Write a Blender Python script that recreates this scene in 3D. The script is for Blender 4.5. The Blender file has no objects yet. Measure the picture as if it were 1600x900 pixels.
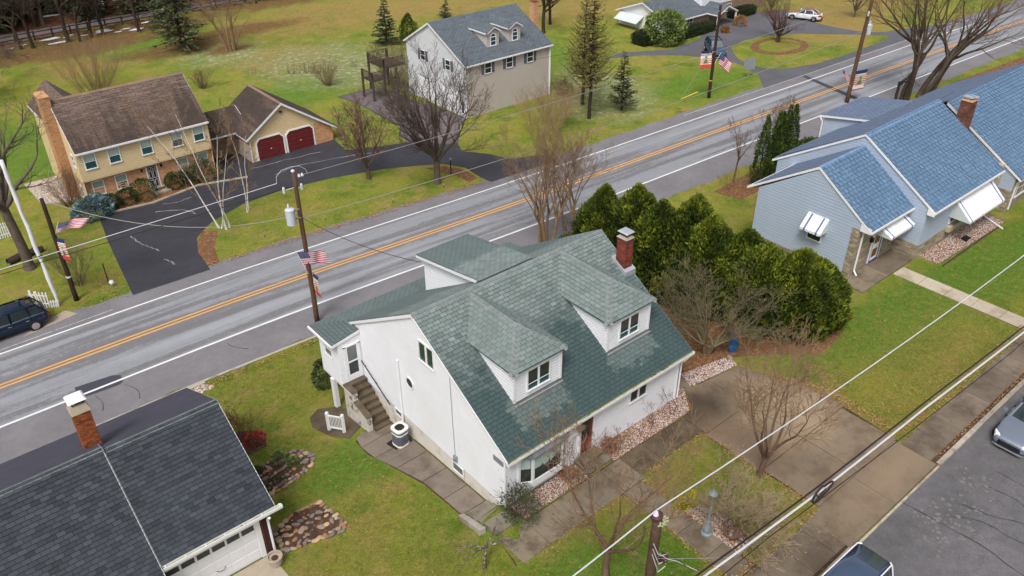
import bpy, bmesh, math, random
import numpy as np
from mathutils import Vector, Matrix
from mathutils.geometry import tessellate_polygon

R = math.radians
SC = bpy.context.scene
COL = SC.collection

# ------------------------------------------------------------------ camera
# a drone about 27 m above the yard; +X runs along the road, +Y points across it
CAM_H = 27.5
cam_d = bpy.data.cameras.new('camera')
cam = bpy.data.objects.new('camera', cam_d)
COL.objects.link(cam)
SC.camera = cam
cam_d.sensor_width = 36.0
cam_d.lens = 28.89
cam_d.clip_start = 0.1
cam_d.clip_end = 6000
_p, _r, _y = R(32.86), R(-0.24), R(50.05)
_M = Matrix(((math.sin(_y), math.cos(_y), 0), (-math.cos(_y), math.sin(_y), 0), (0, 0, 1)))
_right = Vector((1, 0, 0)); _fwd = Vector((0, math.cos(_p), -math.sin(_p))); _up = Vector((0, math.sin(_p), math.cos(_p)))
_r2 = _M @ (math.cos(_r) * _right + math.sin(_r) * _up)
_u2 = _M @ (-math.sin(_r) * _right + math.cos(_r) * _up)
_f2 = _M @ _fwd
cam.matrix_world = Matrix(((_r2.x, _u2.x, -_f2.x, 0), (_r2.y, _u2.y, -_f2.y, 0), (_r2.z, _u2.z, -_f2.z, CAM_H), (0, 0, 0, 1)))
CAMP = Vector((0, 0, CAM_H))

# ------------------------------------------------------------------ sky, sun, exposure
SUN_EL, SUN_AZ = R(56), R(235)          # soft light from behind the camera, overcast
world = bpy.data.worlds.new('World'); SC.world = world; world.use_nodes = True
wn = world.node_tree.nodes; wl = world.node_tree.links
sky = wn.new('ShaderNodeTexSky'); sky.sky_type = 'NISHITA'; sky.sun_disc = False
sky.sun_elevation = SUN_EL; sky.sun_rotation = SUN_AZ
sky.air_density = 1.0; sky.dust_density = 6.0; sky.ozone_density = 0.6
whiten = wn.new('ShaderNodeHueSaturation'); whiten.inputs['Saturation'].default_value = 0.42
wl.new(sky.outputs[0], whiten.inputs['Color'])
wl.new(whiten.outputs[0], wn['Background'].inputs['Color'])
wn['Background'].inputs['Strength'].default_value = 0.118
sun_d = bpy.data.lights.new('sun', 'SUN'); sun = bpy.data.objects.new('sun', sun_d); COL.objects.link(sun)
sun_d.energy = 1.65; sun_d.angle = R(16); sun_d.color = (1.0, 0.965, 0.92)
# nishita: rotation measured from +Y towards +X
_sd = Vector((math.sin(SUN_AZ) * math.cos(SUN_EL), math.cos(SUN_AZ) * math.cos(SUN_EL), math.sin(SUN_EL)))
sun.rotation_euler = _sd.to_track_quat('Z', 'Y').to_euler()
SC.view_settings.view_transform = 'Standard'
SC.view_settings.look = 'None'
SC.view_settings.exposure = 0.24
SC.view_settings.gamma = 1.0
SC.cycles.max_bounces = 6

rnd = random.Random(7)
nrs = np.random.RandomState(11)

# ------------------------------------------------------------------ terrain height
def _sm(a, b, x):
    t = min(1.0, max(0.0, (x - a) / (b - a))); return t * t * (3 - 2 * t)
PR = [(-9000, -.3), (8.3, -.3), (8.42, 0), (19.4, 0), (20.4, -.75), (26, -1.13), (30, -1.7), (38, -2.7), (9000, -2.7)]
PR2 = [(-9000, -.3), (8.3, -.3), (8.42, 0), (20.6, 0), (26, -1.0), (30, -1.7), (38, -2.7), (9000, -2.7)]
PL = [(-9000, -.3), (8.3, -.3), (8.42, 0), (15, 0), (20.2, -.75), (26, -1.13), (30, -1.7), (38, -2.7), (9000, -2.7)]
def _pl(T, y):
    for (a, b), (c, d) in zip(T, T[1:]):
        if y <= c: return b + (d - b) * (y - a) / (c - a)
    return T[-1][1]
def gz(x, y):
    k = _sm(12.5, 15.5, x)
    if y > 22: y += min(6.0, max(0.0, (x - 15) * .042)) * _sm(24, 33, y)
    k2 = _sm(26.3, 27.2, x)
    return _pl(PL, y) * (1 - k) + (_pl(PR, y) * (1 - k2) + _pl(PR2, y) * k2) * k

# ------------------------------------------------------------------ materials
MATS = {}
def _n(nt, t, **kw):
    n = nt.nodes.new(t)
    for k, v in kw.items():
        if k in n.inputs: n.inputs[k].default_value = v
        else: setattr(n, k, v)
    return n
def c4(c): return (c[0], c[1], c[2], 1.0)
def srgb(r, g, b):
    f = lambda v: ((v / 255 + .055) / 1.055) ** 2.4 if v > 10 else v / 255 / 12.92
    return (f(r), f(g), f(b))
class MatB:
    def __init__(s, name, base, rough=.8, spec=.3, metal=0.0):
        m = bpy.data.materials.new(name); m.use_nodes = True
        s.m = m; s.nt = m.node_tree; s.b = s.nt.nodes['Principled BSDF']
        s.b.inputs['Roughness'].default_value = rough; s.b.inputs['Metallic'].default_value = metal
        s.b.inputs['Specular IOR Level'].default_value = spec
        s.co = s.nt.nodes.new('ShaderNodeTexCoord')
        s.vec = s.co.outputs['Object']
        rgb = s.nt.nodes.new('ShaderNodeRGB'); rgb.outputs[0].default_value = c4(base); s.c = rgb.outputs[0]
        s.h = None
    def L(s, a, b): s.nt.links.new(a, b)
    def map(s, scale=(1, 1, 1), rot=(0, 0, 0), loc=(0, 0, 0), src=None):
        n = _n(s.nt, 'ShaderNodeMapping'); n.inputs['Scale'].default_value = scale; n.inputs['Rotation'].default_value = rot; n.inputs['Location'].default_value = loc
        s.L(src or s.vec, n.inputs['Vector']); return n.outputs[0]
    def noise(s, scale, detail=4, rough=.6, vec=None, dist=0.0):
        n = _n(s.nt, 'ShaderNodeTexNoise'); n.inputs['Scale'].default_value = scale; n.inputs['Detail'].default_value = detail; n.inputs['Roughness'].default_value = rough; n.inputs['Distortion'].default_value = dist
        s.L(vec or s.vec, n.inputs['Vector']); return n.outputs['Fac']
    def voro(s, scale, feature='F1', vec=None, out='Distance'):
        n = _n(s.nt, 'ShaderNodeTexVoronoi'); n.feature = feature; n.inputs['Scale'].default_value = scale
        s.L(vec or s.vec, n.inputs['Vector']); return n.outputs[out]
    def ramp(s, f, a, b, v0=0.0, v1=1.0):
        n = _n(s.nt, 'ShaderNodeMapRange'); n.inputs['From Min'].default_value = a; n.inputs['From Max'].default_value = b
        n.inputs['To Min'].default_value = v0; n.inputs['To Max'].default_value = v1
        s.L(f, n.inputs['Value']); return n.outputs[0]
    def math(s, op, a, b=None, clamp=False):
        n = _n(s.nt, 'ShaderNodeMath'); n.operation = op; n.use_clamp = clamp
        for i, v in enumerate((a, b)):
            if v is None: continue
            if isinstance(v, (int, float)): n.inputs[i].default_value = v
            else: s.L(v, n.inputs[i])
        return n.outputs[0]
    def mix(s, fac, col, mode='MIX'):
        n = _n(s.nt, 'ShaderNodeMix'); n.data_type = 'RGBA'; n.blend_type = mode
        if isinstance(fac, (int, float)): n.inputs[0].default_value = fac
        else: s.L(fac, n.inputs[0])
        s.L(s.c, n.inputs[6])
        if isinstance(col, tuple): n.inputs[7].default_value = c4(col)
        else: s.L(col, n.inputs[7])
        s.c = n.outputs[2]; return s
    def val(s, f):                       # multiply colour by a factor socket
        n = _n(s.nt, 'ShaderNodeVectorMath'); n.operation = 'SCALE'
        s.L(s.c, n.inputs[0]); s.L(f, n.inputs['Scale']); s.c = n.outputs[0]; return s
    def attr(s, name):
        n = _n(s.nt, 'ShaderNodeAttribute'); n.attribute_name = name; return n
    def xyz(s, src=None):
        n = _n(s.nt, 'ShaderNodeSeparateXYZ'); s.L(src or s.vec, n.inputs[0]); return n.outputs
    def bump(s, f, strength=.3, dist=.02):
        n = _n(s.nt, 'ShaderNodeBump'); n.inputs['Strength'].default_value = strength; n.inputs['Distance'].default_value = dist
        s.L(f, n.inputs['Height'])
        if s.h is not None: s.L(s.h, n.inputs['Normal'])
        s.h = n.outputs[0]; return s
    def rough(s, f): s.L(f, s.b.inputs['Roughness']); return s
    def done(s):
        s.L(s.c, s.b.inputs['Base Color'])
        if s.h is not None: s.L(s.h, s.b.inputs['Normal'])
        MATS[s.m.name] = s.m; return s.m
def plain(name, base, rough=.7, var=.12, scale=3.0, spec=.3, metal=0.0, bump=0.0, dirt=None, bscale=None, rand=0.0):
    b = MatB(name, base, rough, spec, metal)
    if var:
        b.val(b.ramp(b.noise(scale, 5), .25, .75, 1 - var, 1 + var))
    if rand:
        oi = _n(b.nt, 'ShaderNodeObjectInfo'); b.val(b.ramp(oi.outputs['Random'], 0, 1, 1 - rand, 1 + rand))
    if dirt:
        b.mix(b.ramp(b.noise(dirt[1], 6, .65), dirt[2], dirt[3]), dirt[0])
    if bump: b.bump(b.noise(bscale or scale * 6, 4), bump, .02)
    return b.done()

# ------------------------------------------------------------------ object helpers
def world_loc(o):
    v = Vector((0, 0, 0))
    while o is not None: v += o.location; o = o.parent
    return v
def tag(o, label=None, cat=None, group=None, kind=None):
    if label: o['label'] = label
    if cat: o['category'] = cat
    if group: o['group'] = group
    if kind: o['kind'] = kind
    return o
def thing(name, label, cat, loc, group=None, rz=0.0):
    o = bpy.data.objects.new(name, None); o.location = loc; o.rotation_euler = (0, 0, rz); COL.objects.link(o)
    o.empty_display_size = .3
    return tag(o, label, cat, group)
class MB:
    """collects shapes and links them as one mesh object"""
    def __init__(s): s.v = []; s.f = []; s.m = []; s.t = []; s.cm = 0; s.ct = 0.0
    def face(s, idx): s.f.append(tuple(idx)); s.m.append(s.cm); s.t.append(s.ct)
    def add(s, pts, faces):
        o = len(s.v); s.v.extend([tuple(p) for p in pts])
        for f in faces: s.face([i + o for i in f])
    def poly(s, pts): s.add(pts, [range(len(pts))])
    def hexa(s, p):      # 8 points: bottom 4 ccw, top 4 ccw
        s.add(p, [(3, 2, 1, 0), (4, 5, 6, 7), (0, 1, 5, 4), (1, 2, 6, 5), (2, 3, 7, 6), (3, 0, 4, 7)])
    def box(s, x0, x1, y0, y1, z0, z1):
        s.hexa([(x0, y0, z0), (x1, y0, z0), (x1, y1, z0), (x0, y1, z0), (x0, y0, z1), (x1, y0, z1), (x1, y1, z1), (x0, y1, z1)])
    def fbox(s, F, a0, a1, b0, b1, c0, c1):
        s.hexa([F(a0, b0, c0), F(a1, b0, c0), F(a1, b0, c1), F(a0, b0, c1), F(a0, b1, c0), F(a1, b1, c0), F(a1, b1, c1), F(a0, b1, c1)])
    def prism(s, pts, vec):
        n = len(pts); v = Vector(vec)
        s.add([tuple(p) for p in pts] + [tuple(Vector(p) + v) for p in pts],
              [tuple(range(n))[::-1], tuple(range(n, 2 * n))] + [(i, (i + 1) % n, n + (i + 1) % n, n + i) for i in range(n)])
    def beam(s, p0, p1, w, h, up=(0, 0, 1)):
        p0 = Vector(p0); p1 = Vector(p1); d = (p1 - p0).normalized(); u = Vector(up)
        sd = d.cross(u).normalized() * (w / 2); uu = sd.cross(d).normalized() * (h / 2)
        s.hexa([p0 - sd - uu, p1 - sd - uu, p1 + sd - uu, p0 + sd - uu, p0 - sd + uu, p1 - sd + uu, p1 + sd + uu, p0 + sd + uu])
    def tube(s, pts, rad, n=8, caps=True):
        pts = [Vector(p) for p in pts]
        if not isinstance(rad, (list, tuple)): rad = [rad] * len(pts)
        o = len(s.v); pu = None
        for i, p in enumerate(pts):
            d = (pts[min(i + 1, len(pts) - 1)] - pts[max(i - 1, 0)]).normalized()
            if pu is None:
                a = Vector((1, 0, 0)) if abs(d.z) > .9 else Vector((0, 0, 1)); pu = d.cross(a).normalized()
            u = (pu - d * pu.dot(d)).normalized(); pu = u; w = d.cross(u)
            for k in range(n):
                an = 2 * math.pi * k / n
                s.v.append(tuple(p + (u * math.cos(an) + w * math.sin(an)) * rad[i]))
        for i in range(len(pts) - 1):
            for k in range(n):
                a = o + i * n + k; b = o + i * n + (k + 1) % n
                s.face((a, b, b + n, a + n))
        if caps:
            s.face([o + k for k in range(n)][::-1]); s.face([o + (len(pts) - 1) * n + k for k in range(n)])
    def lathe(s, c, prof, n=16, axis='z'):
        o = len(s.v); c = Vector(c)
        for r, h in prof:
            for k in range(n):
                an = 2 * math.pi * k / n; x, y = r * math.cos(an), r * math.sin(an)
                s.v.append(tuple(c + (Vector((x, y, h)) if axis == 'z' else Vector((x, h, y)) if axis == 'y' else Vector((h, x, y)))))
        for i in range(len(prof) - 1):
            for k in range(n):
                a = o + i * n + k; b = o + i * n + (k + 1) % n; s.face((a, b, b + n, a + n))
        s.face([o + k for k in range(n)][::-1]); s.face([o + (len(prof) - 1) * n + k for k in range(n)])
    def mesh(s, name, mats, off=(0, 0, 0), smooth=False, tone=False):
        me = bpy.data.meshes.new(name)
        off = tuple(off)
        me.from_pydata([(x - off[0], y - off[1], z - off[2]) for x, y, z in s.v], [], s.f)
        if not isinstance(mats, (list, tuple)): mats = [mats]
        for m in mats: me.materials.append(m)
        if len(mats) > 1: me.polygons.foreach_set('material_index', s.m)
        if tone:
            a = me.attributes.new('tone', 'FLOAT', 'FACE'); a.data.foreach_set('value', s.t)
        if smooth: me.polygons.foreach_set('use_smooth', [True] * len(s.f))
        me.update(); return me
    def build(s, name, mats, parent=None, smooth=False, tone=False, kind=None, label=None, fix=False):
        off = world_loc(parent) if parent is not None else Vector((0, 0, 0))
        me = s.mesh(name, mats, off, smooth, tone)
        if fix:
            bm = bmesh.new(); bm.from_mesh(me); bmesh.ops.recalc_face_normals(bm, faces=bm.faces); bm.to_mesh(me); bm.free()
        o = bpy.data.objects.new(name, me); COL.objects.link(o)
        if parent is not None: o.parent = parent
        return tag(o, label, None, None, kind)
def place(name, me, parent, loc, rot=(0, 0, 0), scale=(1, 1, 1)):
    o = bpy.data.objects.new(name, me); COL.objects.link(o)
    o.location = Vector(loc) - (world_loc(parent) if parent is not None else Vector((0, 0, 0)))
    o.rotation_euler = rot; o.scale = scale
    if parent is not None: o.parent = parent
    return o
def bevel(o, w=.02, seg=2):
    m = o.modifiers.new('bevel', 'BEVEL'); m.width = w; m.segments = seg; m.limit_method = 'ANGLE'; return o
def frame(o, u, n):                    # wall frame: a along u, b up, c outward
    o = Vector(o); u = Vector(u).normalized(); n = Vector(n).normalized()
    return lambda a, b, c=0.0: o + u * a + Vector((0, 0, 1)) * b + n * c
def clip2(poly, nx, ny, d):            # keep nx*x+ny*y<=d
    out = []
    for i in range(len(poly)):
        p = poly[i]; q = poly[(i + 1) % len(poly)]
        a = nx * p[0] + ny * p[1] - d; b = nx * q[0] + ny * q[1] - d
        if a <= 0: out.append(p)
        if (a < 0 < b) or (b < 0 < a):
            t = a / (a - b); out.append((p[0] + (q[0] - p[0]) * t, p[1] + (q[1] - p[1]) * t))
    return out
def clipc(poly, cv):                   # clip by a convex ccw polygon
    for i in range(len(cv)):
        p = cv[i]; q = cv[(i + 1) % len(cv)]
        nx, ny = q[1] - p[1], p[0] - q[0]
        poly = clip2(poly, nx, ny, nx * p[0] + ny * p[1])
        if len(poly) < 3: return []
    return poly
def ccw(P):
    a = sum(P[i][0] * P[(i + 1) % len(P)][1] - P[(i + 1) % len(P)][0] * P[i][1] for i in range(len(P)))
    return P if a > 0 else P[::-1]
def siding(mb, F, poly, pitch, lip=.014, base=None):
    """dutch-lap boards filling polygon (a,b) of wall frame F: flat face, sloping cove at the top"""
    bs = [p[1] for p in poly]; b = min(bs); base = -lip if base is None else base
    poly = ccw(poly)
    while b < max(bs) - .005:
        t = b + pitch; c = b + pitch * .72
        for lo, hi, c0, c1 in ((b, c, lip, lip), (c, t, lip, 0.0)):
            st = clip2(clip2(poly, 0, -1, -lo), 0, 1, hi)
            if len(st) >= 3: mb.poly([F(p[0], p[1], base + c0 + (c1 - c0) * (p[1] - lo) / (hi - lo)) for p in st])
        st = [p for p in clip2(clip2(poly, 0, -1, -b), 0, 1, t) if abs(p[1] - b) < 1e-4]
        if len(st) >= 2:
            a0 = min(p[0] for p in st); a1 = max(p[0] for p in st)
            mb.poly([F(a0, b, base), F(a1, b, base), F(a1, b, base + lip), F(a0, b, base + lip)])
        b = t
class Shingles:
    """overlapping roof tabs of one house: the 300 nearest are pieces, the rest one part"""
    def __init__(s, root, course, tab, thick, jitter=.25, alt=0.0): s.root = root; s.course = course; s.tab = tab; s.th = thick; s.items = []; s.j = jitter; s.alt = alt; s.fill = .96; s.under = MB()
    def slope(s, O, u, w, poly, tone=0.0, course=None):
        O = Vector(O); u = Vector(u).normalized(); w = Vector(w).normalized(); n = u.cross(w).normalized()
        poly = ccw(poly); b0 = min(p[1] for p in poly); b1 = max(p[1] for p in poly); a0 = min(p[0] for p in poly); a1 = max(p[0] for p in poly)
        s.under.poly([O + u * p[0] + w * p[1] + n * .004 for p in poly])
        b = b0; row = 0; cr = course or s.course
        while b < b1 - .01:
            a = a0 - s.tab * ((row % 2) * .5 + rnd.uniform(0, .12)); row += 1
            while a < a1:
                q = [(a, b), (a + s.tab * s.fill, b), (a + s.tab * s.fill, b + cr * 1.12), (a, b + cr * 1.12)]
                k = clipc(q, poly)
                if len(k) >= 3:
                    full = len(k) == 4 and all(min(abs(c[0] - e[0]) + abs(c[1] - e[1]) for e in q) < 1e-5 for c in k)
                    s.items.append((O, u, w, n, k, b, cr, tone + rnd.gauss(0, s.j) + (s.alt if (int(round(a / s.tab + 50)) + row) % 2 else -s.alt), full))
                a += s.tab
            b += cr
    def pts(s, it, O):
        _, u, w, n, k, b, cr, t, full = it
        top = []; bot = []
        for (x, y) in k:
            h = s.th * (1 - (y - b) / (cr * 1.12)) + .009
            p = O + u * x + w * y
            top.append(p + n * h); bot.append(p)
        return bot, top
    def finish(s, mat, nind=300):
        cand = [i for i, it in enumerate(s.items) if it[8]]
        def dist(i):
            it = s.items[i]; return (it[0] + it[1] * it[4][0][0] + it[2] * it[4][0][1] - CAMP).length
        pick = set(sorted(cand, key=dist)[:nind])
        mb = MB(); cache = {}
        for i, it in enumerate(s.items):
            if i in pick: continue
            bot, top = s.pts(it, it[0]); nn = len(top); mb.ct = it[7]
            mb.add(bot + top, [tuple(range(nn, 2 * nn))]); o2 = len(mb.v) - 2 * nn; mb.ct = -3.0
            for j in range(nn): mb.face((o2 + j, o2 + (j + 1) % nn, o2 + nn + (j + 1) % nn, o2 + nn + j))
        if mb.v: mb.build('shingle_courses', mat, s.root, tone=True, kind='stuff')
        s.under.build('roof_underlay', MATS['roof_felt'], s.root)
        for i in pick:
            it = s.items[i]; O, u, w, n, k, b, cr, t, full = it
            x0, y0 = min(p[0] for p in k), min(p[1] for p in k)
            key = (round(u.x, 3), round(u.y, 3), round(w.x, 3), round(w.y, 3), int((t + 1.0) * 5))
            if key not in cache:
                loc = (O, u, w, n, [(p[0] - x0, p[1] - y0) for p in k], b - y0, cr, (key[4] + .5) / 5 - 1.0, True)
                bot, top = s.pts(loc, Vector((0, 0, 0)))
                m2 = MB(); m2.ct = loc[7]
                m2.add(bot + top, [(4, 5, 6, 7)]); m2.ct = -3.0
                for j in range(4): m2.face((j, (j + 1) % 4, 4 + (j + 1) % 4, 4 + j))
                cache[key] = m2.mesh('shingle', mat, tone=True)
            place('shingle', cache[key], s.root, O + u * x0 + w * y0)
def shingle_mat(name, base, var=.22, rough=.85, extra=None):
    b = MatB(name, base, rough, .3)
    a = b.attr('tone'); b.val(b.ramp(a.outputs['Fac'], -1, 1, 1 - var * 2.2, 1 + var * 2.2))
    gm = b.nt.nodes.new('ShaderNodeNewGeometry'); b.vec = gm.outputs['Position']
    b.tone = a.outputs['Fac']
    if extra: extra(b)
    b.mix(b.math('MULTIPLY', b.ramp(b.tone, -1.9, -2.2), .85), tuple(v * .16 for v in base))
    b.val(b.ramp(b.noise(60, 2), .3, .7, .88, 1.12))
    return b.done()

# ------------------------------------------------------------------ ground materials
def blob(b, cx, cy, rx, ry, soft=.35):
    mp = b.map((1 / rx, 1 / ry, 0), (0, 0, 0), (-cx / rx, -cy / ry, 0))
    n = _n(b.nt, 'ShaderNodeVectorMath'); n.operation = 'LENGTH'; b.L(mp, n.inputs[0])
    wob = b.ramp(b.noise(.5, 5, .7), .3, .7, -.3, .3)
    return b.ramp(b.math('ADD', n.outputs['Value'], wob), 1 + soft, 1 - soft)
def make_grass():
    b = MatB('lawn_grass', srgb(120, 137, 52), .95, .1)
    gm = b.nt.nodes.new('ShaderNodeNewGeometry'); b.vec = gm.outputs['Position']
    b.mix(b.ramp(b.noise(.16, 5, .6), .42, .62), srgb(148, 148, 62))
    b.mix(b.ramp(b.noise(.33, 4, .6, b.map(loc=(31, 7, 0))), .5, .68), srgb(92, 122, 38))
    b.mix(b.ramp(b.noise(.5, 5, .65, b.map(loc=(3, 57, 0))), .5, .66), srgb(154, 142, 80))
    # the photograph's own patches: orange dead field, thin frost, fresh green, brown woods floor
    for (cx, cy, rx, ry) in ((56, 106, 13, 8), (72, 100, 9, 6), (42, 93, 6, 5), (24, 105, 6, 4), (86, 88, 12, 8), (104, 55, 10, 4), (118, 62, 22, 6)):
        b.mix(b.math('MULTIPLY', b.math('MULTIPLY', blob(b, cx, cy, rx, ry), .75), b.ramp(b.noise(.45, 6, .75), .3, .6, .35, 1)), srgb(164, 132, 86))
    for (cx, cy, rx, ry) in ((38, 80, 6, 4), (31, 107, 6, 5), (11, 82, 12, 9), (66, 76, 5, 10), (72, 54, 8, 3.4), (13.5, 27, 4, 2), (44, 15.5, 8, 2.4), (55, 14, 6, 3), (17, 14, 4, 2), (20, 118, 8, 3)):
        b.mix(b.math('MULTIPLY', blob(b, cx, cy, rx, ry), .75), srgb(92, 134, 46))
    for (cx, cy, rx, ry) in ((44.5, 87, 7.5, 8), (49, 82, 7, 5), (37, 99, 5, 5), (60, 57, 5, 5), (64, 61, 4, 6)):
        m = blob(b, cx, cy, rx, ry)
        b.mix(b.math('MULTIPLY', m, .6), srgb(140, 148, 100))
        fl = b.ramp(b.noise(1.5, 6, .75), .52, .66)
        b.mix(b.math('MULTIPLY', b.math('MULTIPLY', m, fl), .75), srgb(205, 210, 195))
    for (cx, cy, rx, ry) in ((20, 117, 26, 5), (34, 104.5, 7, 3), (42, 107, 9, 2.6), (24, 112, 9, 3), (38.5, 100, 3, 1.5), (55, 118, 10, 3)):
        b.mix(b.math('MULTIPLY', blob(b, cx, cy, rx, ry, .3), .85), srgb(116, 86, 60))
    for (cx, cy, rx, ry) in ((30, 134, 60, 14.5), (10, 128, 30, 7)):
        b.mix(blob(b, cx, cy, rx, ry, .12), srgb(92, 60, 46))
    # dry blades and leaf crumbs
    for (cx, cy, rx, ry) in ((37, 12.2, 5.5, 2.4), (43, 12.6, 4, 2.6), (23.8, 15.4, 2.2, 1.2), (24.3, 11.8, 2, 1.4), (19, 15.6, 1.6, 1.2), (10.5, 21, 3, 3), (12.4, 33.5, 2.4, 3), (58, 35.5, 6, 2), (14.5, 53.5, 4, 1.4)):
        b.mix(b.math('MULTIPLY', blob(b, cx, cy, rx, ry, .6), b.ramp(b.noise(.9, 5, .7), .35, .65, .1, .55)), srgb(152, 142, 70))
    b.mix(b.math('MULTIPLY', b.ramp(b.noise(2.4, 6, .8), .5, .68), .48), srgb(168, 146, 92))
    b.mix(b.math('MULTIPLY', b.ramp(b.noise(7, 5, .85, b.map(loc=(9, 2, 0))), .6, .72), .6), srgb(172, 128, 82))
    b.val(b.ramp(b.noise(3.2, 6, .8), .2, .8, .62, 1.36))
    b.val(b.ramp(b.noise(14, 4, .85), .25, .75, .5, 1.45))
    b.bump(b.noise(9, 6, .8), 1.0, .16)
    return b.done()
make_grass()
def make_asphalt(name, base, crack=None, patchy=.16, speck=.25, rough=.85):
    b = MatB(name, base, rough, .35)
    b.val(b.ramp(b.noise(.35, 5, .6), .25, .75, 1 - patchy, 1 + patchy))
    b.val(b.ramp(b.noise(2.2, 6, .7), .25, .75, 1 - patchy * .8, 1 + patchy * .8))
    b.val(b.ramp(b.noise(22, 3, .8), .2, .8, 1 - speck, 1 + speck))
    if crack:
        w = b.map(); nz = _n(b.nt, 'ShaderNodeTexNoise'); nz.inputs['Scale'].default_value = 1.5; b.L(w, nz.inputs['Vector'])
        ad = _n(b.nt, 'ShaderNodeVectorMath'); ad.operation = 'MULTIPLY_ADD'; b.L(nz.outputs['Color'], ad.inputs[0]); ad.inputs[1].default_value = (.7, .7, .7); b.L(w, ad.inputs[2])
        v = b.voro(crack[0], 'DISTANCE_TO_EDGE', ad.outputs[0])
        m = b.math('MULTIPLY', b.ramp(v, crack[1], 0.0), b.ramp(b.noise(.3, 3), crack[2], crack[2] + .08))
        b.mix(b.math('MULTIPLY', m, .6), srgb(62, 60, 60))
    b.bump(b.noise(40, 3, .8), .35, .01)
    return b.done()
make_asphalt('road_shoulder', srgb(118, 116, 120))
make_asphalt('drive_asphalt', srgb(56, 56, 63), (.9, .02, .5), .26, .2, .6)
make_asphalt('far_asphalt', srgb(92, 92, 98), None, .18, .15)
make_asphalt('gray_drive', srgb(104, 95, 98), None, .2, .25)
make_asphalt('street_asphalt', srgb(98, 96, 99), (2.6, .03, .56), .26, .4, .8)
make_asphalt('fresh_patch', srgb(66, 66, 76), None, .06, .12, .75)
def make_lane():
    # worn lanes: pale wheel tracks and dark seams that run along the road (uv: metres along, across)
    b = MatB('road_lane', srgb(138, 141, 147), .8, .35)
    uv = b.co.outputs['UV']
    st = b.map((.05, 1.15, 1), src=uv)
    gr = b.ramp(b.noise(3.5, 5, .8), .2, .8, -.09, .09)
    b.mix(b.ramp(b.math('ADD', b.noise(1.0, 5, .55, st), gr), .49, .58), srgb(112, 111, 114))
    st2 = b.map((.16, 3.5, 1), src=uv, loc=(4, 9, 0))
    b.mix(b.math('MULTIPLY', b.ramp(b.math('ADD', b.noise(1.0, 6, .7, st2), gr), .52, .68), .4), srgb(108, 108, 112))
    st3 = b.map((.03, .8, 1), src=uv, loc=(40, 3, 0))
    b.mix(b.math('MULTIPLY', b.ramp(b.math('ADD', b.noise(1.0, 4, .5, st3), gr), .52, .66), .5), srgb(160, 164, 170))
    x = b.xyz(uv); av = b.math('ABSOLUTE', x[1])
    b.mix(b.math('MULTIPLY', b.ramp(b.math('ADD', av, b.ramp(b.noise(.6, 4), .3, .7, -.3, .3)), .75, .45), .8), srgb(112, 111, 115))
    b.val(b.ramp(b.noise(20, 3, .8), .2, .8, .84, 1.16))
    b.val(b.ramp(b.noise(1.1, 6, .75), .25, .75, .92, 1.08))
    b.bump(b.noise(40, 3, .8), .3, .01)
    return b.done()
make_lane()
def paint(name, col, wear):
    b = MatB(name, col, .6, .4); b.mix(b.ramp(b.noise(5, 6, .75), wear, wear + .12), srgb(130, 130, 135)); b.val(b.ramp(b.noise(1.2, 3), .3, .7, .92, 1.06)); return b.done()
paint('paint_white', srgb(222, 222, 224), .62); paint('paint_yellow', srgb(222, 164, 84), .64); paint('paint_thin', srgb(205, 205, 208), .5)
def make_concrete(name, base, stain, lo=.5, hi=.68, areas=()):
    b = MatB(name, base, .85, .3)
    oi = _n(b.nt, 'ShaderNodeObjectInfo'); b.val(b.ramp(oi.outputs['Random'], 0, 1, .84, 1.14))
    gm = b.nt.nodes.new('ShaderNodeNewGeometry'); b.vec = gm.outputs['Position']
    b.mix(b.ramp(b.noise(.7, 6, .65), lo, hi), stain)
    b.mix(b.math('MULTIPLY', b.ramp(b.noise(2.3, 6, .75, b.map(loc=(5, 1, 0))), .52, .7), .5), tuple(v * .62 for v in base))
    for (cx, cy, rx, ry, c, k) in areas: b.mix(b.math('MULTIPLY', blob(b, cx, cy, rx, ry, .55), k), srgb(*c))
    b.val(b.ramp(b.noise(18, 4, .8), .2, .8, .84, 1.14))
    b.bump(b.noise(30, 4, .8), .3, .01)
    return b.done()
make_concrete('walk_concrete', srgb(126, 114, 98), srgb(96, 84, 70), .45, .62)
make_concrete('pavement_concrete', srgb(120, 108, 94), srgb(92, 80, 68), .42, .62)
make_concrete('drive_concrete', srgb(126, 111, 94), srgb(108, 92, 76), .46, .62, ((30.2, 15.4, 2.2, 2.0, (168, 148, 120), .9), (30.5, 9.6, 3.0, .9, (142, 124, 102), .6), (27.4, 17.9, 1.9, 1.2, (72, 62, 50), 1.0), (27.0, 15.2, .9, 2, (126, 106, 86), .6)))
make_concrete('side_concrete', srgb(122, 112, 102), srgb(98, 86, 76), .46, .66)
make_concrete('pale_concrete', srgb(176, 164, 146), srgb(150, 136, 118), .5, .7)
make_concrete('kerb_concrete', srgb(168, 160, 148), srgb(120, 106, 92), .5, .66)
make_concrete('stain_concrete', srgb(96, 84, 68), srgb(74, 64, 52), .45, .6)
make_concrete('step_concrete', srgb(128, 120, 106), srgb(84, 78, 66), .44, .6)
plain('soil', srgb(74, 56, 44), .95, .3, 3, bump=.8, dirt=(srgb(110, 80, 56), 4, .52, .7))
plain('leaf_soil', srgb(110, 78, 54), .95, .3, 3, bump=.8, dirt=(srgb(146, 110, 76), 5, .5, .66))
plain('woodland_floor', srgb(96, 62, 48), .95, .25, .8, bump=.6, dirt=(srgb(132, 96, 70), 1.5, .52, .7))
plain('snow', srgb(225, 228, 235), .8, .06)
b_ = MatB('gravel_stone', srgb(204, 194, 192), .85, .3)
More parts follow.
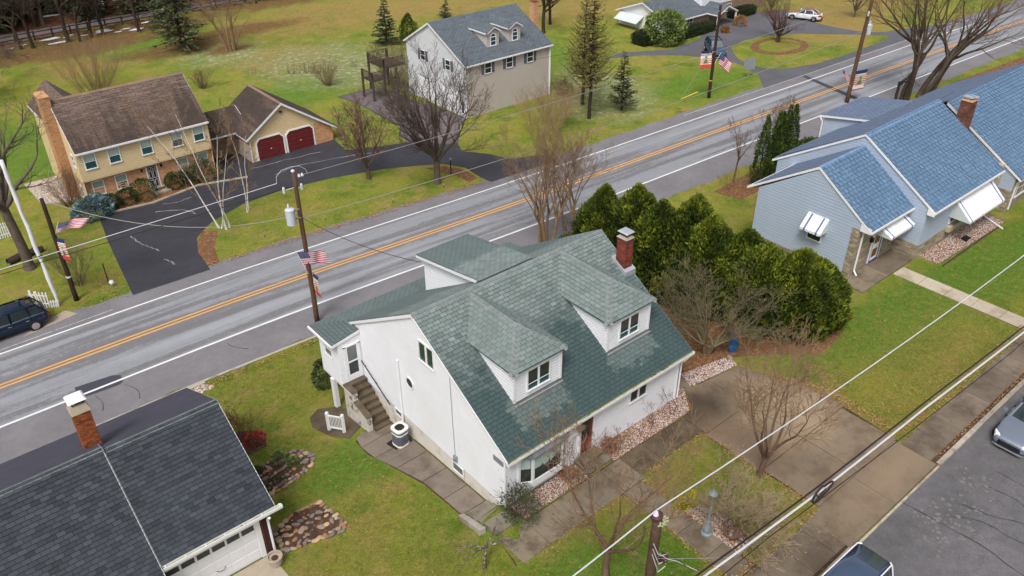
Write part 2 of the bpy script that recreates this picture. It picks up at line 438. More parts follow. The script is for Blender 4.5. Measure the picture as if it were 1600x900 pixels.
a_ = b_.attr('tone'); b_.val(b_.ramp(a_.outputs['Fac'], -1, 1, .45, 1.3)); b_.mix(b_.ramp(a_.outputs['Fac'], .62, .72), srgb(170, 128, 100)); b_.done()
b_ = MatB('leaf_litter', srgb(150, 110, 72), .9, .2)
a_ = b_.attr('tone'); b_.mix(b_.ramp(a_.outputs['Fac'], -.6, .6), srgb(184, 154, 108)); b_.mix(b_.ramp(a_.outputs['Fac'], .6, .95), srgb(120, 72, 44)); b_.done()

# ------------------------------------------------------------------ ground sheet
def build_ground():
    xs = [-2500, -800, -300, -120, -60] + list(np.arange(-40, 8, 4)) + list(np.arange(8, 12.5, 1)) + list(np.arange(12.5, 15.51, .25)) + list(np.arange(16, 26.1, 2)) + [26.3, 26.5, 26.75, 27.0, 27.2] + list(np.arange(28, 131, 3)) + [150, 200, 300, 800, 2500]
    ys = [-2500, -800, -200, -40, 0, 8.3, 8.42, 11, 14, 15, 16, 17, 18, 19, 19.4, 19.7, 20.0, 20.2, 20.4, 20.6] + list(np.arange(21, 26, 1)) + list(np.arange(26, 40.1, .5)) + [42, 50, 60, 80, 100, 130, 160, 200, 300, 800, 2500]
    v = [(x, y, gz(x, y)) for y in ys for x in xs]; nx = len(xs)
    f = [(j * nx + i, j * nx + i + 1, (j + 1) * nx + i + 1, (j + 1) * nx + i) for j in range(len(ys) - 1) for i in range(nx - 1)]
    me = bpy.data.meshes.new('ground'); me.from_pydata(v, [], f); me.materials.append(MATS['lawn_grass']); me.update()
    o = bpy.data.objects.new('ground', me); COL.objects.link(o); tag(o, None, None, None, 'structure'); return o
ground = build_ground()
YB = [8.3, 8.42, 15, 19.4, 20.2, 20.4, 20.6, 22, 24, 26, 30] + list(np.arange(24, 38.1, 1.0)) + [38]
def sheet(name, pts, mat, off, kind='structure', parent=None, z=None):
    """a thin surface laid over the ground along a polygon"""
    mb = MB(); P = [Vector((p[0], p[1], 0)) for p in pts]
    cuts = sorted(set(round(float(y), 3) for y in YB))
    for tri in tessellate_polygon([P]):
        t = ccw([(P[i].x, P[i].y) for i in tri])
        if z is not None: mb.poly([(x, y, z) for x, y in t]); continue
        ys = [p[1] for p in t]; lv = [min(ys) - 1] + [c for c in cuts if min(ys) < c < max(ys)] + [max(ys) + 1]
        for a, b in zip(lv, lv[1:]):
            st = clip2(clip2(t, 0, -1, -a), 0, 1, b)
            if len(st) >= 3: mb.poly([(x, y, gz(x, y) + off) for x, y in st])
    return mb.build(name, MATS[mat], parent, kind=kind)

# ------------------------------------------------------------------ main road
def catmull(P, n):
    out = []
    for i in range(len(P) - 1):
        p0 = P[max(i - 1, 0)]; p1 = P[i]; p2 = P[i + 1]; p3 = P[min(i + 2, len(P) - 1)]
        for k in range(n):
            t = k / n
            out.append(tuple(.5 * (2 * b + (c - a) * t + (2 * a - 5 * b + 4 * c - d) * t * t + (3 * b - a - 3 * c + d) * t ** 3) for a, b, c, d in zip(p0, p1, p2, p3)))
    out.append(tuple(P[-1])); return out
ZR = -2.7
CEN = catmull([(-160, 49.5), (-60, 47.5), (-20, 47.05), (0, 46.85), (17, 46.5), (38, 45.25), (60, 44.4), (80, 43.65), (100, 43.0), (125, 42.0), (160, 40.4), (260, 36)], 6)
def strip(name, d0, d1, mat, z, parent=None, x0=-160, x1=260, kind='structure', pts=None):
    """band of the road between offsets d0..d1 (constants or functions of x)"""
    mb = MB(); uvs = []; P = [p for p in (pts or CEN) if x0 <= p[0] <= x1]; s = 0; rows = []
    for i, p in enumerate(P):
        q = P[min(i + 1, len(P) - 1)]; r = P[max(i - 1, 0)]
        t = Vector((q[0] - r[0], q[1] - r[1])).normalized(); n = Vector((-t.y, t.x))
        a = d0(p[0]) if callable(d0) else d0; b = d1(p[0]) if callable(d1) else d1
        if i: s += math.dist(p, P[i - 1])
        rows.append((s, a, b)); mb.v += [(p[0] + n.x * a, p[1] + n.y * a, z), (p[0] + n.x * b, p[1] + n.y * b, z)]
        if i: mb.face((2 * i - 2, 2 * i, 2 * i + 1, 2 * i - 1))
    o = mb.build(name, MATS[mat], parent, kind=kind)
    uv = o.data.uv_layers.new(name='UVMap')
    co = {}
    for i, (s, a, b) in enumerate(rows): co[2 * i] = (s, a); co[2 * i + 1] = (s, b)
    for l in o.data.loops: uv.data[l.index].uv = co[l.vertex_index]
    return o
def interp(T):
    return lambda x: float(np.interp(x, [t[0] for t in T], [t[1] for t in T]))
fine = []
for p, q in zip(CEN, CEN[1:]):
    for k in range(4): fine.append((p[0] + (q[0] - p[0]) * k / 4, p[1] + (q[1] - p[1]) * k / 4))
wob = [0.0] * 0
near_e = lambda x: -6.9 + .12 * math.sin(x * .9) + .1 * math.sin(x * 2.3 + 1) - .45 * _sm(20, 60, x) * 0 + (.9 * _sm(60, 90, x))
far_e = lambda x: interp([(-160, 5.6), (10, 5.4), (22, 5.6), (36, 5.05), (50, 5.2), (70, 5.4), (105, 6.0), (260, 6)])(x) + .1 * math.sin(x * 1.3) + .08 * math.sin(x * 3.1)
road = strip('main_road', near_e, far_e, 'road_shoulder', ZR + .012, pts=fine)
strip('traffic_lanes', -3.72, 3.45, 'road_lane', ZR + .018, road, kind=None, pts=fine)
strip('edge_line', -3.83, -3.67, 'paint_white', ZR + .026, road, kind=None)
strip('edge_line', 3.33, 3.47, 'paint_white', ZR + .026, road, kind=None)
strip('edge_line', lambda x: 3.75 + .25 * math.sin(x * .11), lambda x: 3.8 + .25 * math.sin(x * .11), 'paint_thin', ZR + .022, road, x1=9, kind=None)
strip('centre_line', -.22, -.08, 'paint_yellow', ZR + .026, road, kind=None)
strip('centre_line', .10, .24, 'paint_yellow', ZR + .026, road, kind=None)
strip('thin_line', lambda x: 4.75, lambda x: 4.81, 'paint_thin', ZR + .022, road, x0=62, kind=None)
sheet('asphalt_patch', [(4.2, 44.0), (6.2, 43.75), (6.6, 43.45), (6.5, 42.75), (6.2, 42.6), (4.6, 42.72), (4.1, 42.9)], 'fresh_patch', 0, None, road, z=ZR + .022)
sheet('asphalt_patch', [(82.9, 48.2), (83.6, 48.2), (81.4, 40.4), (80.6, 40.4)], 'fresh_patch', 0, None, road, z=ZR + .022)
plain('tar', srgb(58, 56, 60), .6, .1)
def crack(name, pts, w, mat, parent, z=None, off=.01):
    mb = MB(); P = catmull(pts, 5); o = []
    for i, p in enumerate(P):
        q = P[min(i + 1, len(P) - 1)]; r = P[max(i - 1, 0)]; t = Vector((q[0] - r[0], q[1] - r[1])).normalized()
        ww = w * rnd.uniform(.5, 1.3); j = rnd.uniform(-w, w)
        x, y = p[0] - t.y * j, p[1] + t.x * j; zz = z if z is not None else gz(x, y) + off
        mb.v += [(x + t.y * ww / 2, y - t.x * ww / 2, zz), (x - t.y * ww / 2, y + t.x * ww / 2, zz)]
        if i: mb.face((2 * i - 2, 2 * i, 2 * i + 1, 2 * i - 1))
    return mb.build(name, MATS[mat], parent)
crack('road_crack', [(4.9, 42.5), (5.0, 41.6), (4.8, 40.9)], .035, 'tar', road, ZR + .03)
crack('road_crack', [(6.5, 42.4), (6.9, 41.4), (6.7, 40.6)], .035, 'tar', road, ZR + .03)
crack('road_crack', [(12.6, 42.4), (12.9, 41.6), (13.4, 41.0)], .035, 'tar', road, ZR + .03)
# pale kerb and river-stone strip in front of the dark-roofed house
sheet('kerb_strip', [(-14, 40.05), (10.1, 39.9), (10.1, 39.55), (-14, 39.7)], 'kerb_concrete', .03)
sheet('kerb_strip', [(10.1, 39.9), (34.0, 38.9), (34.0, 38.72), (10.1, 39.72)], 'kerb_concrete', .025)

# ------------------------------------------------------------------ driveways across the road
BD = [(12.0, 65.0), (11.2, 60.2), (10.55, 55.15), (10.1, 51.6), (15.4, 51.4), (15.7, 54.29), (16.5, 56.5), (18.4, 58.21), (21.49, 59.42), (25.03, 59.75), (29.52, 59.07), (33.85, 57.77), (37.08, 56.07), (38.4, 55.26), (39.4, 53.33), (39.2, 51.0), (39.3, 49.6), (46.5, 49.2), (46.9, 50.9), (43.58, 52.2), (42.85, 54.24), (41.39, 56.44), (42.1, 57.97), (44.52, 61.07), (46.5, 62.4), (46.5, 65.2), (45.5, 69.5), (45.4, 73.8), (44.6, 76.4), (39.9, 76.4), (40.6, 73.2), (40.4, 68.6), (40.45, 65.2), (39.01, 63.25), (38.9, 61.3), (36.6, 62.1), (33.4, 63.5), (33.9, 66.6), (26.0, 66.8), (25.6, 69.4), (23.2, 69.4), (22.9, 66.2), (20.1, 65.15), (16.1, 64.4)]
sheet('driveway', BD, 'drive_asphalt', .016)
sheet('driveway', [(41.2, 58.6), (42.4, 58.2), (44.6, 61.2), (46.4, 62.6), (46.4, 65.2), (45.4, 69.5), (45.3, 73.7), (44.5, 76.2), (40.0, 76.2), (40.7, 73.2), (40.5, 68.6), (40.55, 65.2), (39.2, 63.2), (39.3, 61.2)], 'gray_drive', .022)
sheet('grass_island', [(39.88, 68.37), (39.95, 67.22), (40.03, 64.91), (39.05, 63.21), (37.88, 63.19), (37.4, 64.21), (38.23, 66.45)], 'lawn_grass', .02)
FD = [(70.5, 67.2), (74.9, 65.3), (78.57, 62.42), (81.3, 57.97), (81.2, 55.3), (79.8, 51.76), (76.4, 48.6), (84.63, 48.4), (104.24, 47.9), (117, 47.4), (112, 49.9), (106.6, 51.4), (104.4, 52.9), (103.5, 56.7), (103.6, 60.49), (106, 60.5), (106, 66.5), (99.81, 69.4), (95.97, 69.2), (89.83, 67.4), (85.6, 65.0), (79.8, 64.4), (74, 67.6)]
sheet('driveway', FD, 'far_asphalt', .016)
sheet('grass_oval', [(84.3, 58.68), (86, 60.2), (89.27, 60.9), (93.54, 60.4), (97.6, 57.9), (100.5, 55.03), (105.4, 50.2), (103.41, 49.45), (94.5, 49.3), (88.34, 49.7), (83.92, 50.9), (81.9, 52.72), (82.0, 55.06), (82.8, 56.88)], 'lawn_grass', .024)
sheet('mulch_ring', [(90.8 + 4.3 * math.cos(a), 56.6 + 3.1 * math.sin(a)) for a in np.arange(0, 6.28, .35)], 'leaf_soil', .03)
sheet('mulch_ring', [(91.0 + 3.2 * math.cos(a), 56.7 + 2.2 * math.sin(a)) for a in np.arange(0, 6.28, .35)], 'lawn_grass', .036)
for P in ([(15.36, 52.0), (16.3, 52.0), (16.9, 54.2), (18.2, 56.6), (17.2, 57.2), (16.1, 55.6), (15.4, 53.8)], [(36.6, 55.6), (38.2, 54.8), (39.1, 53.2), (38.9, 51.0), (37.9, 50.8), (37.8, 52.6)]):
    sheet('leaf_bed', P, 'leaf_soil', .012)
sheet('concrete_pad', [(4.6, 52.1), (6.1, 52.6), (6.6, 51.7), (3.2, 51.2)], 'pale_concrete', .03)
sheet('leaf_bed', [(11.6, 67.6), (11.4, 65.6), (12.5, 65.0), (16.1, 64.5), (20.2, 65.2), (22.8, 66.2), (22.8, 67.0), (12.2, 67.2)], 'leaf_soil', .012)
sheet('mulch_bed', [(9.0, 75.0), (9.1, 70.0), (11.6, 68.6), (12.0, 75.0)], 'pale_concrete', .012)
for P in ((24, 63.9, 20.2, 65.05), (20.2, 65.05, 16.1, 64.3), (16.1, 64.3, 12.1, 64.9)):
    mb = MB(); mb.beam((P[0], P[1], ZR + .05), (P[2], P[3], ZR + .05), .16, .14); mb.build('kerb_stone', MATS['pale_concrete'], None, kind='structure')
# white seams and scuffs on the beige house's drive
plain('scuff', srgb(140, 140, 148), .8, .3, 4)
for P in ([(12.7, 59.9), (12.9, 58.6), (13.3, 57.2), (13.6, 56.3)], [(13.5, 54.9), (13.7, 54.2), (13.7, 53.7)], [(16.6, 63.6), (17.8, 63.2), (18.8, 63.4)], [(25, 65.3), (28, 65.1), (31.5, 64.6)], [(26.0, 62.8), (28.6, 63.2), (32.6, 62.2), (36, 61.0)], [(15.6, 62.6), (17.3, 61.6), (18.0, 60.2)]):
    crack('tar_seam', P, .09, 'scuff', bpy.data.objects['driveway'], None, .03)

# ------------------------------------------------------------------ front street, pavement, walks
sheet('street', [(-60, 8.36), (150, 8.36), (150, -30), (-60, -30)], 'street_asphalt', 0, z=-.125)
street = bpy.data.objects['street']
for P in ([(29.3, 8.4), (29.6, 5.5), (29.4, 3.0), (29.6, 0.5)], [(30.2, 6.6), (30.9, 5.6), (31.0, 4.2), (31.5, 2.0)], [(31.2, 6.6), (31.6, 5.4), (32.2, 4.2), (32.6, 2.5)], [(33.2, 6.3), (33.3, 5.2), (32.9, 4.2), (33.4, 3.0)], [(34.4, 6.5), (34.4, 5.2), (34.9, 3.8)]):
    crack('tar_seam', P, .05, 'tar', street, -.118)
pav = sheet('pavement', [(-60, 10.42), (150, 9.7), (150, 8.3), (-60, 8.5)], 'soil', .004)
def slab(x0, x1, y0, y1, parent, mat, top=.03, th=.07, gap=.012, name='slab'):
    mb = MB(); g = gap; P = [(x0 + g, y0 + g), (x1 - g, y0 + g), (x1 - g, y1 - g), (x0 + g, y1 - g)]
    Z = [gz(*p) + top + rnd.uniform(-.006, .006) for p in P]
    mb.hexa([(p[0], p[1], z - th) for p, z in zip(P, Z)] + [(p[0], p[1], z) for p, z in zip(P, Z)])
    o = mb.build(name, MATS[mat], parent); return o
x = 8.0
while x < 25.2: slab(x, x + 1.5, 8.62, 10.38, pav, 'pavement_concrete'); x += 1.5
for xa, xb in ((25.2, 28.9), (28.9, 32.6)): slab(xa, xb, 8.42, 10.5, pav, 'drive_concrete')
x = 32.6
while x < 52: slab(x, x + 1.55, 8.72, 10.2, pav, 'pavement_concrete'); x += 1.55
x = 32.7
while x < 60:
    mb = MB(); mb.box(x + .01, x + 1.79, 8.3, 8.52, -.3, .035); bevel(mb.build('kerb_stone', MATS['kerb_concrete'], pav), .015); x += 1.8
x = 25.4
while x > 6:
    mb = MB(); mb.box(x - 1.79, x - .01, 8.3, 8.5, -.3, .02); bevel(mb.build('kerb_stone', MATS['kerb_concrete'], pav), .015); x -= 1.8
mb = MB(); mb.box(25.42, 32.68, 8.3, 8.41, -.3, -.06); mb.build('kerb_stone', MATS['kerb_concrete'], pav)
# driveway of the white house
dw = sheet('driveway', [(26.2, 10.5), (32.75, 10.4), (33.05, 14.48), (31.5, 18.8), (28.8, 19.35), (27.0, 18.3), (25.95, 16.9)], 'soil', .004)
for xa, xb, ya, yb in ((26.2, 29.4, 10.5, 13.4), (29.42, 32.75, 10.5, 13.4), (26.05, 29.4, 13.42, 16.6), (29.42, 33.0, 13.42, 16.4), ):
    slab(xa, xb, ya, yb, dw, 'drive_concrete', gap=.01)
for P in ([(26.15, 16.62), (29.4, 16.62), (29.4, 19.15), (28.3, 19.3), (26.95, 18.2), (26.15, 18.15)], [(29.42, 16.42), (32.55, 16.42), (31.6, 18.8), (29.42, 19.15)], [(28.3, 19.33), (28.62, 20.45), (27.5, 21.0), (27.1, 20.05), (28.05, 19.6), (27.0, 18.25)]):
    mb = MB(); mb.prism([(x, y, -.04) for x, y in P], (0, 0, .07)); mb.build('slab', MATS['drive_concrete'], dw)
# damp stain between the drive and the front walk, front walks
wk = sheet('front_walk', [(14.4, 17.9), (14.1, 16.5), (20.2, 16.5), (20.4, 10.4), (21.6, 10.4), (21.4, 16.8), (26.1, 16.8), (26.6, 18.15), (20.5, 18.25), (15.6, 18.2)], 'soil', .004)
for xa, xb in ((14.45, 15.9), (15.9, 17.4), (17.4, 18.9), (18.9, 20.4), (20.4, 21.7)): slab(xa, xb, 16.55, 18.15, wk, 'walk_concrete')
for xa, xb in ((21.7, 23.2), (23.2, 24.7), (24.7, 26.1)): slab(xa, xb, 16.85, 18.15, wk, 'stain_concrete')
for ya in (10.45, 11.97, 13.49, 15.01): slab(20.25, 21.45, ya, ya + 1.52, wk, 'walk_concrete')
# side path of the white house running down to the steps
sp = sheet('side_path', [(15.78, 29.9), (13.6, 28.6), (13.5, 27.2), (14.3, 23.5), (14.4, 20.9), (15.78, 20.6)], 'soil', .004)
for P in ([(14.45, 20.75), (15.74, 20.75), (15.74, 22.1), (14.42, 22.1)], [(14.42, 22.12), (15.74, 22.12), (15.74, 23.7), (14.35, 23.7)], [(14.35, 23.72), (15.74, 23.72), (15.74, 25.3), (13.95, 25.3)], [(13.95, 25.32), (15.74, 25.32), (15.74, 26.7), (13.6, 26.7)], [(13.6, 26.72), (15.74, 26.72), (15.74, 28.0), (13.55, 27.9)], [(13.55, 27.92), (15.74, 28.02), (15.74, 29.5), (13.75, 28.8)]):
    mb = MB(); Z = [gz(*p) + .03 for p in P]
    c = Vector((sum(p[0] for p in P) / 4, sum(p[1] for p in P) / 4)); P = [tuple(c + (Vector(p) - c) * .985) for p in P]
    mb.hexa([(p[0], p[1], z - .08) for p, z in zip(P, Z)] + [(p[0], p[1], z) for p, z in zip(P, Z)]); mb.build('slab', MATS['side_concrete'], sp)
# steps from the side path up to the front walk
st = thing('garden_steps', 'short flight of grey concrete steps at the corner of the white house', 'steps', (15.0, 20.0, -.7))
for i, (ya, yb, zt) in enumerate(((20.1, 20.55, -.55), (19.65, 20.1, -.36), (19.2, 19.65, -.17), (18.4, 19.2, .03))):
    mb = MB(); mb.box(14.5, 15.76, ya, yb + .04, -.95, zt); bevel(mb.build('step', MATS['step_concrete'], st), .02)
mb = MB(); mb.hexa([(14.05, 19.0, -.6), (14.35, 18.9, -.6), (14.45, 20.6, -1.0), (14.2, 20.7, -1.0), (14.05, 19.0, .12), (14.35, 18.9, .14), (14.45, 20.6, -.5), (14.2, 20.7, -.52)])
bevel(mb.build('side_wall', MATS['kerb_concrete'], st), .03)
# walk of the blue house
bw = sheet('house_walk', [(46.75, 18.3), (48.0, 18.3), (47.9, 10.2), (46.65, 10.2)], 'soil', .004)
for ya in (10.2, 11.82, 13.44, 15.06, 16.68): slab(46.7, 47.95, ya, ya + 1.62, bw, 'pale_concrete')
sheet('driveway', [(-2, 24.5), (7.0, 24.5), (7.1, 22.6), (6.6, 21), (-2, 18)], 'pale_concrete', .03)
# planting beds
sheet('gravel_bed', [(15.9, 19.3), (15.9, 18.25), (20.0, 18.25), (20.0, 19.3)], 'leaf_soil', .012)
sheet('gravel_bed', [(21.3, 19.3), (21.3, 18.2), (26.9, 18.2), (28.1, 19.6), (27.0, 20.0)], 'leaf_soil', .012)
sheet('gravel_bed', [(28.2, 19.4), (31.6, 18.9), (32.2, 20.2), (28.6, 20.6)], 'leaf_soil', .012)
sheet('gravel_bed', [(21.45, 14.3), (22.4, 13.9), (22.75, 12.8), (22.3, 11.2), (21.4, 11.1)], 'leaf_soil', .012)
sheet('gravel_bed', [(50.0, 18.6), (59.5, 18.3), (59.2, 16.7), (50.0, 17.0)], 'leaf_soil', .012)
sheet('mulch_bed', [(27.2, 26), (27.2, 20.9), (28.6, 20.2), (31.8, 19.6), (33.0, 18.9), (36, 16.6), (38.4, 16.8), (39, 18), (36, 24), (35, 34), (31, 34)], 'leaf_soil', .014)
sheet('mulch_bed', [(12.9, 32.2), (13.6, 32.6), (14.6, 32.0), (15.0, 29.8), (13.5, 29.0), (12.9, 30.0), (12.6, 31.3)], 'stain_concrete', .012)
sheet('mulch_bed', [(8.6, 33.6), (8.8, 31.6), (10.2, 31.6), (10.6, 33.0), (9.7, 33.9)], 'soil', .012)
sheet('mulch_bed', [(52, 36.2), (52, 33.4), (63.5, 34), (63.5, 37)], 'leaf_soil', .014)
sheet('dark_strip', [(41, 28.5), (44.2, 28), (44.2, 31.5), (41.5, 31)], 'far_asphalt', .02)
sheet('mulch_bed', [(86, 34.8), (110, 32.5), (140, 30.5), (140, 33.6), (110, 35.2), (88, 36.6)], 'leaf_soil', .014)
# woodland lane at the far left
sheet('woodland_track', [(-40, 121), (28, 121.6), (52, 121), (70, 121.6), (70, 124), (40, 125), (-40, 126)], 'gray_drive', .02)
snow_mb = MB()
for k in range(34):
    cx, cy = rnd.choice([(22, 131), (36, 134), (44, 128), (28, 118.8), (24, 118.4), (35, 118.3), (50, 132)]); cx += rnd.gauss(0, 4); cy += rnd.gauss(0, .7); r = rnd.uniform(.2, .9)
    n = 7; snow_mb.poly([(cx + r * 1.8 * rnd.uniform(.6, 1.2) * math.cos(2 * math.pi * i / n), cy + r * .6 * rnd.uniform(.6, 1.2) * math.sin(2 * math.pi * i / n), gz(cx, cy) + .05) for i in range(n)])
snow_mb.build('snow_patches', MATS['snow'], None, kind='stuff')

# ------------------------------------------------------------------ gravel and fallen leaves (uncountable)
def scatter(name, mat, areas, zoff=.015):
    """areas: (polygon, count, size); little tilted flakes or chips"""
    mb = MB()
    for poly, cnt, size, chip in areas:
        x0, x1 = min(p[0] for p in poly), max(p[0] for p in poly); y0, y1 = min(p[1] for p in poly), max(p[1] for p in poly); k = 0; tries = 0
        while k < cnt and tries < cnt * 8:
            tries += 1
            x, y = rnd.uniform(x0, x1), rnd.uniform(y0, y1); ins = False
            for i in range(len(poly)):
                p, q = poly[i], poly[(i + 1) % len(poly)]
                if (p[1] > y) != (q[1] > y) and x < (q[0] - p[0]) * (y - p[1]) / (q[1] - p[1]) + p[0]: ins = not ins
            if not ins: continue
            k += 1; r = size * rnd.uniform(.5, 1.4); a = rnd.uniform(0, 6.28); z = gz(x, y) + zoff; mb.ct = rnd.uniform(-1, 1)
            ca, sa = math.cos(a) * r, math.sin(a) * r
            if chip:
                h = r * rnd.uniform(.5, 1.0); w = rnd.uniform(.5, .9)
                b = [(x + ca, y + sa, z - .01), (x - sa * w, y + ca * w, z - .01), (x - ca, y - sa, z - .01), (x + sa * w, y - ca * w, z - .01)]
                mb.add(b + [(x + rnd.uniform(-.3, .3) * r, y + rnd.uniform(-.3, .3) * r, z + h)], [(0, 1, 4), (1, 2, 4), (2, 3, 4), (3, 0, 4)])
            else:
                t = rnd.uniform(-.4, .4) * r
                mb.add([(x + ca, y + sa, z), (x - sa * .5, y + ca * .5, z + abs(t) + .01), (x - ca, y - sa, z + .005), (x + sa * .5, y - ca * .5, z + .012)], [(0, 1, 2, 3)])
    return mb.build(name, MATS[mat], None, tone=True, kind='stuff')
scatter('gravel', 'gravel_stone', [
    ([(15.95, 19.25), (15.95, 18.28), (19.9, 18.28), (19.9, 19.25)], 2210, .031, 1),
    ([(21.4, 19.28), (21.4, 18.22), (26.8, 18.22), (28.0, 19.6), (27.0, 19.9)], 3910, .031, 1),
    ([(28.3, 19.4), (31.6, 18.95), (32.0, 19.7), (28.7, 20.4)], 1700, .038, 1),
    ([(21.5, 14.2), (22.4, 13.85), (22.7, 12.8), (22.3, 11.25), (21.45, 11.15)], 1800, .035, 1),
    ([(50.0, 18.5), (59.4, 18.25), (59.1, 16.75), (50.0, 17.05)], 4420, .031, 1),
    ([(-12, 39.68), (10.0, 39.52), (10.4, 38.9), (-12, 38.9)], 3600, .085, 1),
    ([(9.2, 74.8), (9.2, 70.1), (11.5, 68.9), (11.9, 74.8)], 500, .08, 1)], .02)
LAWN = [([(26.4, 8.8), (16, 10.6), (9, 15), (8, 22), (14, 22), (14, 18.5), (20, 16.4), (20, 11), (22, 11), (22, 16.6), (26, 16.6), (26, 11)], 841, 0.041, 0),
        ([(33, 10.5), (46.5, 10.4), (46.5, 17.5), (38, 17), (33, 16.5)], 1028, 0.048, 0), ([(33, 10.4), (46, 10.3), (40, 12), (33.2, 12.6)], 467, 0.048, 0), ([(33, 13), (35.5, 14.5), (34.5, 17), (32.6, 16)], 280, 0.048, 0),
        ([(48.2, 10.4), (62, 10.2), (62, 16.6), (48.2, 17.4)], 654, 0.048, 0), ([(21.6, 10.5), (26, 10.5), (26, 16.5), (21.6, 16.5)], 654, 0.041, 0),
        ([(8, 22), (14, 22), (13.4, 27), (12, 33), (14, 38.6), (9, 39), (8.4, 30)], 654, 0.041, 0), ([(27.2, 20.3), (34, 19), (38, 17), (36, 24), (30, 30)], 1402, 0.048, 0),
        ([(5, 52), (9.8, 51.6), (10.4, 56), (4, 58)], 467, 0.057, 0), ([(15.6, 51.9), (39, 50.5), (37, 55.5), (26, 59.4), (18, 57)], 654, 0.057, 0), 
        ([(25, 8.2), (33, 8.2), (33, 8.0), (25, 8.0)], 56, 0.041, 0), ([(26, 2), (40, 2), (40, 8), (26, 8)], 56, 0.041, 0), ([(52, 36), (63, 36.5), (63, 33), (52, 33)], 374, 0.065, 0),
        ([(86, 35), (110, 33), (110, 35), (88, 36.6)], 654, 0.081, 0), ([(86, 57), (95, 57), (94, 54.5), (88, 54.5)], 280, 0.081, 0)]
EDGE = [([(7, 10.3), (26, 10.3), (26, 10.75), (7, 10.75)], 700, .05, 0), ([(33, 10.15), (47, 10.1), (47, 10.7), (33, 10.7)], 800, .05, 0), ([(32.7, 10.6), (33.3, 10.6), (33.7, 14.4), (32.2, 17.6), (31.8, 17.2), (33.0, 14.4)], 800, .05, 0), ([(20.0, 10.6), (20.25, 10.6), (20.25, 16.4), (20.0, 16.4)], 220, .045, 0), ([(21.45, 10.6), (21.75, 10.6), (21.75, 16.5), (21.45, 16.5)], 260, .045, 0), ([(22, 16.5), (26, 16.5), (26, 16.85), (22, 16.85)], 250, .045, 0), ([(25.8, 10.6), (26.25, 10.6), (26.1, 16.6), (25.8, 16.6)], 300, .045, 0), ([(33, 8.55), (50, 8.55), (50, 8.72), (33, 8.75)], 330, .045, 0), ([(15.5, 16.3), (20, 16.3), (20, 16.6), (15.5, 16.6)], 150, .045, 0), ([(15.5, 51.7), (39, 49.7), (39, 50.3), (15.5, 52.3)], 900, .07, 0), ([(10, 39.5), (20, 39.1), (20, 38.7), (10, 39.0)], 300, .06, 0)]
scatter('fallen_leaves', 'leaf_litter', LAWN + EDGE, .075)

def patches():
    mb = MB()
    for k in range(150):
        cx, cy = rnd.choice([(29.3, 7.0), (30.5, 6.6), (29.9, 5.6), (32.8, 6.6), (33.4, 7.0), (28.4, 6.4), (31.6, 6.0)]); cx += rnd.gauss(0, .45); cy += rnd.gauss(0, .4); r = rnd.uniform(.03, .11); n = rnd.randint(5, 7); a0 = rnd.uniform(0, 6)
        mb.poly([(cx + r * rnd.uniform(.7, 1.2) * math.cos(a0 + 6.283 * i / n), cy + r * rnd.uniform(.7, 1.2) * math.sin(a0 + 6.283 * i / n), -.119 + k * .00001) for i in range(n)])
    mb.build('worn_patches', MATS['worn_asphalt'], street, kind='stuff')
plain('worn_asphalt', srgb(114, 111, 110), .9, .25, 5); patches()
# ------------------------------------------------------------------ grass blades on the near lawns
def blades(areas, per, mat='lawn_grass'):
    rs = np.random.RandomState(4); PX = []
    for poly in areas:
        A = np.array(poly); lo, hi = A.min(0), A.max(0); n = int((hi[0] - lo[0]) * (hi[1] - lo[1]) * per); p = rs.uniform(lo, hi, (n, 2)); ins = np.zeros(n, bool)
        for i in range(len(A)):
            a, b = A[i], A[(i + 1) % len(A)]
            if a[1] == b[1]: continue
            ins ^= ((a[1] > p[:, 1]) != (b[1] > p[:, 1])) & (p[:, 0] < (b[0] - a[0]) * (p[:, 1] - a[1]) / (b[1] - a[1]) + a[0])
        PX.append(p[ins])
    p = np.concatenate(PX); n = len(p); z = np.array([gz(x, y) for x, y in p]); a = rs.uniform(0, 6.283, n); h = rs.uniform(.02, .075, n); w = rs.uniform(.012, .03, n); l = rs.normal(0, .05, (n, 2))
    V = np.stack([np.stack([p[:, 0] - np.cos(a) * w, p[:, 1] - np.sin(a) * w, z], 1), np.stack([p[:, 0] + np.cos(a) * w, p[:, 1] + np.sin(a) * w, z], 1), np.stack([p[:, 0] + l[:, 0], p[:, 1] + l[:, 1], z + h], 1)], 1).reshape(-1, 3)
    return V, np.arange(3 * n).reshape(n, 3)
GRASS = [[(13.9, 18.2), (14.0, 20.8), (14.2, 23.5), (13.4, 27.2), (12.4, 30), (11.8, 33), (14.4, 33.4), (15.2, 31.2), (15.6, 33.4), (20, 39.3), (10.2, 39.5), (8.2, 33.6), (7.9, 30.5), (11.5, 30.2), (11.5, 28.5), (9, 27.8), (8, 26.1), (10.2, 26.1), (10.4, 23.4), (7.7, 23.2), (6, 18), (12, 14), (14.2, 16.4)], [(14.2, 16.3), (9, 15), (14, 10.7), (20.1, 10.7), (20.1, 16.3)], [(21.7, 16.6), (21.6, 14.4), (22.9, 13.6), (22.5, 11), (26.1, 10.7), (26.0, 16.7)], [(32.9, 10.6), (46.5, 10.4), (46.6, 18.2), (43, 18.2), (40, 18), (38.4, 16.7), (35, 16.8), (33.2, 16)], [(48.1, 10.4), (70, 10.4), (70, 17), (59.4, 16.6), (50, 16.8), (48.1, 18.2)]]

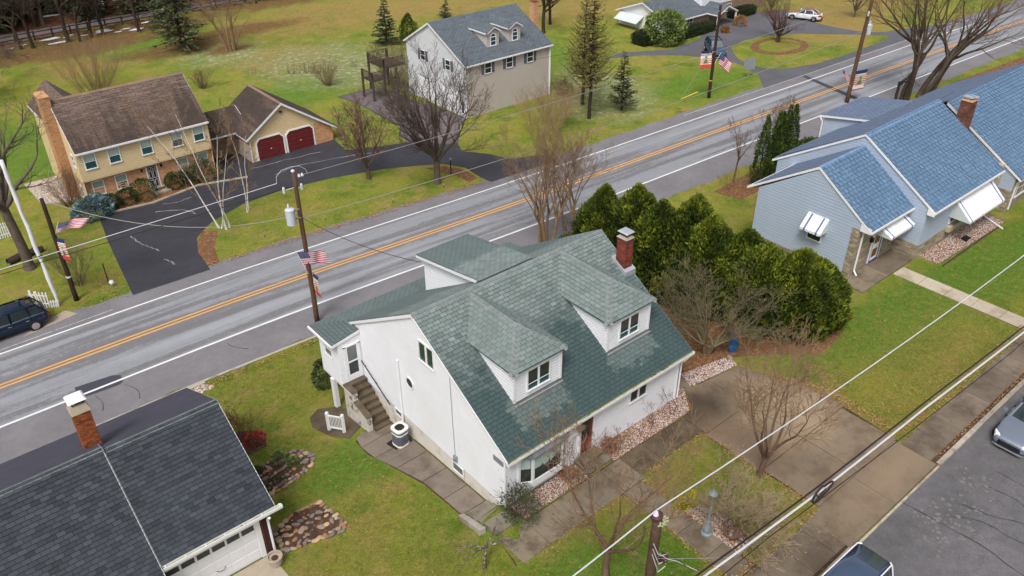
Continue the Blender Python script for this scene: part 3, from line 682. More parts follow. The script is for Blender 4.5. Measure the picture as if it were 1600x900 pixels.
# ------------------------------------------------------------------ building materials
def siding_mat(name, base, var=.05, stain=None):
    b = MatB(name, base, .55, .35)
    gm = b.nt.nodes.new('ShaderNodeNewGeometry'); b.vec = gm.outputs['Position']
    b.val(b.ramp(b.noise(.8, 5, .65), .25, .75, 1 - var, 1 + var * .6))
    b.val(b.ramp(b.noise(1.0, 4, .7, b.map((.4, .4, 9))), .25, .75, 1 - var * .8, 1 + var * .6))
    if stain: b.mix(b.math('MULTIPLY', b.ramp(b.noise(.5, 6, .7, b.map((1, 1, .4))), .5, .75), .35), stain)
    return b.done()
siding_mat('white_siding', srgb(226, 228, 234), .04, srgb(206, 202, 196))
siding_mat('blue_siding', srgb(166, 180, 198), .05)
siding_mat('cream_siding', srgb(212, 190, 150), .05)
siding_mat('taupe_siding', srgb(186, 177, 172), .06)
siding_mat('pale_siding', srgb(206, 208, 214), .05)
plain('roof_felt', srgb(40, 42, 44), .95, .1); plain('white_trim', srgb(228, 229, 233), .5, .03, 2)
plain('foundation_white', srgb(214, 208, 200), .8, .08, 1.2, dirt=(srgb(176, 164, 150), 1.6, .55, .75), bump=.3)
plain('gutter_green', srgb(158, 160, 110), .9, .25, 3, dirt=(srgb(92, 86, 54), 2.2, .5, .64))
plain('dark_metal', srgb(52, 54, 62), .45, .1, 4, metal=.6)
plain('grey_metal', srgb(150, 156, 164), .45, .1, 4, metal=.4)
plain('zinc', srgb(196, 200, 208), .4, .1, 4, metal=.5)
plain('dark_wood', srgb(78, 66, 58), .85, .25, 2)
plain('shutter_grey', srgb(92, 98, 112), .7, .08)
plain('door_red', srgb(116, 44, 38), .5, .1)
plain('door_maroon', srgb(104, 36, 40), .55, .06, dirt=(srgb(124, 62, 62), 1.2, .6, .8))
plain('door_dark', srgb(62, 38, 42), .5, .06)
plain('door_brown', srgb(120, 76, 36), .35, .1)
plain('navy_paint', srgb(52, 60, 112), .5, .05)
plain('curtain', srgb(168, 184, 178), .9, .1, 3)
plain('blind', srgb(150, 166, 150), .85, .06, 4)
plain('interior', srgb(48, 42, 38), .9, .2, 2)
plain('slate_grey', srgb(96, 98, 102), .85, .25, 3)
def glass(name, col, rough=.06):
    b = MatB(name, col, rough, .6); b.val(b.ramp(b.noise(1.3, 3), .3, .7, .75, 1.25)); return b.done()
glass('glass_dark', srgb(46, 54, 56)); glass('glass_teal', srgb(40, 78, 82)); glass('glass_green', srgb(50, 72, 62)); glass('glass_grey', srgb(104, 108, 108), .15); glass('glass_amber', srgb(122, 80, 38), .2)
def brick_mat(name, base, var, soot=None):
    b = MatB(name, base, .9, .2)
    oi = _n(b.nt, 'ShaderNodeObjectInfo'); b.val(b.ramp(oi.outputs['Random'], 0, 1, 1 - var, 1 + var))
    a = b.attr('tone'); b.val(b.ramp(a.outputs['Fac'], -1, 1, 1 - var, 1 + var))
    gm = b.nt.nodes.new('ShaderNodeNewGeometry'); b.vec = gm.outputs['Position']
    b.val(b.ramp(b.noise(9, 4, .7), .25, .75, .8, 1.2))
    if soot: b.mix(b.math('MULTIPLY', b.ramp(b.noise(1.6, 4, .6), .5, .62), .75), soot)
    b.bump(b.noise(50, 3), .4, .01); return b.done()
brick_mat('brick_red', srgb(128, 66, 52), .28, srgb(86, 56, 50))
brick_mat('brick_orange', srgb(138, 78, 50), .3)
brick_mat('brick_sooty', srgb(118, 78, 62), .25, srgb(66, 56, 54))
brick_mat('brick_tan', srgb(194, 148, 110), .18)
brick_mat('brick_buff', srgb(152, 128, 108), .14)
brick_mat('stone_band', srgb(152, 140, 122), .24)
plain('mortar', srgb(170, 158, 146), .95, .1)
plain('mortar_dark', srgb(96, 84, 74), .95, .1)

# ------------------------------------------------------------------ house building kit
def roof_face(sh, pts, tone=0.0, course=None):
    P = [Vector(p) for p in pts]; u = (P[1] - P[0]).normalized()
    n = u.cross(P[2] - P[0]).normalized()
    if n.z < 0: P[0], P[1] = P[1], P[0]; P = [P[0], P[1]] + P[2:][::-1]; u = -u; n = u.cross(P[2] - P[0]).normalized()
    w = n.cross(u).normalized(); O = P[0]
    sh.slope(O, u, w, [((p - O).dot(u), (p - O).dot(w)) for p in P], tone, course)
def ridge_caps(root, p0, p1, da, db, mat, wd=.24, ln=.26, name='ridge_cap'):
    """bent cap pieces along a ridge or hip; da, db point down each side"""
    p0, p1 = Vector(p0), Vector(p1); d = (p1 - p0); L = d.length; d.normalize(); da = Vector(da); db = Vector(db); da = (da - d * da.dot(d)).normalized() * wd; db = (db - d * db.dot(d)).normalized() * wd
    up = Vector((0, 0, .022)); n = max(1, int(L / ln)); ln = L / n
    for i in range(n):
        a = p0 + d * (ln * i) + up * rnd.uniform(.95, 1.15); b = a + d * ln * 1.04 + Vector((0, 0, .006))
        mb = MB(); mb.ct = rnd.gauss(0, .22)
        mb.add([a + da, a, a + db, b + da, b, b + db, a + da - up * 1.4, a + db - up * 1.4, b + da - up * 1.9, b + db - up * 1.9, a - up],
               [(0, 1, 4, 3), (1, 2, 5, 4), (6, 0, 3, 8), (2, 7, 9, 5), (6, 10, 1, 0), (10, 7, 2, 1)])
        mb.build(name, mat, root, tone=True)
def window(parent, F, a0, a1, b0, b1, trim='white_trim', glassm='glass_dark', style='double', fw=.07, c0=.0, c1=.05, sill=True, blind=None, name='window'):
    """frame with its panes as sub-parts; F wall frame"""
    T = MATS[trim]; G = MATS[glassm]; mb = MB()
    mb.fbox(F, a0 - fw, a1 + fw, b1, b1 + fw, c0, c1); mb.fbox(F, a0 - fw, a0, b0, b1, c0, c1); mb.fbox(F, a1, a1 + fw, b0, b1, c0, c1)
    mb.fbox(F, a0 - fw, a1 + fw, b0 - fw, b0, c0, c1 + (.03 if sill else 0))
    cells = []
    if style == 'double':
        m = (b0 + b1) / 2; mb.fbox(F, a0, a1, m - .025, m + .025, c0, c1 - .01); cells = [(a0, a1, b0, m - .025, .012), (a0, a1, m + .025, b1, .02)]
    elif style == 'pair':
        m = (a0 + a1) / 2; mb.fbox(F, m - .06, m + .06, b0, b1, c0, c1 - .005); cells = [(a0, m - .06, b0, b1, .015), (m + .06, a1, b0, b1, .015)]
    elif style == 'pair_sash':
        m = (a0 + a1) / 2; mb.fbox(F, m - .05, m + .05, b0, b1, c0, c1 - .005); h = b0 + (b1 - b0) * .3
        for x0, x1 in ((a0, m - .05), (m + .05, a1)):
            mb.fbox(F, x0, x1, h - .015, h + .015, c0, c1 - .02); cells += [(x0, x1, b0, h - .015, .012), (x0, x1, h + .015, b1, .015)]
    elif style == 'slider':
        m = a0 + (a1 - a0) * .5; mb.fbox(F, m - .03, m + .03, b0, b1, c0, c1 - .02); cells = [(a0, m - .03, b0, b1, .012), (m + .03, a1, b0, b1, .012)]
    elif isinstance(style, tuple):
        nx, ny = style
        for i in range(1, nx): x = a0 + (a1 - a0) * i / nx; mb.fbox(F, x - .025, x + .025, b0, b1, c0, c1 - .01)
        for j in range(1, ny): y = b0 + (b1 - b0) * j / ny; mb.fbox(F, a0, a1, y - .025, y + .025, c0, c1 - .012)
        for i in range(nx):
            for j in range(ny): cells.append((a0 + (a1 - a0) * i / nx + .025, a0 + (a1 - a0) * (i + 1) / nx - .025, b0 + (b1 - b0) * j / ny + .025, b0 + (b1 - b0) * (j + 1) / ny - .025, .012))
    else: cells = [(a0, a1, b0, b1, .012)]
    fr = mb.build(name, T, parent)
    for k, (x0, x1, y0, y1, c) in enumerate(cells):
        g = MB(); g.fbox(F, x0, x1, y0, y1, c0 + .0, c0 + c)
        mt = G
        if style == 'pair_sash' and k % 2 == 0: mt = MATS['glass_teal']
        g.build('pane', mt, fr)
    if blind:
        g = MB(); g.fbox(F, a0 + .03, a1 - .03, b1 - (b1 - b0) * blind[1], b1 - .02, c0 + .013, c0 + .021); g.build('blind', MATS[blind[0]], fr)
    return fr
def wall(root, name, F, poly, pitch, mat, lip=.014):
    mb = MB(); siding(mb, F, poly, pitch, lip); mb.poly([F(p[0], p[1], -.01) for p in poly]); return mb.build(name, MATS[mat], root)
def brick_wall(root, name, F, poly, bl, bh, mat, mortar, depth=.02, nind=300, kindname='brick'):
    """coursed units on a wall polygon: nearest are pieces, the rest one part"""
    mb = MB(); mb.poly([F(p[0], p[1], 0) for p in poly]); base = mb.build(name, MATS[mortar], root)
    poly = ccw(poly); items = []; b = min(p[1] for p in poly); r = 0; b1 = max(p[1] for p in poly); a0 = min(p[0] for p in poly); a1 = max(p[0] for p in poly)
    while b < b1 - .01:
        a = a0 - bl * (.5 if r % 2 else 0); r += 1
        while a < a1:
            l = bl * (rnd.uniform(.7, 1.3) if kindname == 'stone' else 1)
            k = clipc([(a + .005, b + .005), (a + l - .005, b + .005), (a + l - .005, b + bh - .005), (a + .005, b + bh - .005)], poly)
            if len(k) >= 3: items.append(k)
            a += l
        b += bh
    mk = lambda m2, k, d: m2.add([F(x, y, 0) for x, y in k] + [F(x, y, d) for x, y in k], [tuple(range(len(k), 2 * len(k)))] + [(j, (j + 1) % len(k), len(k) + (j + 1) % len(k), len(k) + j) for j in range(len(k))])
    items.sort(key=lambda k: (F(k[0][0], k[0][1], 0) - CAMP).length)
    for k in items[:nind]:
        m2 = MB(); m2.ct = rnd.uniform(-1, 1); mk(m2, k, depth * rnd.uniform(.6, 1.2)); m2.build(kindname, MATS[mat], base, tone=True)
    if items[nind:]:
        m2 = MB()
        for k in items[nind:]: m2.ct = rnd.uniform(-1, 1); mk(m2, k, depth * rnd.uniform(.6, 1.2))
        m2.build(kindname + '_courses', MATS[mat], base if nind else root, tone=True, kind='stuff')
    return base
def chimney(root, x0, x1, y0, y1, z0, z1, mat, mortar, cap='stone', nind=300, bl=.21, bh=.075, capm='kerb_concrete', lid='zinc'):
    mb = MB(); mb.box(x0, x1, y0, y1, z0, z1); ch = mb.build('chimney', MATS[mortar], root)
    per = []
    for F, L in ((frame((x0, y0, 0), (1, 0, 0), (0, -1, 0)), x1 - x0), (frame((x0, y1, 0), (0, -1, 0), (-1, 0, 0)), y1 - y0), (frame((x1, y0, 0), (0, 1, 0), (1, 0, 0)), y1 - y0), (frame((x1, y1, 0), (-1, 0, 0), (0, 1, 0)), x1 - x0)): per.append((F, L))
    items = []
    for fi, (F, L) in enumerate(per):
        b = z0; r = fi
        while b < z1 - .02:
            a = -bl * .5 if r % 2 else 0.0; r += 1
            while a < L - .01:
                s0, s1 = max(a + .005, 0), min(a + bl - .005, L)
                if s1 - s0 > .03: items.append((F, s0, s1, b + .005, min(b + bh - .005, z1), fi))
                a += bl
            b += bh
    items.sort(key=lambda t: (t[5] > 1, (t[0](t[1], t[3]) - CAMP).length))
    for F, s0, s1, c0, c1, fi in items[:nind]:
        m2 = MB(); m2.ct = rnd.uniform(-1, 1); m2.fbox(F, s0, s1, c0, c1, -.02, .014 * rnd.uniform(.5, 1.3)); m2.build('brick', MATS[mat], ch, tone=True)
    m2 = MB()
    for F, s0, s1, c0, c1, fi in items[nind:]: m2.ct = rnd.uniform(-1, 1); m2.fbox(F, s0, s1, c0, c1, -.02, .014 * rnd.uniform(.5, 1.3))
    if m2.v: m2.build('brick_courses', MATS[mat], ch, tone=True, kind='stuff')
    if cap:
        m2 = MB(); m2.hexa([(x0 - .05, y0 - .05, z1), (x1 + .05, y0 - .05, z1), (x1 + .05, y1 + .05, z1), (x0 - .05, y1 + .05, z1), (x0 + .04, y0 + .04, z1 + cap), (x1 - .04, y0 + .04, z1 + cap), (x1 - .04, y1 - .04, z1 + cap), (x0 + .04, y1 - .04, z1 + cap)])
        m2.build('chimney_crown', MATS[capm], ch)
    if lid:
        zt = z1 + (cap or 0); m2 = MB()
        for sx in (x0 + .12, x1 - .12):
            for sy in (y0 + .12, y1 - .12): m2.box(sx - .02, sx + .02, sy - .02, sy + .02, zt, zt + .2)
        m2.build('cap_leg', MATS['dark_metal'], ch)
        m2 = MB(); cx, cy = (x0 + x1) / 2, (y0 + y1) / 2; q = [(x0 - .04, y0 - .04), (x1 + .04, y0 - .04), (x1 + .04, y1 + .04), (x0 - .04, y1 + .04)]
        m2.hexa([(a, b, zt + .2) for a, b in q] + [(cx + (a - cx) * .75, cy + (b - cy) * .75, zt + .29) for a, b in q]); bevel(m2.build('chimney_cap', MATS[lid], ch), .02)
        m2 = MB(); m2.box(cx - .12, cx + .12, cy - .12, cy + .12, z1 - .02, zt + .12); m2.build('flue', MATS['dark_metal'], ch)
    return ch
def downspout(root, pts, r=.045, mat='white_trim'):
    mb = MB(); mb.tube(pts, r, 6); return mb.build('downspout', MATS[mat], root)

# ------------------------------------------------------------------ the white house
def wet_green(b):
    # rain-darkened lower slope, with dry patches sheltered below the dormers
    p = b.xyz(); w = b.ramp(b.math('ADD', b.math('ADD', b.ramp(p[1], 19.0, 26.2), b.ramp(b.noise(.35, 5, .6), .25, .75, -.13, .13)), b.ramp(b.tone, -1, 1, -.07, .07)), .72, .42)
    w = b.math('MULTIPLY', w, b.ramp(p[1], 26.6, 26.2))
    for x0, x1 in ((17.1, 20.1), (22.9, 26.0)):
        jag = b.ramp(b.math('ADD', b.tone, b.ramp(b.noise(2.2, 3), .3, .7, -.6, .6)), -1.2, 1.2, -.3, .3)
        m = b.math('MULTIPLY', b.math('MULTIPLY', b.ramp(b.math('ADD', p[0], jag), x0, x0 + .15), b.ramp(b.math('ADD', p[0], jag), x1 + .1, x1 - .05)), b.math('MULTIPLY', b.ramp(p[1], 21.0, 20.9), b.ramp(b.math('ADD', p[1], jag), 19.75, 19.85)))
        w = b.math('MULTIPLY', w, b.math('SUBTRACT', 1.0, b.math('MULTIPLY', m, .45)))
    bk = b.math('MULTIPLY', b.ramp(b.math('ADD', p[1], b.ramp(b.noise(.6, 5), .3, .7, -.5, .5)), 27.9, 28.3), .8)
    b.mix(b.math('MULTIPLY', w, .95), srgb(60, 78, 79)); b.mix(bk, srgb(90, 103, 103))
    # dark run-off streaks down the slope
    st = b.map((2.6, .22, .22)); b.val(b.ramp(b.noise(1.0, 5, .7, st), .3, .7, .88, 1.1))
    b.rough(b.ramp(w, 0, 1, .85, .5))
def valley_green(b):
    st = b.map((.6, .6, .6)); b.val(b.ramp(b.noise(1.0, 5, .7, st), .3, .7, .92, 1.08))
shingle_mat('green_shingle', srgb(114, 126, 124), .12, extra=wet_green)
shingle_mat('dormer_shingle', srgb(114, 126, 124), .12, extra=valley_green)
shingle_mat('green_cap', srgb(134, 134, 137), .14)
def white_house():
    H = thing('white_house', 'white sided house with green shingle roof and two hipped front dormers', 'house', (21, 25.5, -1.0))
    SM = MATS['green_shingle']; CM = MATS['green_cap']
    sh = Shingles(H, .2, .34, .04, .32); sd_ = Shingles(H, .2, .34, .04, .32)
    x0, x1, yf, yb = 15.78, 26.95, 19.33, 32.0
    FL = frame((x0, yf, 0), (0, 1, 0), (-1, 0, 0)); FF = frame((x0, yf, 0), (1, 0, 0), (0, -1, 0)); FR = frame((x1, yf, 0), (0, 1, 0), (1, 0, 0)); FB = frame((x0, yb, 0), (1, 0, 0), (0, 1, 0))
    mb = MB(); mb.box(x0 + .05, x1 - .05, yf + .05, yb - .05, -2.6, -.04); mb.build('foundation', MATS['foundation_white'], H)
    W = x1 - x0
    wall(H, 'gable_wall', FL, [(0, -.05), (12.6, -.05), (12.6, 2.95), (6.39, 6.72), (0, 2.86)], .15, 'white_siding', .03)
    wall(H, 'gable_wall', FR, [(0, -.05), (12.6, -.05), (12.6, 2.95), (6.39, 6.72), (0, 2.86)], .15, 'white_siding', .03)
    wall(H, 'front_wall', FF, [(0, .0), (W, .0), (W, 2.8), (0, 2.8)], .15, 'white_siding', .03)
    wall(H, 'back_wall', FB, [(0, -1.2), (W, -1.2), (W, 2.9), (0, 2.9)], .15, 'white_siding', .03)
    for F, a, b0, b1 in ((FF, -.04, 0, 2.8), (FF, W - .06, 0, 2.8), (FL, -.02, -.05, 2.85), (FL, 12.52, -.05, 2.9), (FR, -.02, -.05, 2.85)): mb = MB(); mb.fbox(F, a, a + .09, b0, b1, -.01, .036); mb.build('corner_board', MATS['white_trim'], H)
    # roof: deck, white rakes, shingles
    ra, rb = 15.68, 27.6; yr, zr = 25.72, 6.9; ye, ze = 19.08, 2.9; yk, zk = 32.05, 3.06
    mb = MB(); mb.prism([(ra, ye, ze), (ra, yr, zr), (ra, yk, zk), (ra, yk, zk - .16), (ra, yr, zr - .18), (ra, ye, ze - .16)], (rb - ra, 0, 0)); mb.build('roof_deck', MATS['white_trim'], H)
    roof_face(sh, [(ra + .03, ye - .02, ze), (rb - .03, ye - .02, ze), (rb - .03, yr, zr), (ra + .03, yr, zr)])
    roof_face(sh, [(ra + .03, yk, zk), (rb - .03, yk, zk), (rb - .03, yr, zr), (ra + .03, yr, zr)])
    ridge_caps(H, (ra, yr, zr), (rb, yr, zr), (0, -6.64, -4), (0, 6.33, -3.84), CM)
    # gutter full of moss
    mb = MB(); mb.box(ra, rb, ye - .13, ye - .11, ze - .16, ze - .02); mb.box(ra, rb, ye - .13, ye, ze - .17, ze - .15); mb.box(ra - .015, ra, ye - .13, ye, ze - .17, ze - .02); mb.box(rb, rb + .015, ye - .13, ye, ze - .17, ze - .02)
    gu = mb.build('gutter', MATS['white_trim'], H)
    mb = MB(); xx = ra + .05
    while xx < rb - .1:
        l = rnd.uniform(.3, 1.6)
        if rnd.random() < .85 or xx < 24: mb.box(xx, min(xx + l, rb - .03), ye - .105, ye - .005, ze - .15, ze - rnd.uniform(.02, .06))
        xx += l + (rnd.uniform(.0, .12) if xx > 23 else .01)
    mb.build('gutter_moss', MATS['gutter_green'], gu)
    # dormers
    for (a0, a1, ez) in ((17.49, 20.27, 0), (23.18, 26.09, 1)):
        D = MB(); yw = 20.8; zb = 3.9; zt = 5.62; ym = 24.05
        F = frame((a0, yw, 0), (1, 0, 0), (0, -1, 0)); w = a1 - a0; cl = frame((a0, yw, 0), (0, 1, 0), (-1, 0, 0)); cr = frame((a1, yw, 0), (0, 1, 0), (1, 0, 0))
        siding(D, F, [(0, zb), (w, zb), (w, zt), (0, zt)], .15, .03); siding(D, cl, [(0, zb), (3.1, zt + .2), (3.1, zt), (0, zt)][:1] + [(2.75, zt), (0, zt)], .15, .03); siding(D, cr, [(0, zb), (2.75, zt), (0, zt)], .15, .03)
        dm = D.build('dormer', MATS['white_siding'], H)
        mb = MB(); mb.fbox(F, -.02, .1, zb, zt, 0, .03); mb.fbox(F, w - .1, w + .02, zb, zt, 0, .03); mb.fbox(F, -.02, w + .02, zt - .02, zt + .06, 0, .04)
        mb.box(a0 - .16, a1 + .16, 20.64, yw, zt + .06, zt + .1); mb.box(a0 - .16, a0, yw, 23.4, zt + .06, zt + .1); mb.box(a1, a1 + .16, yw, 23.4, zt + .06, zt + .1)
        mb.build('dormer_trim', MATS['white_trim'], dm)
        mb = MB(); mb.box(a0 - .02, a1 + .02, yw - .16, yw - .01, zb - .12, zb + .01); mb.build('flashing', MATS['pink_flashing'], dm)
        xm = (a0 + a1) / 2; zr2 = 6.83; E = zt + .11; ya = 22.25; yv = 25.62; ov = .18; yl = 19.08 + (E - 2.9) / 4 * 6.64
        A = (a0 - ov, 20.6, E); B = (a1 + ov, 20.6, E); AP = (xm, ya, zr2); RB = (xm, yv, zr2); LB = (a0 - ov, yl, E); RR = (a1 + ov, yl, E)
        mb = MB(); o = -.03
        for f in ([A, B, AP], [A, AP, RB, LB], [B, RR, RB, AP]): mb.poly([(p[0], p[1], p[2] + o) for p in f])
        mb.poly([(p[0], p[1], p[2] + o - .03) for p in (A, LB, RR, B)]); mb.build('dormer_roof', SM, dm)
        roof_face(sd_, [A, B, AP]); roof_face(sd_, [LB, A, AP, RB]); roof_face(sd_, [B, RR, RB, AP])
        ridge_caps(H, AP, RB, (-1.6, 0, -1.1), (1.6, 0, -1.1), CM); ridge_caps(H, A, AP, (-1.57, 0, -1.1), (0, -1.65, -1.1), CM, .22); ridge_caps(H, B, AP, (1.57, 0, -1.1), (0, -1.65, -1.1), CM, .22)
        wc = xm + .02; window(dm, F, wc - a0 - .62, wc - a0 + .62, 4.3, 5.36, glassm='glass_dark', style='pair_sash')
    # shed dormer facing the road
    mb = MB(); mb.prism([(19.66, 26.0, 6.86), (19.66, 31.2, 5.93), (19.66, 31.2, 5.8), (19.66, 26.2, 6.66)], (3.4, 0, 0)); mb.build('shed_roof', MATS['white_trim'], H)
    roof_face(sh, [(19.67, 31.2, 5.94), (23.05, 31.2, 5.94), (23.05, 25.9, 6.89), (19.67, 25.9, 6.89)])
    S = MB(); FSl = frame((20.0, 31, 0), (0, -1, 0), (-1, 0, 0)); FSr = frame((22.75, 31, 0), (0, -1, 0), (1, 0, 0))
    for F in (FSl, FSr): siding(S, F, [(0, 3.3), (0, 5.83), (4.7, 6.65), (4.9, 6.5)], .15, .03)
    siding(S, frame((20.0, 31, 0), (1, 0, 0), (0, 1, 0)), [(0, 3.3), (2.75, 3.3), (2.75, 5.85), (0, 5.85)], .15, .03)
    sd = S.build('shed_dormer', MATS['white_siding'], H)
    window(sd, frame((20.0, 31.0, 0), (1, 0, 0), (0, 1, 0)), .7, 2.0, 4.2, 5.4, style='pair')
    # gable windows, octagon, basement lights
    window(H, FL, 4.93, 5.99, 4.63, 5.66, style='pair', glassm='glass_green')
    mb = MB(); c = (7.09, 2.53)
    for i in range(8):
        p, q = [(c[0] + r * math.cos(a), c[1] + r * math.sin(a)) for r in (.27, .36) for a in (math.pi / 8 + i * math.pi / 4,)], [(c[0] + r * math.cos(a), c[1] + r * math.sin(a)) for r in (.27, .36) for a in (math.pi / 8 + (i + 1) * math.pi / 4,)]
        Q = [p[0], p[1], q[1], q[0]]; mb.add([FL(x, y, 0) for x, y in Q] + [FL(x, y, .05) for x, y in Q], [(4, 5, 6, 7), (0, 1, 5, 4), (1, 2, 6, 5), (2, 3, 7, 6), (3, 0, 4, 7)])
    oc = mb.build('octagon_window', MATS['white_trim'], H)
    mb = MB(); mb.poly([FL(c[0] + .27 * math.cos(math.pi / 8 + i * math.pi / 4), c[1] + .27 * math.sin(math.pi / 8 + i * math.pi / 4), .022) for i in range(8)]); mb.build('pane', MATS['glass_green'], oc)
    window(H, FL, 3.1, 3.85, -.58, -.14, style='one', glassm='glass_grey', c0=-.02, c1=.03, sill=False, fw=.05); window(H, FL, 8.15, 8.72, -.42, -.12, style='one', glassm='glass_grey', c0=-.02, c1=.03, sill=False, fw=.05)
    mb = MB(); mb.tube([FL(7.98, 3.4, .07), FL(7.98, -.3, .07), FL(7.98, -.55, .12)], .06, 8); mb.build('vent_pipe', MATS['white_trim'], H)
    mb = MB(); mb.tube([FL(3.7, 5.0, .04), FL(3.68, 2.5, .03), FL(3.6, .3, .04)], .012, 4); mb.build('service_cable', MATS['grey_metal'], H)
    mb = MB(); mb.fbox(FL, 3.45, 3.68, .1, .42, .0, .1); mb.fbox(FL, 3.5, 3.63, .16, .34, .1, .17); mb.build('electric_meter', MATS['grey_metal'], H)
    mb = MB(); mb.fbox(FL, .1, .75, 2.35, 2.62, .02, .05); mb.build('return_vent', MATS['grey_metal'], H)
    # front window, bay and door
    window(H, FF, 7.68, 8.78, 1.68, 2.62, style='pair')
    bx = [(16.45, 19.33), (17.05, 18.98), (18.8, 18.98), (19.35, 19.33)]
    bay = MB(); bay.prism([(x, y, .62) for x, y in bx], (0, 0, .36)); bay.prism([(x, y, 2.42) for x, y in bx], (0, 0, .1))
    for (px, py) in ((16.52, 19.27), (17.08, 18.99), (18.77, 18.99), (19.28, 19.27)): bay.box(px - .06, px + .06, py, py + .1, .95, 2.45)
    bayo = bay.build('bay_window', MATS['white_trim'], H)
    for p, q in zip(bx, bx[1:]):
        u = Vector((q[0] - p[0], q[1] - p[1], 0)); n = Vector((u.y, -u.x, 0)); L = u.length; F = frame((p[0], p[1], 0), u, n)
        m = MB(); m.fbox(F, .1, L - .1, 1.0, 2.42, -.06, -.04); m.build('pane', MATS['glass_dark'], bayo)
        m = MB(); a = .12
        while a < L - .14: m.fbox(F, a, min(a + .09, L - .12), 1.75 if L < 1 else rnd.uniform(1.55, 1.75), 2.42, -.04, -.03 + rnd.uniform(0, .012)); a += .1
        m.build('curtain', MATS['curtain'], bayo)
    mb = MB(); bq = [(16.2, 19.33), (16.95, 18.82), (18.95, 18.82), (19.6, 19.33)]
    lo = [Vector((x, y, 2.5)) for x, y in bq]; hi = [Vector((16.35, 19.33, 2.74)), Vector((17.1, 19.2, 2.74)), Vector((18.75, 19.2, 2.74)), Vector((19.4, 19.33, 2.74))]
    for i in range(3):
        a, b, c_, d = lo[i], lo[i + 1], hi[i + 1], hi[i]; k = max(1, int((b - a).length / .3))
        for r in range(2):
            for j in range(k):
                m = MB(); m.ct = rnd.gauss(0, .5); P = []
                for (s, t) in ((j / k, r / 2), ((j + .96) / k, r / 2), ((j + .96) / k, (r + 1.1) / 2), (j / k, (r + 1.1) / 2)): P.append(a.lerp(b, s).lerp(d.lerp(c_, s), min(t, 1)) + Vector((0, 0, .03 - .012 * t)))
                m.add(P + [p - Vector((0, 0, .03)) for p in P], [(0, 1, 2, 3), (4, 5, 1, 0), (1, 5, 6, 2), (3, 7, 4, 0)]); m.build('slate', MATS['slate_tab'], bayo, tone=True)
    dr = MB(); dr.fbox(FF, 4.3, 4.42, .3, 2.62, 0, .07); dr.fbox(FF, 5.18, 5.3, .3, 2.62, 0, .07); dr.fbox(FF, 4.3, 5.3, 2.5, 2.62, 0, .07); do = dr.build('front_door', MATS['white_trim'], H)
    m = MB(); m.fbox(FF, 4.42, 5.18, .34, 2.5, 0, .03); m.build('door_leaf', MATS['door_red'], do)
    m = MB(); m.fbox(FF, 4.54, 4.96, 1.25, 2.36, .03, .045); m.build('pane', MATS['glass_dark'], do)
    m = MB(); m.lathe((20.05, 19.12, 2.2), [(.14, -.06), (.22, .0), (.14, .06)], 10, 'y'); m.build('wreath', MATS['dry_wreath'], H)
    sp = MB(); sp.box(19.85, 21.35, 18.3, 19.3, -.05, .17); sp.box(20.0, 21.2, 18.75, 19.3, .17, .33); bevel(sp.build('front_step', MATS['step_concrete'], H), .02)
    # back porch with hipped end, door, stairs and post
    mb = MB(); mb.prism([(15.72, 32.0, 3.07), (15.72, 33.2, 2.9), (15.72, 33.2, 2.78), (15.72, 32.0, 2.9)], (11.9, 0, 0)); mb.build('porch_roof', MATS['white_trim'], H)
    roof_face(sh, [(27.6, 33.2, 2.91), (15.72, 33.2, 2.91), (15.72, 31.95, 3.1), (27.6, 31.95, 3.1)]); A = (14.15, 33.2, 2.91); Bq = (14.15, 30.9, 2.91); Cq = (15.76, 30.9, 3.2); Dq = (15.76, 32.0, 3.13)
    mb = MB(); mb.poly([(p[0], p[1], p[2] - .02) for p in (A, Bq, Cq, Dq)]); mb.poly([(p[0], p[1], p[2] - .02) for p in (A, Dq, (15.76, 33.2, 2.91))]); mb.prism([(14.15, 30.88, 2.76), (14.15, 30.88, 2.9), (15.76, 30.88, 3.19), (15.76, 30.88, 3.02)], (0, .03, 0)); mb.box(14.07, 14.15, 30.9, 33.2, 2.78, 2.9); mb.box(14.07, 27.6, 33.2, 33.28, 2.78, 2.88); mb.build('porch_eave', MATS['white_trim'], H)
    roof_face(sh, [A, Bq, Cq, Dq], -.5); roof_face(sh, [(15.76, 33.2, 2.915), A, Dq])
    PW = MB(); Fl = frame((14.5, 30.95, 0), (0, 1, 0), (-1, 0, 0)); Ff = frame((14.5, 30.95, 0), (1, 0, 0), (0, -1, 0))
    siding(PW, Fl, [(0, .12), (2.1, .12), (2.1, 2.8), (0, 2.8)], .15, .03); siding(PW, Ff, [(0, .12), (1.28, .12), (1.28, 3.05), (0, 2.82)], .15, .03); PW.box(14.5, 15.8, 30.98, 33.05, .0, .12)
    po = PW.build('porch', MATS['white_siding'], H)
    window(po, Fl, .78, 1.42, 1.55, 2.4, style='double', glassm='glass_grey', fw=.05)
    d = MB(); d.fbox(Ff, .26, .36, .3, 2.5, 0, .05); d.fbox(Ff, 1.1, 1.2, .3, 2.5, 0, .05); d.fbox(Ff, .26, 1.2, 2.42, 2.52, 0, .05); d.fbox(Ff, .36, 1.1, .3, .66, .0, .035); d.fbox(Ff, .36, .46, .66, 2.42, 0, .035); d.fbox(Ff, 1.0, 1.1, .66, 2.42, 0, .035); d.fbox(Ff, .46, 1.0, 1.42, 1.5, 0, .04)
    sdr = d.build('storm_door', MATS['white_trim'], po)
    m = MB(); m.fbox(Ff, .46, 1.0, .66, 1.42, 0, .015); m.build('pane', MATS['glass_dark'], sdr); m = MB(); m.fbox(Ff, .46, 1.0, 1.5, 2.42, 0, .015); m.build('pane', MATS['glass_grey'], sdr)
    mb = MB(); mb.box(14.4, 14.66, 31.95, 32.21, -2.1, .0); bevel(mb.build('porch_post', MATS['white_trim'], H), .015)
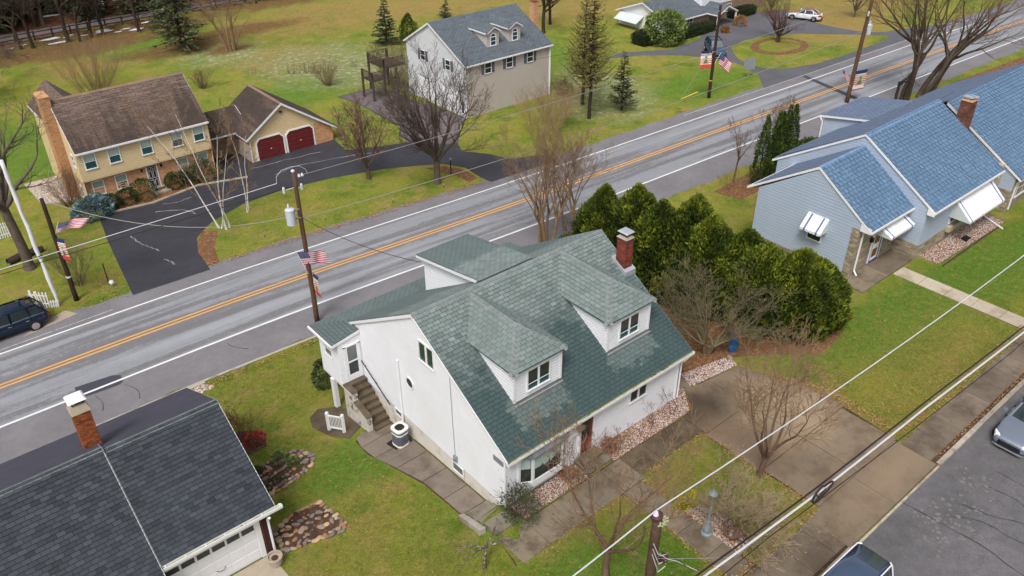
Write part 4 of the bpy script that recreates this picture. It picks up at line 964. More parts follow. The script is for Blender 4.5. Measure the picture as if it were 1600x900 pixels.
    for i in range(8):
        zt = .27 - i * .235; y1_ = 30.95 - i * .3
        m = MB(); m.box(14.78, 15.74, y1_ - .33, y1_, zt - .26 if i else -.4, zt); bevel(m.build('stair_step', MATS['stain_concrete'], H), .015)
    m = MB(); m.box(14.8, 15.7, 28.9, 30.9, -2.0, -1.3); m.build('stair_base', MATS['stain_concrete'], H)
    m = MB(); m.box(14.48, 14.77, 30.0, 30.93, -2.1, .22); m.prism([(14.48, 28.75, -2.0), (14.48, 30.0, -2.0), (14.48, 30.0, -.34), (14.48, 28.75, -.62)], (.29, 0, 0)); bevel(m.build('stair_wall', MATS['mossy_plaster'], H), .02)
    m = MB(); m.box(14.46, 14.79, 29.98, 30.95, .22, .27); m.hexa([(14.46, 28.73, -.62), (14.79, 28.73, -.62), (14.79, 30.0, -.34), (14.46, 30.0, -.34), (14.46, 28.73, -.56), (14.79, 28.73, -.56), (14.79, 30.0, -.28), (14.46, 30.0, -.28)]); m.build('wall_coping', MATS['stain_concrete'], H)
    m = MB(); m.tube([(15.68, 30.9, 1.25), (15.68, 28.4, -.1)], .028, 6)
    for t in (.12, .5, .9): m.tube([(15.68, 30.9 - 2.5 * t, 1.25 - 1.35 * t), (15.77, 30.9 - 2.5 * t, 1.2 - 1.35 * t)], .015, 5)
    m.build('handrail', MATS['dark_metal'], H)
    chimney(H, 27.03, 27.57, 23.45, 24.05, 5.3, 7.42, 'brick_red', 'mortar', .1, 180, .2, .07, 'kerb_concrete', 'zinc')
    m = MB(); m.hexa([(26.93, 23.25, 5.25), (27.68, 23.25, 5.25), (27.68, 24.3, 5.9), (26.93, 24.3, 5.9), (26.93, 23.25, 5.68), (27.68, 23.25, 5.68), (27.68, 24.3, 6.2), (26.93, 24.3, 6.2)]); m.build('chimney_flashing', MATS['zinc'], H)
    downspout(H, [(27.3, 18.99, 2.74), (27.05, 19.1, 2.5), (27.05, 19.25, 2.3), (27.05, 19.25, .1)])
    sh.finish(SM, 200); sd_.finish(MATS['dormer_shingle'], 100)
plain('pink_flashing', srgb(168, 146, 148), .7, .1, 3); plain('dry_wreath', srgb(128, 104, 92), .95, .3, 8); plain('mossy_plaster', srgb(200, 194, 186), .9, .1, 2, dirt=(srgb(110, 100, 88), 2.4, .5, .62), bump=.4)
shingle_mat('slate_tab', srgb(98, 102, 108), .25)
white_house()

# ------------------------------------------------------------------ block with a gable roof along X
def gable_block(H, sh, x0, x1, yf, yr, yb, zf, zr, zb, ov=.25, ovx=.2, th=.16, trim='white_trim', sides='fb', tone=0.0, name='roof_deck'):
    sf = (zr - zf) / (yr - yf); sb = (zr - zb) / (yb - yr)
    ye, ze = yf - ov, zf - ov * sf; yk, zk = yb + ov, zb - ov * sb; a, b = x0 - ovx, x1 + ovx
    mb = MB(); mb.prism([(a, ye, ze), (a, yr, zr), (a, yk, zk), (a, yk, zk - th), (a, yr, zr - th - .02), (a, ye, ze - th)], (b - a, 0, 0)); d = mb.build(name, MATS[trim], H)
    if 'f' in sides: roof_face(sh, [(a + .02, ye - .03, ze), (b - .02, ye - .03, ze), (b - .02, yr, zr), (a + .02, yr, zr)], tone)
    if 'b' in sides: roof_face(sh, [(a + .02, yk + .03, zk), (b - .02, yk + .03, zk), (b - .02, yr, zr), (a + .02, yr, zr)], tone)
    mb = MB(); mb.box(a, b, ye - .11, ye - .0, ze - .16, ze - .03); mb.build('gutter', MATS[trim], H)
    return d
# ------------------------------------------------------------------ dark-roofed brick house (near left)
shingle_mat('charcoal_shingle', srgb(57, 62, 69), .19, .8)
shingle_mat('slate_cap', srgb(108, 116, 118), .2)
def charcoal_plain():
    b = MatB('charcoal_plain', srgb(72, 72, 84), .85, .3); b.val(b.ramp(b.noise(1.2, 6, .7), .25, .75, .85, 1.15)); b.val(b.ramp(b.noise(30, 3), .25, .75, .9, 1.1)); b.done()
charcoal_plain()
def dark_house():
    H = thing('dark_roofed_house', 'brick house with charcoal shingle roof and white garage door, nearest the bottom left', 'house', (2, 28, -1.5))
    SM = MATS['charcoal_shingle']; sh = Shingles(H, .19, .33, .042, .42)
    yr, zr, yf, zf = 28.8, 4.45, 24.3, 1.72; yk, zk = 33.3, 2.25
    # right section and the slightly raised left section
    for (a, b, dz, ye, ze) in ((2.93, 7.62, 0.0, yf, zf), (-14.0, 2.9, .14, 21.4, -.0)):
        s = (zr - zf) / (yr - yf); ze = zr + dz - s * (yr - ye)
        mb = MB(); mb.prism([(a, ye, ze), (a, yr, zr + dz), (a, yk, zk + dz), (a, yk, zk + dz - .16), (a, yr, zr + dz - .2), (a, ye, ze - .16)], (b - a, 0, 0)); mb.build('roof_deck', MATS['white_trim'], H)
        roof_face(sh, [(max(a, -5) + .015, ye, ze), (b - .03, ye, ze), (b - .03, yr, zr + dz), (max(a, -5) + .015, yr, zr + dz)])
        mb = MB(); mb.poly([(a, yk + .02, zk + dz + .012), (b - .02, yk + .02, zk + dz + .012), (b - .02, yr, zr + dz + .012), (a, yr, zr + dz + .012)]); mb.build('rear_slope', MATS['charcoal_plain'], H)
        ridge_caps(H, (max(a, -4), yr, zr + dz), (b, yr, zr + dz), (0, -4.7, -2.83), (0, 4.5, -2.2), MATS['slate_cap'], .2, .32)
    mb = MB(); mb.box(-14, 7.3, 24.75, 32.9, -2.4, 1.7); mb.build('house_core', MATS['mortar_dark'], H)
    FR = frame((7.3, 24.6, 0), (0, 1, 0), (1, 0, 0)); FF = frame((2.6, 24.6, 0), (1, 0, 0), (0, -1, 0))
    brick_wall(H, 'gable_wall', FR, [(0, -1.6), (8.3, -2.2), (8.3, 2.2), (4.2, 4.2), (0, 1.75)], .24, .085, 'brick_orange', 'mortar_dark', .02, 40)
    brick_wall(H, 'front_wall', FF, [(4.35, -1.1), (4.7, -1.1), (4.7, 1.55), (4.35, 1.55)], .24, .085, 'brick_orange', 'mortar_dark', .02, 80)
    m = MB(); m.box(2.6, 7.3, 24.62, 24.8, 1.24, 1.6); m.build('door_head', MATS['white_trim'], H)
    # louvred shutter beside the garage door
    m = MB(); m.fbox(FF, 4.38, 4.42, -.95, 1.25, .02, .06); m.fbox(FF, 4.68 - .02, 4.7, -.95, 1.25, .02, .06)
    su = m.build('shutter', MATS['shutter_brown'], H)
    for i in range(34): z = -.93 + i * .064; m = MB(); m.fbox(FF, 4.42, 4.66, z, z + .045, .025, .055); m.build('slat', MATS['shutter_brown'], su)
    # garage door: panels and lights
    m = MB(); m.fbox(FF, .3, 4.1, -1.0, 1.24, 0, .02); gd = m.build('garage_door', MATS['white_trim'], H)
    m = MB(); m.fbox(FF, 4.1, 4.3, -1.0, 1.3, 0, .07); m.build('door_jamb', MATS['white_trim'], H)
    n = 6; w = 3.75 / n
    for i in range(n):
        a = .34 + i * w
        m = MB(); m.fbox(FF, a + .05, a + w - .05, .74, 1.02, .02, .034); m.build('pane', MATS['glass_dark'], gd)
        for j in range(3): b = -.96 + j * .59; m = MB(); m.fbox(FF, a + .04, a + w - .04, b + .05, b + .53, .02, .034); bevel(m.build('panel', MATS['white_trim'], gd), .012)
    m = MB(); m.tube([FF(2.2, -.35, .05), FF(2.3, -.42, .09), FF(2.5, -.42, .09), FF(2.58, -.32, .05)], .014, 5); m.build('handle', MATS['dark_metal'], gd)
    # gutter with brackets
    m = MB(); x0, x1 = 2.93, 7.85; ye, ze = yf, zf - .02
    m.box(x0, x1, ye - .15, ye - .12, ze - .14, ze); m.box(x0, x1, ye - .15, ye, ze - .16, ze - .13); m.box(x1, x1 + .02, ye - .15, ye, ze - .16, ze); m.box(x0, x1, ye - .01, ye, ze - .14, ze)
    g = m.build('gutter', MATS['white_trim'], H)
    m = MB(); m.box(x0, x1, ye - .12, ye - .01, ze - .13, ze - .06); m.build('gutter_leaves', MATS['gutter_green'], g)
    for i in range(7): x = x0 + .1 + i * .79; m = MB(); m.box(x, x + .04, ye - .15, ye + .02, ze - .01, ze + .012); m.build('bracket', MATS['white_trim'], g)
    downspout(H, [(7.2, 24.05, 1.5), (7.2, 24.3, 1.25), (7.22, 24.4, 1.1), (7.22, 24.4, -1.0), (7.3, 24.2, -1.05)], .055)
    chimney(H, 2.42, 3.05, 29.62, 30.25, 3.2, 5.95, 'brick_orange', 'mortar_dark', .34, 230, .22, .08, 'pale_concrete', 'white_trim')
    m = MB(); m.box(2.38, 3.09, 29.58, 29.62, 3.95, 4.12); m.build('chimney_flashing', MATS['navy_paint'], H)
    sh.finish(SM)
plain('shutter_brown', srgb(66, 44, 40), .7, .1)
dark_house()

# ------------------------------------------------------------------ blue-roofed house (right)
def blue_tone(b):
    b.mix(b.math('MULTIPLY', b.ramp(b.noise(.35, 4, .6), .45, .65), .4), srgb(80, 108, 138))
shingle_mat('blue_shingle', srgb(92, 119, 146), .2, .85, blue_tone)
shingle_mat('blue_rear', srgb(100, 114, 138), .08)
shingle_mat('blue_cap', srgb(110, 136, 174), .12)
def awning(root, F, a0, a1, bt, bb, d, stripes=True):
    """ribbed metal awning: sloping slats, side wings and a scalloped front edge"""
    m = MB(); m.fbox(F, a0, a1, bt, bt + .04, 0, .05); aw = m.build('awning', MATS['white_trim'], root)
    n = max(6, int((a1 - a0) / .12)); w = (a1 - a0) / n
    for i in range(n):
        a = a0 + i * w; q = MB(); z = .02 if i % 2 else 0
        mt = 'awning_blue' if stripes and i in (2, n - 3) else 'white_trim'
        q.hexa([F(a, bt - .02 + z, .02), F(a + w * .98, bt - .02 + z, .02), F(a + w * .98, bb - .02 + z, d), F(a, bb - .02 + z, d), F(a, bt + .01 + z, .02), F(a + w * .98, bt + .01 + z, .02), F(a + w * .98, bb + .01 + z, d), F(a, bb + .01 + z, d)])
        q.fbox(F, a, a + w * .98, bb - .14 - (.02 if i % 2 else 0), bb + .01 + z, d, d + .012); q.build('slat', MATS[mt], aw)
    for a, s in ((a0, -1), (a1, 1)):
        k = 5
        for i in range(k):
            c0, c1 = d * i / k, d * (i + .97) / k; t0, t1 = bt + (bb - bt) * i / k, bt + (bb - bt) * (i + .97) / k; low = bb - .1
            q = MB(); q.add([F(a, low, c0), F(a, low, c1), F(a, t1, c1), F(a, t0, c0), F(a + .02 * s, low, c0), F(a + .02 * s, low, c1), F(a + .02 * s, t1, c1), F(a + .02 * s, t0, c0)], [(0, 1, 2, 3), (4, 5, 6, 7), (0, 1, 5, 4), (3, 2, 6, 7), (1, 2, 6, 5), (0, 3, 7, 4)]); q.build('side_slat', MATS['awning_side'], aw)
    return aw
plain('awning_blue', srgb(92, 112, 160), .5, .05); plain('awning_side', srgb(198, 206, 208), .5, .05)
def blue_house():
    H = thing('blue_house', 'light blue house with blue shingle roof, stone band and white metal awnings', 'house', (52, 22, 0))
    SM = MATS['blue_shingle']; sh = Shingles(H, .28, .21, .05, .2, .34); sr = Shingles(H, .24, .5, .014, .3)
    # left block
    B1 = (44.35, 49.4); YF = 20.0
    FL = frame((44.35, YF, 0), (0, 1, 0), (-1, 0, 0)); FF = frame((44.35, YF, 0), (1, 0, 0), (0, -1, 0))
    mb = MB(); mb.box(44.4, 49.4, YF + .05, 27.3, -2, 3.5); mb.build('house_core', MATS['mortar'], H)
    wall(H, 'gable_wall', FL, [(0, .05), (7.35, .05), (7.35, 3.45), (3.4, 6.1), (0, 3.72)], .21, 'blue_siding', .04)
    brick_wall(H, 'foundation', FL, [(0, -1.2), (7.3, -1.6), (7.3, .05), (0, .05)], .5, .11, 'stone_band', 'mortar', .03, 60, 'stone')
    brick_wall(H, 'corner_stones', FL, [(0, .1), (.45, .1), (.45, 3.3), (0, 3.3)], .4, .1, 'stone_band', 'mortar', .04, 60, 'stone')
    brick_wall(H, 'front_wall', FF, [(0, -.1), (5.1, -.1), (5.1, 3.4), (0, 3.4)], .55, .11, 'stone_band', 'mortar', .03, 110, 'stone')
    mb = MB(); mb.prism([(44.3, 19.25, 3.25), (44.3, 19.98, 3.25), (44.3, 19.98, 3.75), (44.3, 19.25, 3.6)], (.04, 0, 0)); mb.build('cornice_return', MATS['white_trim'], H)
    for sset, sd in ((sh, 'f'), (sr, 'b')):
        if sd == 'f': gable_block(H, sh, 44.35, 49.4, 20.0, 23.4, 27.5, 3.95, 6.32, 3.7, .72, .06, sides='f')
    yk = 27.75; roof_face(sr, [(44.3, yk, 3.55), (49.4, yk, 3.55), (49.4, 23.4, 6.32), (44.3, 23.4, 6.32)])
    ridge_caps(H, (44.3, 23.4, 6.33), (49.35, 23.4, 6.33), (0, -3.4, -2.4), (0, 4.3, -2.7), MATS['blue_cap'], .22, .35)
    window(H, FL, 2.35, 3.25, 1.45, 2.3, style='one')
    awning(H, FL, 2.05, 3.5, 3.15, 2.35, .75)
    # door
    m = MB(); m.fbox(FF, 2.0, 2.12, .15, 2.6, 0, .08); m.fbox(FF, 3.2, 3.32, .15, 2.6, 0, .08); m.fbox(FF, 2.0, 3.32, 2.5, 2.6, 0, .08); d = m.build('front_door', MATS['white_trim'], H)
    for a in (2.12, 3.13): m = MB(); m.fbox(FF, a, a + .07, .2, 2.5, 0, .085); m.build('door_post', MATS['navy_paint'], d)
    m = MB(); m.fbox(FF, 2.12, 3.2, .15, .22, 0, .09); m.build('threshold', MATS['navy_paint'], d)
    m = MB(); m.fbox(FF, 2.19, 3.13, .22, 2.5, 0, .05); m.build('door_leaf', MATS['white_trim'], d)
    for b0, b1 in ((.45, 1.05), (1.45, 2.35)): m = MB(); m.fbox(FF, 2.36, 2.96, b0, b1, .05, .062); m.build('pane', MATS['glass_amber'], d)
    for a in (1.75, 3.55): m = MB(); m.lathe(tuple(FF(a, 2.0, .12)), [(.05, -.2), (.12, -.1), (.14, .12), (.03, .22)], 8); m.build('wall_lantern', MATS['dark_metal'], H)
    awning(H, FF, 2.0, 4.9, 3.05, 2.45, 1.15)
    downspout(H, [(44.9, 19.4, 3.35), (44.72, 19.9, 3.1), (44.72, 19.9, .3), (44.6, 19.6, .08)], .06)
    # stoop and mat
    m = MB(); m.box(43.2, 46.2, 18.35, 19.95, -.3, .1); bevel(m.build('stoop', MATS['walk_concrete'], H), .02); m = MB(); m.box(46.22, 49.2, 18.35, 19.95, -.3, .09); bevel(m.build('stoop', MATS['pavement_concrete'], H), .02)
    # main block
    YM = 18.35; FM = frame((49.4, YM, 0), (1, 0, 0), (0, -1, 0)); FML = frame((49.4, YM, 0), (0, 1, 0), (-1, 0, 0))
    mb = MB(); mb.box(49.45, 60.8, YM + .05, 28.8, -2, 3.4); mb.build('house_core', MATS['mortar'], H)
    wall(H, 'gable_wall', FML, [(0, 1.05), (11, 1.05), (11, 3.5), (5.0, 6.95), (0, 3.75)], .21, 'blue_siding', .04)
    brick_wall(H, 'gable_base', FML, [(0, -.1), (1.7, -.1), (1.7, 1.05), (0, 1.05)], .45, .1, 'stone_band', 'mortar_dark', .04, 40, 'stone')
    wall(H, 'front_wall', FM, [(0, 1.0), (9.2, 1.0), (9.2, 3.4), (0, 3.4)], .21, 'blue_siding', .04)
    brick_wall(H, 'front_base', FM, [(0, -.1), (9.2, -.1), (9.2, 1.0), (0, 1.0)], .55, .11, 'stone_band', 'mortar', .03, 110, 'stone')
    gable_block(H, sh, 49.4, 58.95, YM, 23.42, 29.3, 3.92, 7.12, 3.5, .45, .08, sides='f')
    roof_face(sr, [(49.3, 29.6, 3.4), (61.2, 29.6, 3.4), (61.2, 23.42, 7.12), (49.3, 23.42, 7.12)])
    ridge_caps(H, (49.3, 23.42, 7.13), (59.0, 23.42, 7.13), (0, -5, -3.1), (0, 6, -3.7), MATS['blue_cap'], .25, .36)
    mb = MB(); mb.prism([(49.3, 17.85, 3.3), (49.3, 18.33, 3.3), (49.3, 18.33, 3.8), (49.3, 17.85, 3.55)], (.04, 0, 0)); mb.build('cornice_return', MATS['white_trim'], H)
    window(H, FM, 4.0, 8.4, 1.35, 2.6, style=(3, 1), fw=.1)
    m = MB(); m.fbox(FM, 3.7, 8.7, .75, 1.15, 0, .3); bevel(m.build('window_box', MATS['stone_plain'], H), .02)
    awning(H, FM, 3.75, 8.85, 3.15, 1.95, 1.35)
    downspout(H, [(58.6, 17.95, 3.2), (58.75, 18.25, 2.9), (58.75, 18.25, .3), (58.6, 17.9, .12), (57.9, 16.4, .06)], .06)
    m = MB(); m.box(50.0, 57.9, 16.68, 16.76, -.1, .1); m.build('bed_edging', MATS['dark_wood'], H)
    m = MB(); m.box(54.3, 54.9, 17.2, 17.6, .02, .14); m.build('window_well', MATS['dark_metal'], H)
    # right block, its roof a little lower and further forward
    x2 = 60.7; F3 = frame((x2, 17.5, 0), (0, 1, 0), (-1, 0, 0)); F3F = frame((x2, 17.5, 0), (1, 0, 0), (0, -1, 0))
    mb = MB(); mb.box(x2 + .05, 76, 17.6, 28.6, -2, 2.6); mb.build('house_core', MATS['mortar_dark'], H)
    wall(H, 'gable_wall', F3, [(0, 1.6), (5.5, 1.6), (5.5, 5.9), (0, 2.9)], .21, 'blue_siding', .04)
    brick_wall(H, 'gable_base', F3, [(0, -.1), (1.6, -.1), (1.6, 1.6), (0, 1.6)], .45, .1, 'stone_band', 'mortar_dark', .04, 50, 'stone')
    brick_wall(H, 'front_wall', F3F, [(0, -.1), (14, -.1), (14, 2.6), (0, 2.6)], .55, .11, 'stone_band', 'mortar', .03, 50, 'stone')
    s = .62; z0 = 2.62; y0 = 17.1
    mb = MB(); mb.prism([(x2 - .1, y0, z0), (x2 - .1, 23.42, z0 + s * (23.42 - y0)), (x2 - .1, 23.42, z0 + s * (23.42 - y0) - .2), (x2 - .1, y0, z0 - .16)], (16, 0, 0)); mb.build('roof_deck', MATS['white_trim'], H)
    roof_face(sh, [(x2 - .08, y0 - .03, z0 + .01), (76, y0 - .03, z0 + .01), (76, 23.42, z0 + .01 + s * (23.42 - y0)), (x2 - .08, 23.42, z0 + .01 + s * (23.42 - y0))])
    roof_face(sr, [(60.8, 30, 2.6), (76, 30, 2.6), (76, 23.42, 6.55), (60.8, 23.42, 6.55)])
    # the main roof runs on over the gap between the blocks
    window(H, F3F, 1.0, 5.0, .9, 2.1, style=(4, 2), fw=.12)
    mb = MB(); mb.tube([F3F(.35, 2.45, .3), F3F(.35, 2.2, .08), F3F(.35, .1, .08)], .06, 6); mb.build('downspout', MATS['white_trim'], H)
    # shallow rear wing seen over the ridge
    mb = MB(); mb.prism([(57.4, 31.1, 4.13), (57.4, 27.1, 4.87), (57.4, 27.1, 4.72), (57.4, 31.1, 3.97)], (6.2, 0, 0)); mb.build('rear_roof', MATS['white_trim'], H)
    roof_face(sr, [(57.42, 31.13, 4.14), (63.6, 31.13, 4.14), (63.6, 27.0, 4.9), (57.42, 27.0, 4.9)])
    wall(H, 'rear_wall', frame((57.6, 30.9, 0), (0, -1, 0), (-1, 0, 0)), [(0, -1.5), (3.7, -1.5), (3.7, 4.7), (0, 4.05)], .21, 'blue_siding', .04)
    downspout(H, [(57.4, 31.2, 4.0), (57.5, 30.95, 3.6), (57.5, 30.95, 0)], .06)
    chimney(H, 58.98, 59.85, 21.2, 21.95, 5.2, 7.5, 'brick_sooty', 'mortar_dark', .1, 130, .24, .085, 'brick_tan', None)
    m = MB(); m.box(59.0, 59.45, 21.25, 21.9, 7.72, 7.78); m.box(59.42, 59.9, 21.15, 21.85, 7.66, 7.72); m.box(59.1, 59.7, 21.4, 21.75, 7.5, 7.72); m.build('chimney_cap', MATS['zinc'], H)
    sh.finish(SM); sr.finish(MATS['blue_rear'], 0)
plain('stone_plain', srgb(176, 164, 140), .85, .12)
blue_house()

# ------------------------------------------------------------------ cream and brick house with double garage (across the road)
def brown_tone(b):
    p = b.xyz(); hi = b.ramp(p[2], 2.2, 5.3)
    b.mix(b.math('MULTIPLY', b.ramp(b.math('ADD', b.noise(.9, 6, .7, b.map((1, .12, .12))), b.ramp(hi, 0, 1, .06, -.12)), .44, .56), .75), srgb(58, 50, 46))
    b.mix(b.math('MULTIPLY', b.math('MULTIPLY', b.ramp(b.noise(1.5, 6, .8, b.map((.35, 4, 6))), .48, .6), b.ramp(hi, .35, .95)), .7), srgb(146, 126, 116))
shingle_mat('brown_shingle', srgb(94, 79, 71), .2, .9, brown_tone)
shingle_mat('brown_cap', srgb(130, 108, 94), .15)
def cream_house():
    H = thing('cream_house', 'cream sided and tan brick house with brown roof and two maroon garage doors', 'house', (20, 68, ZR))
    sh = Shingles(H, .22, .6, .016, .32)
    x0, x1 = 11.95, 22.35; yl, yu = 66.85, 66.4
    mb = MB(); mb.box(x0 + .05, x1 - .05, yl + .05, 73.5, -3, 2.0); mb.build('house_core', MATS['mortar'], H)
    FL = frame((x0, yl, 0), (1, 0, 0), (0, -1, 0)); FU = frame((x0, yu, 0), (1, 0, 0), (0, -1, 0)); FS = frame((x0, yl, 0), (0, 1, 0), (-1, 0, 0)); W = x1 - x0
    brick_wall(H, 'brick_front', FL, [(0, -2.8), (W, -2.8), (W, -.35), (0, -.35)], .3, .1, 'brick_tan', 'mortar', .015, 0)
    wall(H, 'upper_wall', FU, [(-.05, -.3), (W + .05, -.3), (W + .05, 2.1), (-.05, 2.1)], .17, 'cream_siding', .025)
    mb = MB(); mb.box(x0 - .05, x1 + .05, yu, yl + .1, -.38, -.29); mb.build('jetty', MATS['cream_siding'], H)
    wall(H, 'side_wall', FS, [(-.4, -2.8), (6.7, -2.8), (6.7, 2.2), (3.2, 5.1), (-.4, 2.15)], .17, 'cream_siding', .025)
    wall(H, 'side_wall', frame((x1, yl, 0), (0, 1, 0), (1, 0, 0)), [(-.4, -2.8), (6.7, -2.8), (6.7, 2.2), (3.2, 5.1), (-.4, 2.15)], .17, 'cream_siding', .025)
    gable_block(H, sh, x0, x1, yu, 70.05, 73.6, 2.3, 5.32, 2.4, .22, .1)
    ridge_caps(H, (x0 - .1, 70.05, 5.33), (x1 + .1, 70.05, 5.33), (0, -1, -.8), (0, 1, -.8), MATS['brown_cap'], .2, .5)
    for a in (12.36, 14.19, 16.72, 19.2, 21.03): window(H, FU, a - x0 + .08, a - x0 + .86, .62, 1.76, style='double', glassm='glass_teal', fw=.08, blind=('curtain', .45))
    for a in (12.52, 14.3, 19.37, 21.1): window(H, FL, a - x0 + .08, a - x0 + .84, -1.82, -.72, style='double', glassm='glass_teal', fw=.08, blind=('blind', .55))
    m = MB(); m.fbox(FL, 4.83, 4.93, -2.66, -.5, 0, .08); m.fbox(FL, 5.67, 5.77, -2.66, -.5, 0, .08); m.fbox(FL, 4.83, 5.77, -.6, -.5, 0, .08); d = m.build('front_door', MATS['white_trim'], H)
    m = MB(); m.fbox(FL, 4.93, 5.67, -2.62, -.6, 0, .04); m.build('door_leaf', MATS['door_dark'], d)
    for a in (5.0, 5.34):
        for b0, b1 in ((-2.5, -1.85), (-1.72, -1.05), (-.96, -.72)):
            m = MB(); m.fbox(FL, a, a + .26, b0, b0 + .03, .04, .055); m.fbox(FL, a, a + .26, b1 - .03, b1, .04, .055); m.fbox(FL, a, a + .03, b0, b1, .04, .055); m.fbox(FL, a + .23, a + .26, b0, b1, .04, .055); m.build('panel_moulding', MATS['white_trim'], d)
    for a in (4.5, 6.1): m = MB(); m.lathe(tuple(FL(a, -.8, .1)), [(.04, -.14), (.09, -.06), (.1, .08), (.02, .15)], 8); m.build('wall_lantern', MATS['dark_metal'], H)
    m = MB(); m.box(16.7, 18.1, 65.6, 66.85, -2.75, -2.55); bevel(m.build('front_step', MATS['pale_concrete'], H), .02); m = MB(); m.box(17.0, 17.8, 66.1, 66.5, -2.55, -2.52); m.build('door_mat', MATS['dark_wood'], H)
    chimney(H, 11.25, 11.95, 69.5, 70.9, -2.8, 5.75, 'brick_tan', 'mortar', .15, 0, .3, .1, 'brick_tan', None)
    for y, z in ((67.4, 1.0), (67.5, -1.7), (72.3, 1.0), (72.3, -1.7)): window(H, FS, y - yl, y - yl + .6, z - .45, z + .5, style='double', glassm='glass_teal', fw=.06)
    # rear wing behind the ridge
    mb = MB(); mb.prism([(11.5, 73, 3.35), (13.2, 73, 5.05), (14.9, 73, 3.4)], (0, 3.2, 0)); mb.build('rear_wing_gable', MATS['cream_siding'], H)
    mb = MB(); mb.box(11.6, 14.8, 73, 76.1, -2.8, 3.4); mb.build('rear_wing', MATS['cream_siding'], H)
    roof_face(sh, [(11.4, 76.3, 3.3), (11.4, 70.5, 3.3), (13.2, 70.5, 5.1), (13.2, 76.3, 5.1)]); roof_face(sh, [(15.0, 76.3, 3.3), (15.0, 70.5, 3.3), (13.2, 70.5, 5.1), (13.2, 76.3, 5.1)])
    m = MB(); m.box(11.36, 11.4, 73.5, 76.3, 3.15, 3.3); m.build('fascia', MATS['white_trim'], H)
    # garage with an uneven gable to the street
    FG = frame((25.6, 66.45, 0), (1, 0, 0), (0, -1, 0)); A = (3.43, 2.12)
    mb = MB(); mb.box(25.65, 33.75, 66.5, 72.3, -3, -1.2); mb.build('garage_core', MATS['mortar'], H)
    poly = [(.1, -2.75), (8.2, -2.75), (8.2, -1.25), (3.43, 1.98), (.1, -.3)]
    wall(H, 'garage_front', FG, poly, .17, 'cream_siding', .03)
    brick_wall(H, 'garage_brick', frame((25.6, 66.42, 0), (1, 0, 0), (0, -1, 0)), [(6.35, -2.75), (8.2, -2.75), (8.2, -1.25), (7.3, -.65), (6.35, -.65)], .3, .1, 'brick_tan', 'mortar', .015, 0)
    brick_wall(H, 'garage_side', frame((25.7, 66.45, 0), (0, 1, 0), (-1, 0, 0)), [(0, -2.75), (5.8, -2.75), (5.8, -.45), (0, -.45)], .3, .1, 'brick_tan', 'mortar', .015, 0)
    sl = .69; zl = A[1] - sl * 3.65; zr_ = A[1] - sl * 5.2
    mb = MB(); mb.prism([(25.35, 66.1, zl), (29.03, 66.1, A[1] + .02), (34.25, 66.1, zr_), (34.25, 66.1, zr_ - .18), (29.03, 66.1, A[1] - .2), (25.35, 66.1, zl - .18)], (0, 6.4, 0)); mb.build('garage_roof', MATS['white_trim'], H)
    roof_face(sh, [(25.33, 72.5, zl + .01), (25.33, 66.12, zl + .01), (29.03, 66.12, A[1] + .03), (29.03, 72.5, A[1] + .03)]); roof_face(sh, [(34.27, 66.12, zr_ + .01), (34.27, 72.5, zr_ + .01), (29.03, 72.5, A[1] + .03), (29.03, 66.12, A[1] + .03)])
    ridge_caps(H, (29.03, 66.1, A[1] + .04), (29.03, 72.5, A[1] + .04), (-1, 0, -.7), (1, 0, -.7), MATS['brown_cap'], .2, .5)
    for a0, a1 in ((.72, 3.25), (3.6, 6.22)):
        m = MB(); z1 = -.74; c = .32
        for P in ([(a0 - .12, -2.66), (a0, -2.66), (a0, z1 - c), (a0 - .12, z1 - c + .05)], [(a0 - .12, z1 - c + .05), (a0, z1 - c), (a0 + c, z1), (a0 + c - .05, z1 + .12)], [(a0 + c - .05, z1 + .12), (a0 + c, z1), (a1 - c, z1), (a1 - c + .05, z1 + .12)], [(a1 - c + .05, z1 + .12), (a1 - c, z1), (a1, z1 - c), (a1 + .12, z1 - c + .05)], [(a1, z1 - c), (a1, -2.66), (a1 + .12, -2.66), (a1 + .12, z1 - c + .05)]):
            m.add([FG(x, y, .0) for x, y in P] + [FG(x, y, .08) for x, y in P], [(4, 5, 6, 7), (0, 1, 5, 4), (1, 2, 6, 5), (2, 3, 7, 6), (3, 0, 4, 7)])
        gd = m.build('garage_door', MATS['white_trim'], H)
        for i in range(5):
            b0 = -2.66 + i * .385; b1 = b0 + .37; P = [(a0, b0), (a1, b0), (a1, b1), (a0, b1)]
            if i == 4: P = [(a0, b0), (a1, b0), (a1, z1 - c), (a1 - c, z1), (a0 + c, z1), (a0, z1 - c)]
            q = MB(); q.poly([FG(x, y, .03 + .004 * (i % 2)) for x, y in P]); q.build('panel', MATS['door_maroon'], gd)
        q = MB(); q.fbox(FG, (a0 + a1) / 2 - .06, (a0 + a1) / 2 + .06, -1.85, -1.8, .03, .07); q.build('handle', MATS['white_trim'], gd)
    m = MB(); m.fbox(FG, 3.25, 3.5, 1.2, 1.32, .02, .16); m.build('floodlight', MATS['dark_metal'], H)
    downspout(H, [(25.4, 66.3, -.5), (25.72, 66.38, -.75), (25.72, 66.38, -2.7)], .05)
    # breezeway
    brick_wall(H, 'breezeway_wall', frame((22.35, 69.6, 0), (1, 0, 0), (0, -1, 0)), [(0, -2.75), (3.4, -2.75), (3.4, .2), (0, .2)], .3, .1, 'brick_buff', 'mortar', .015, 0)
    mb = MB(); mb.prism([(22.35, 68.2, -.28), (22.35, 70.9, 1.15), (22.35, 73, 0), (22.35, 73, -.14), (22.35, 70.9, 1.0), (22.35, 68.2, -.42)], (4.4, 0, 0)); mb.build('breezeway_roof', MATS['white_trim'], H)
    roof_face(sh, [(22.35, 68.18, -.27), (26.7, 68.18, -.27), (26.7, 70.9, 1.16), (22.35, 70.9, 1.16)])
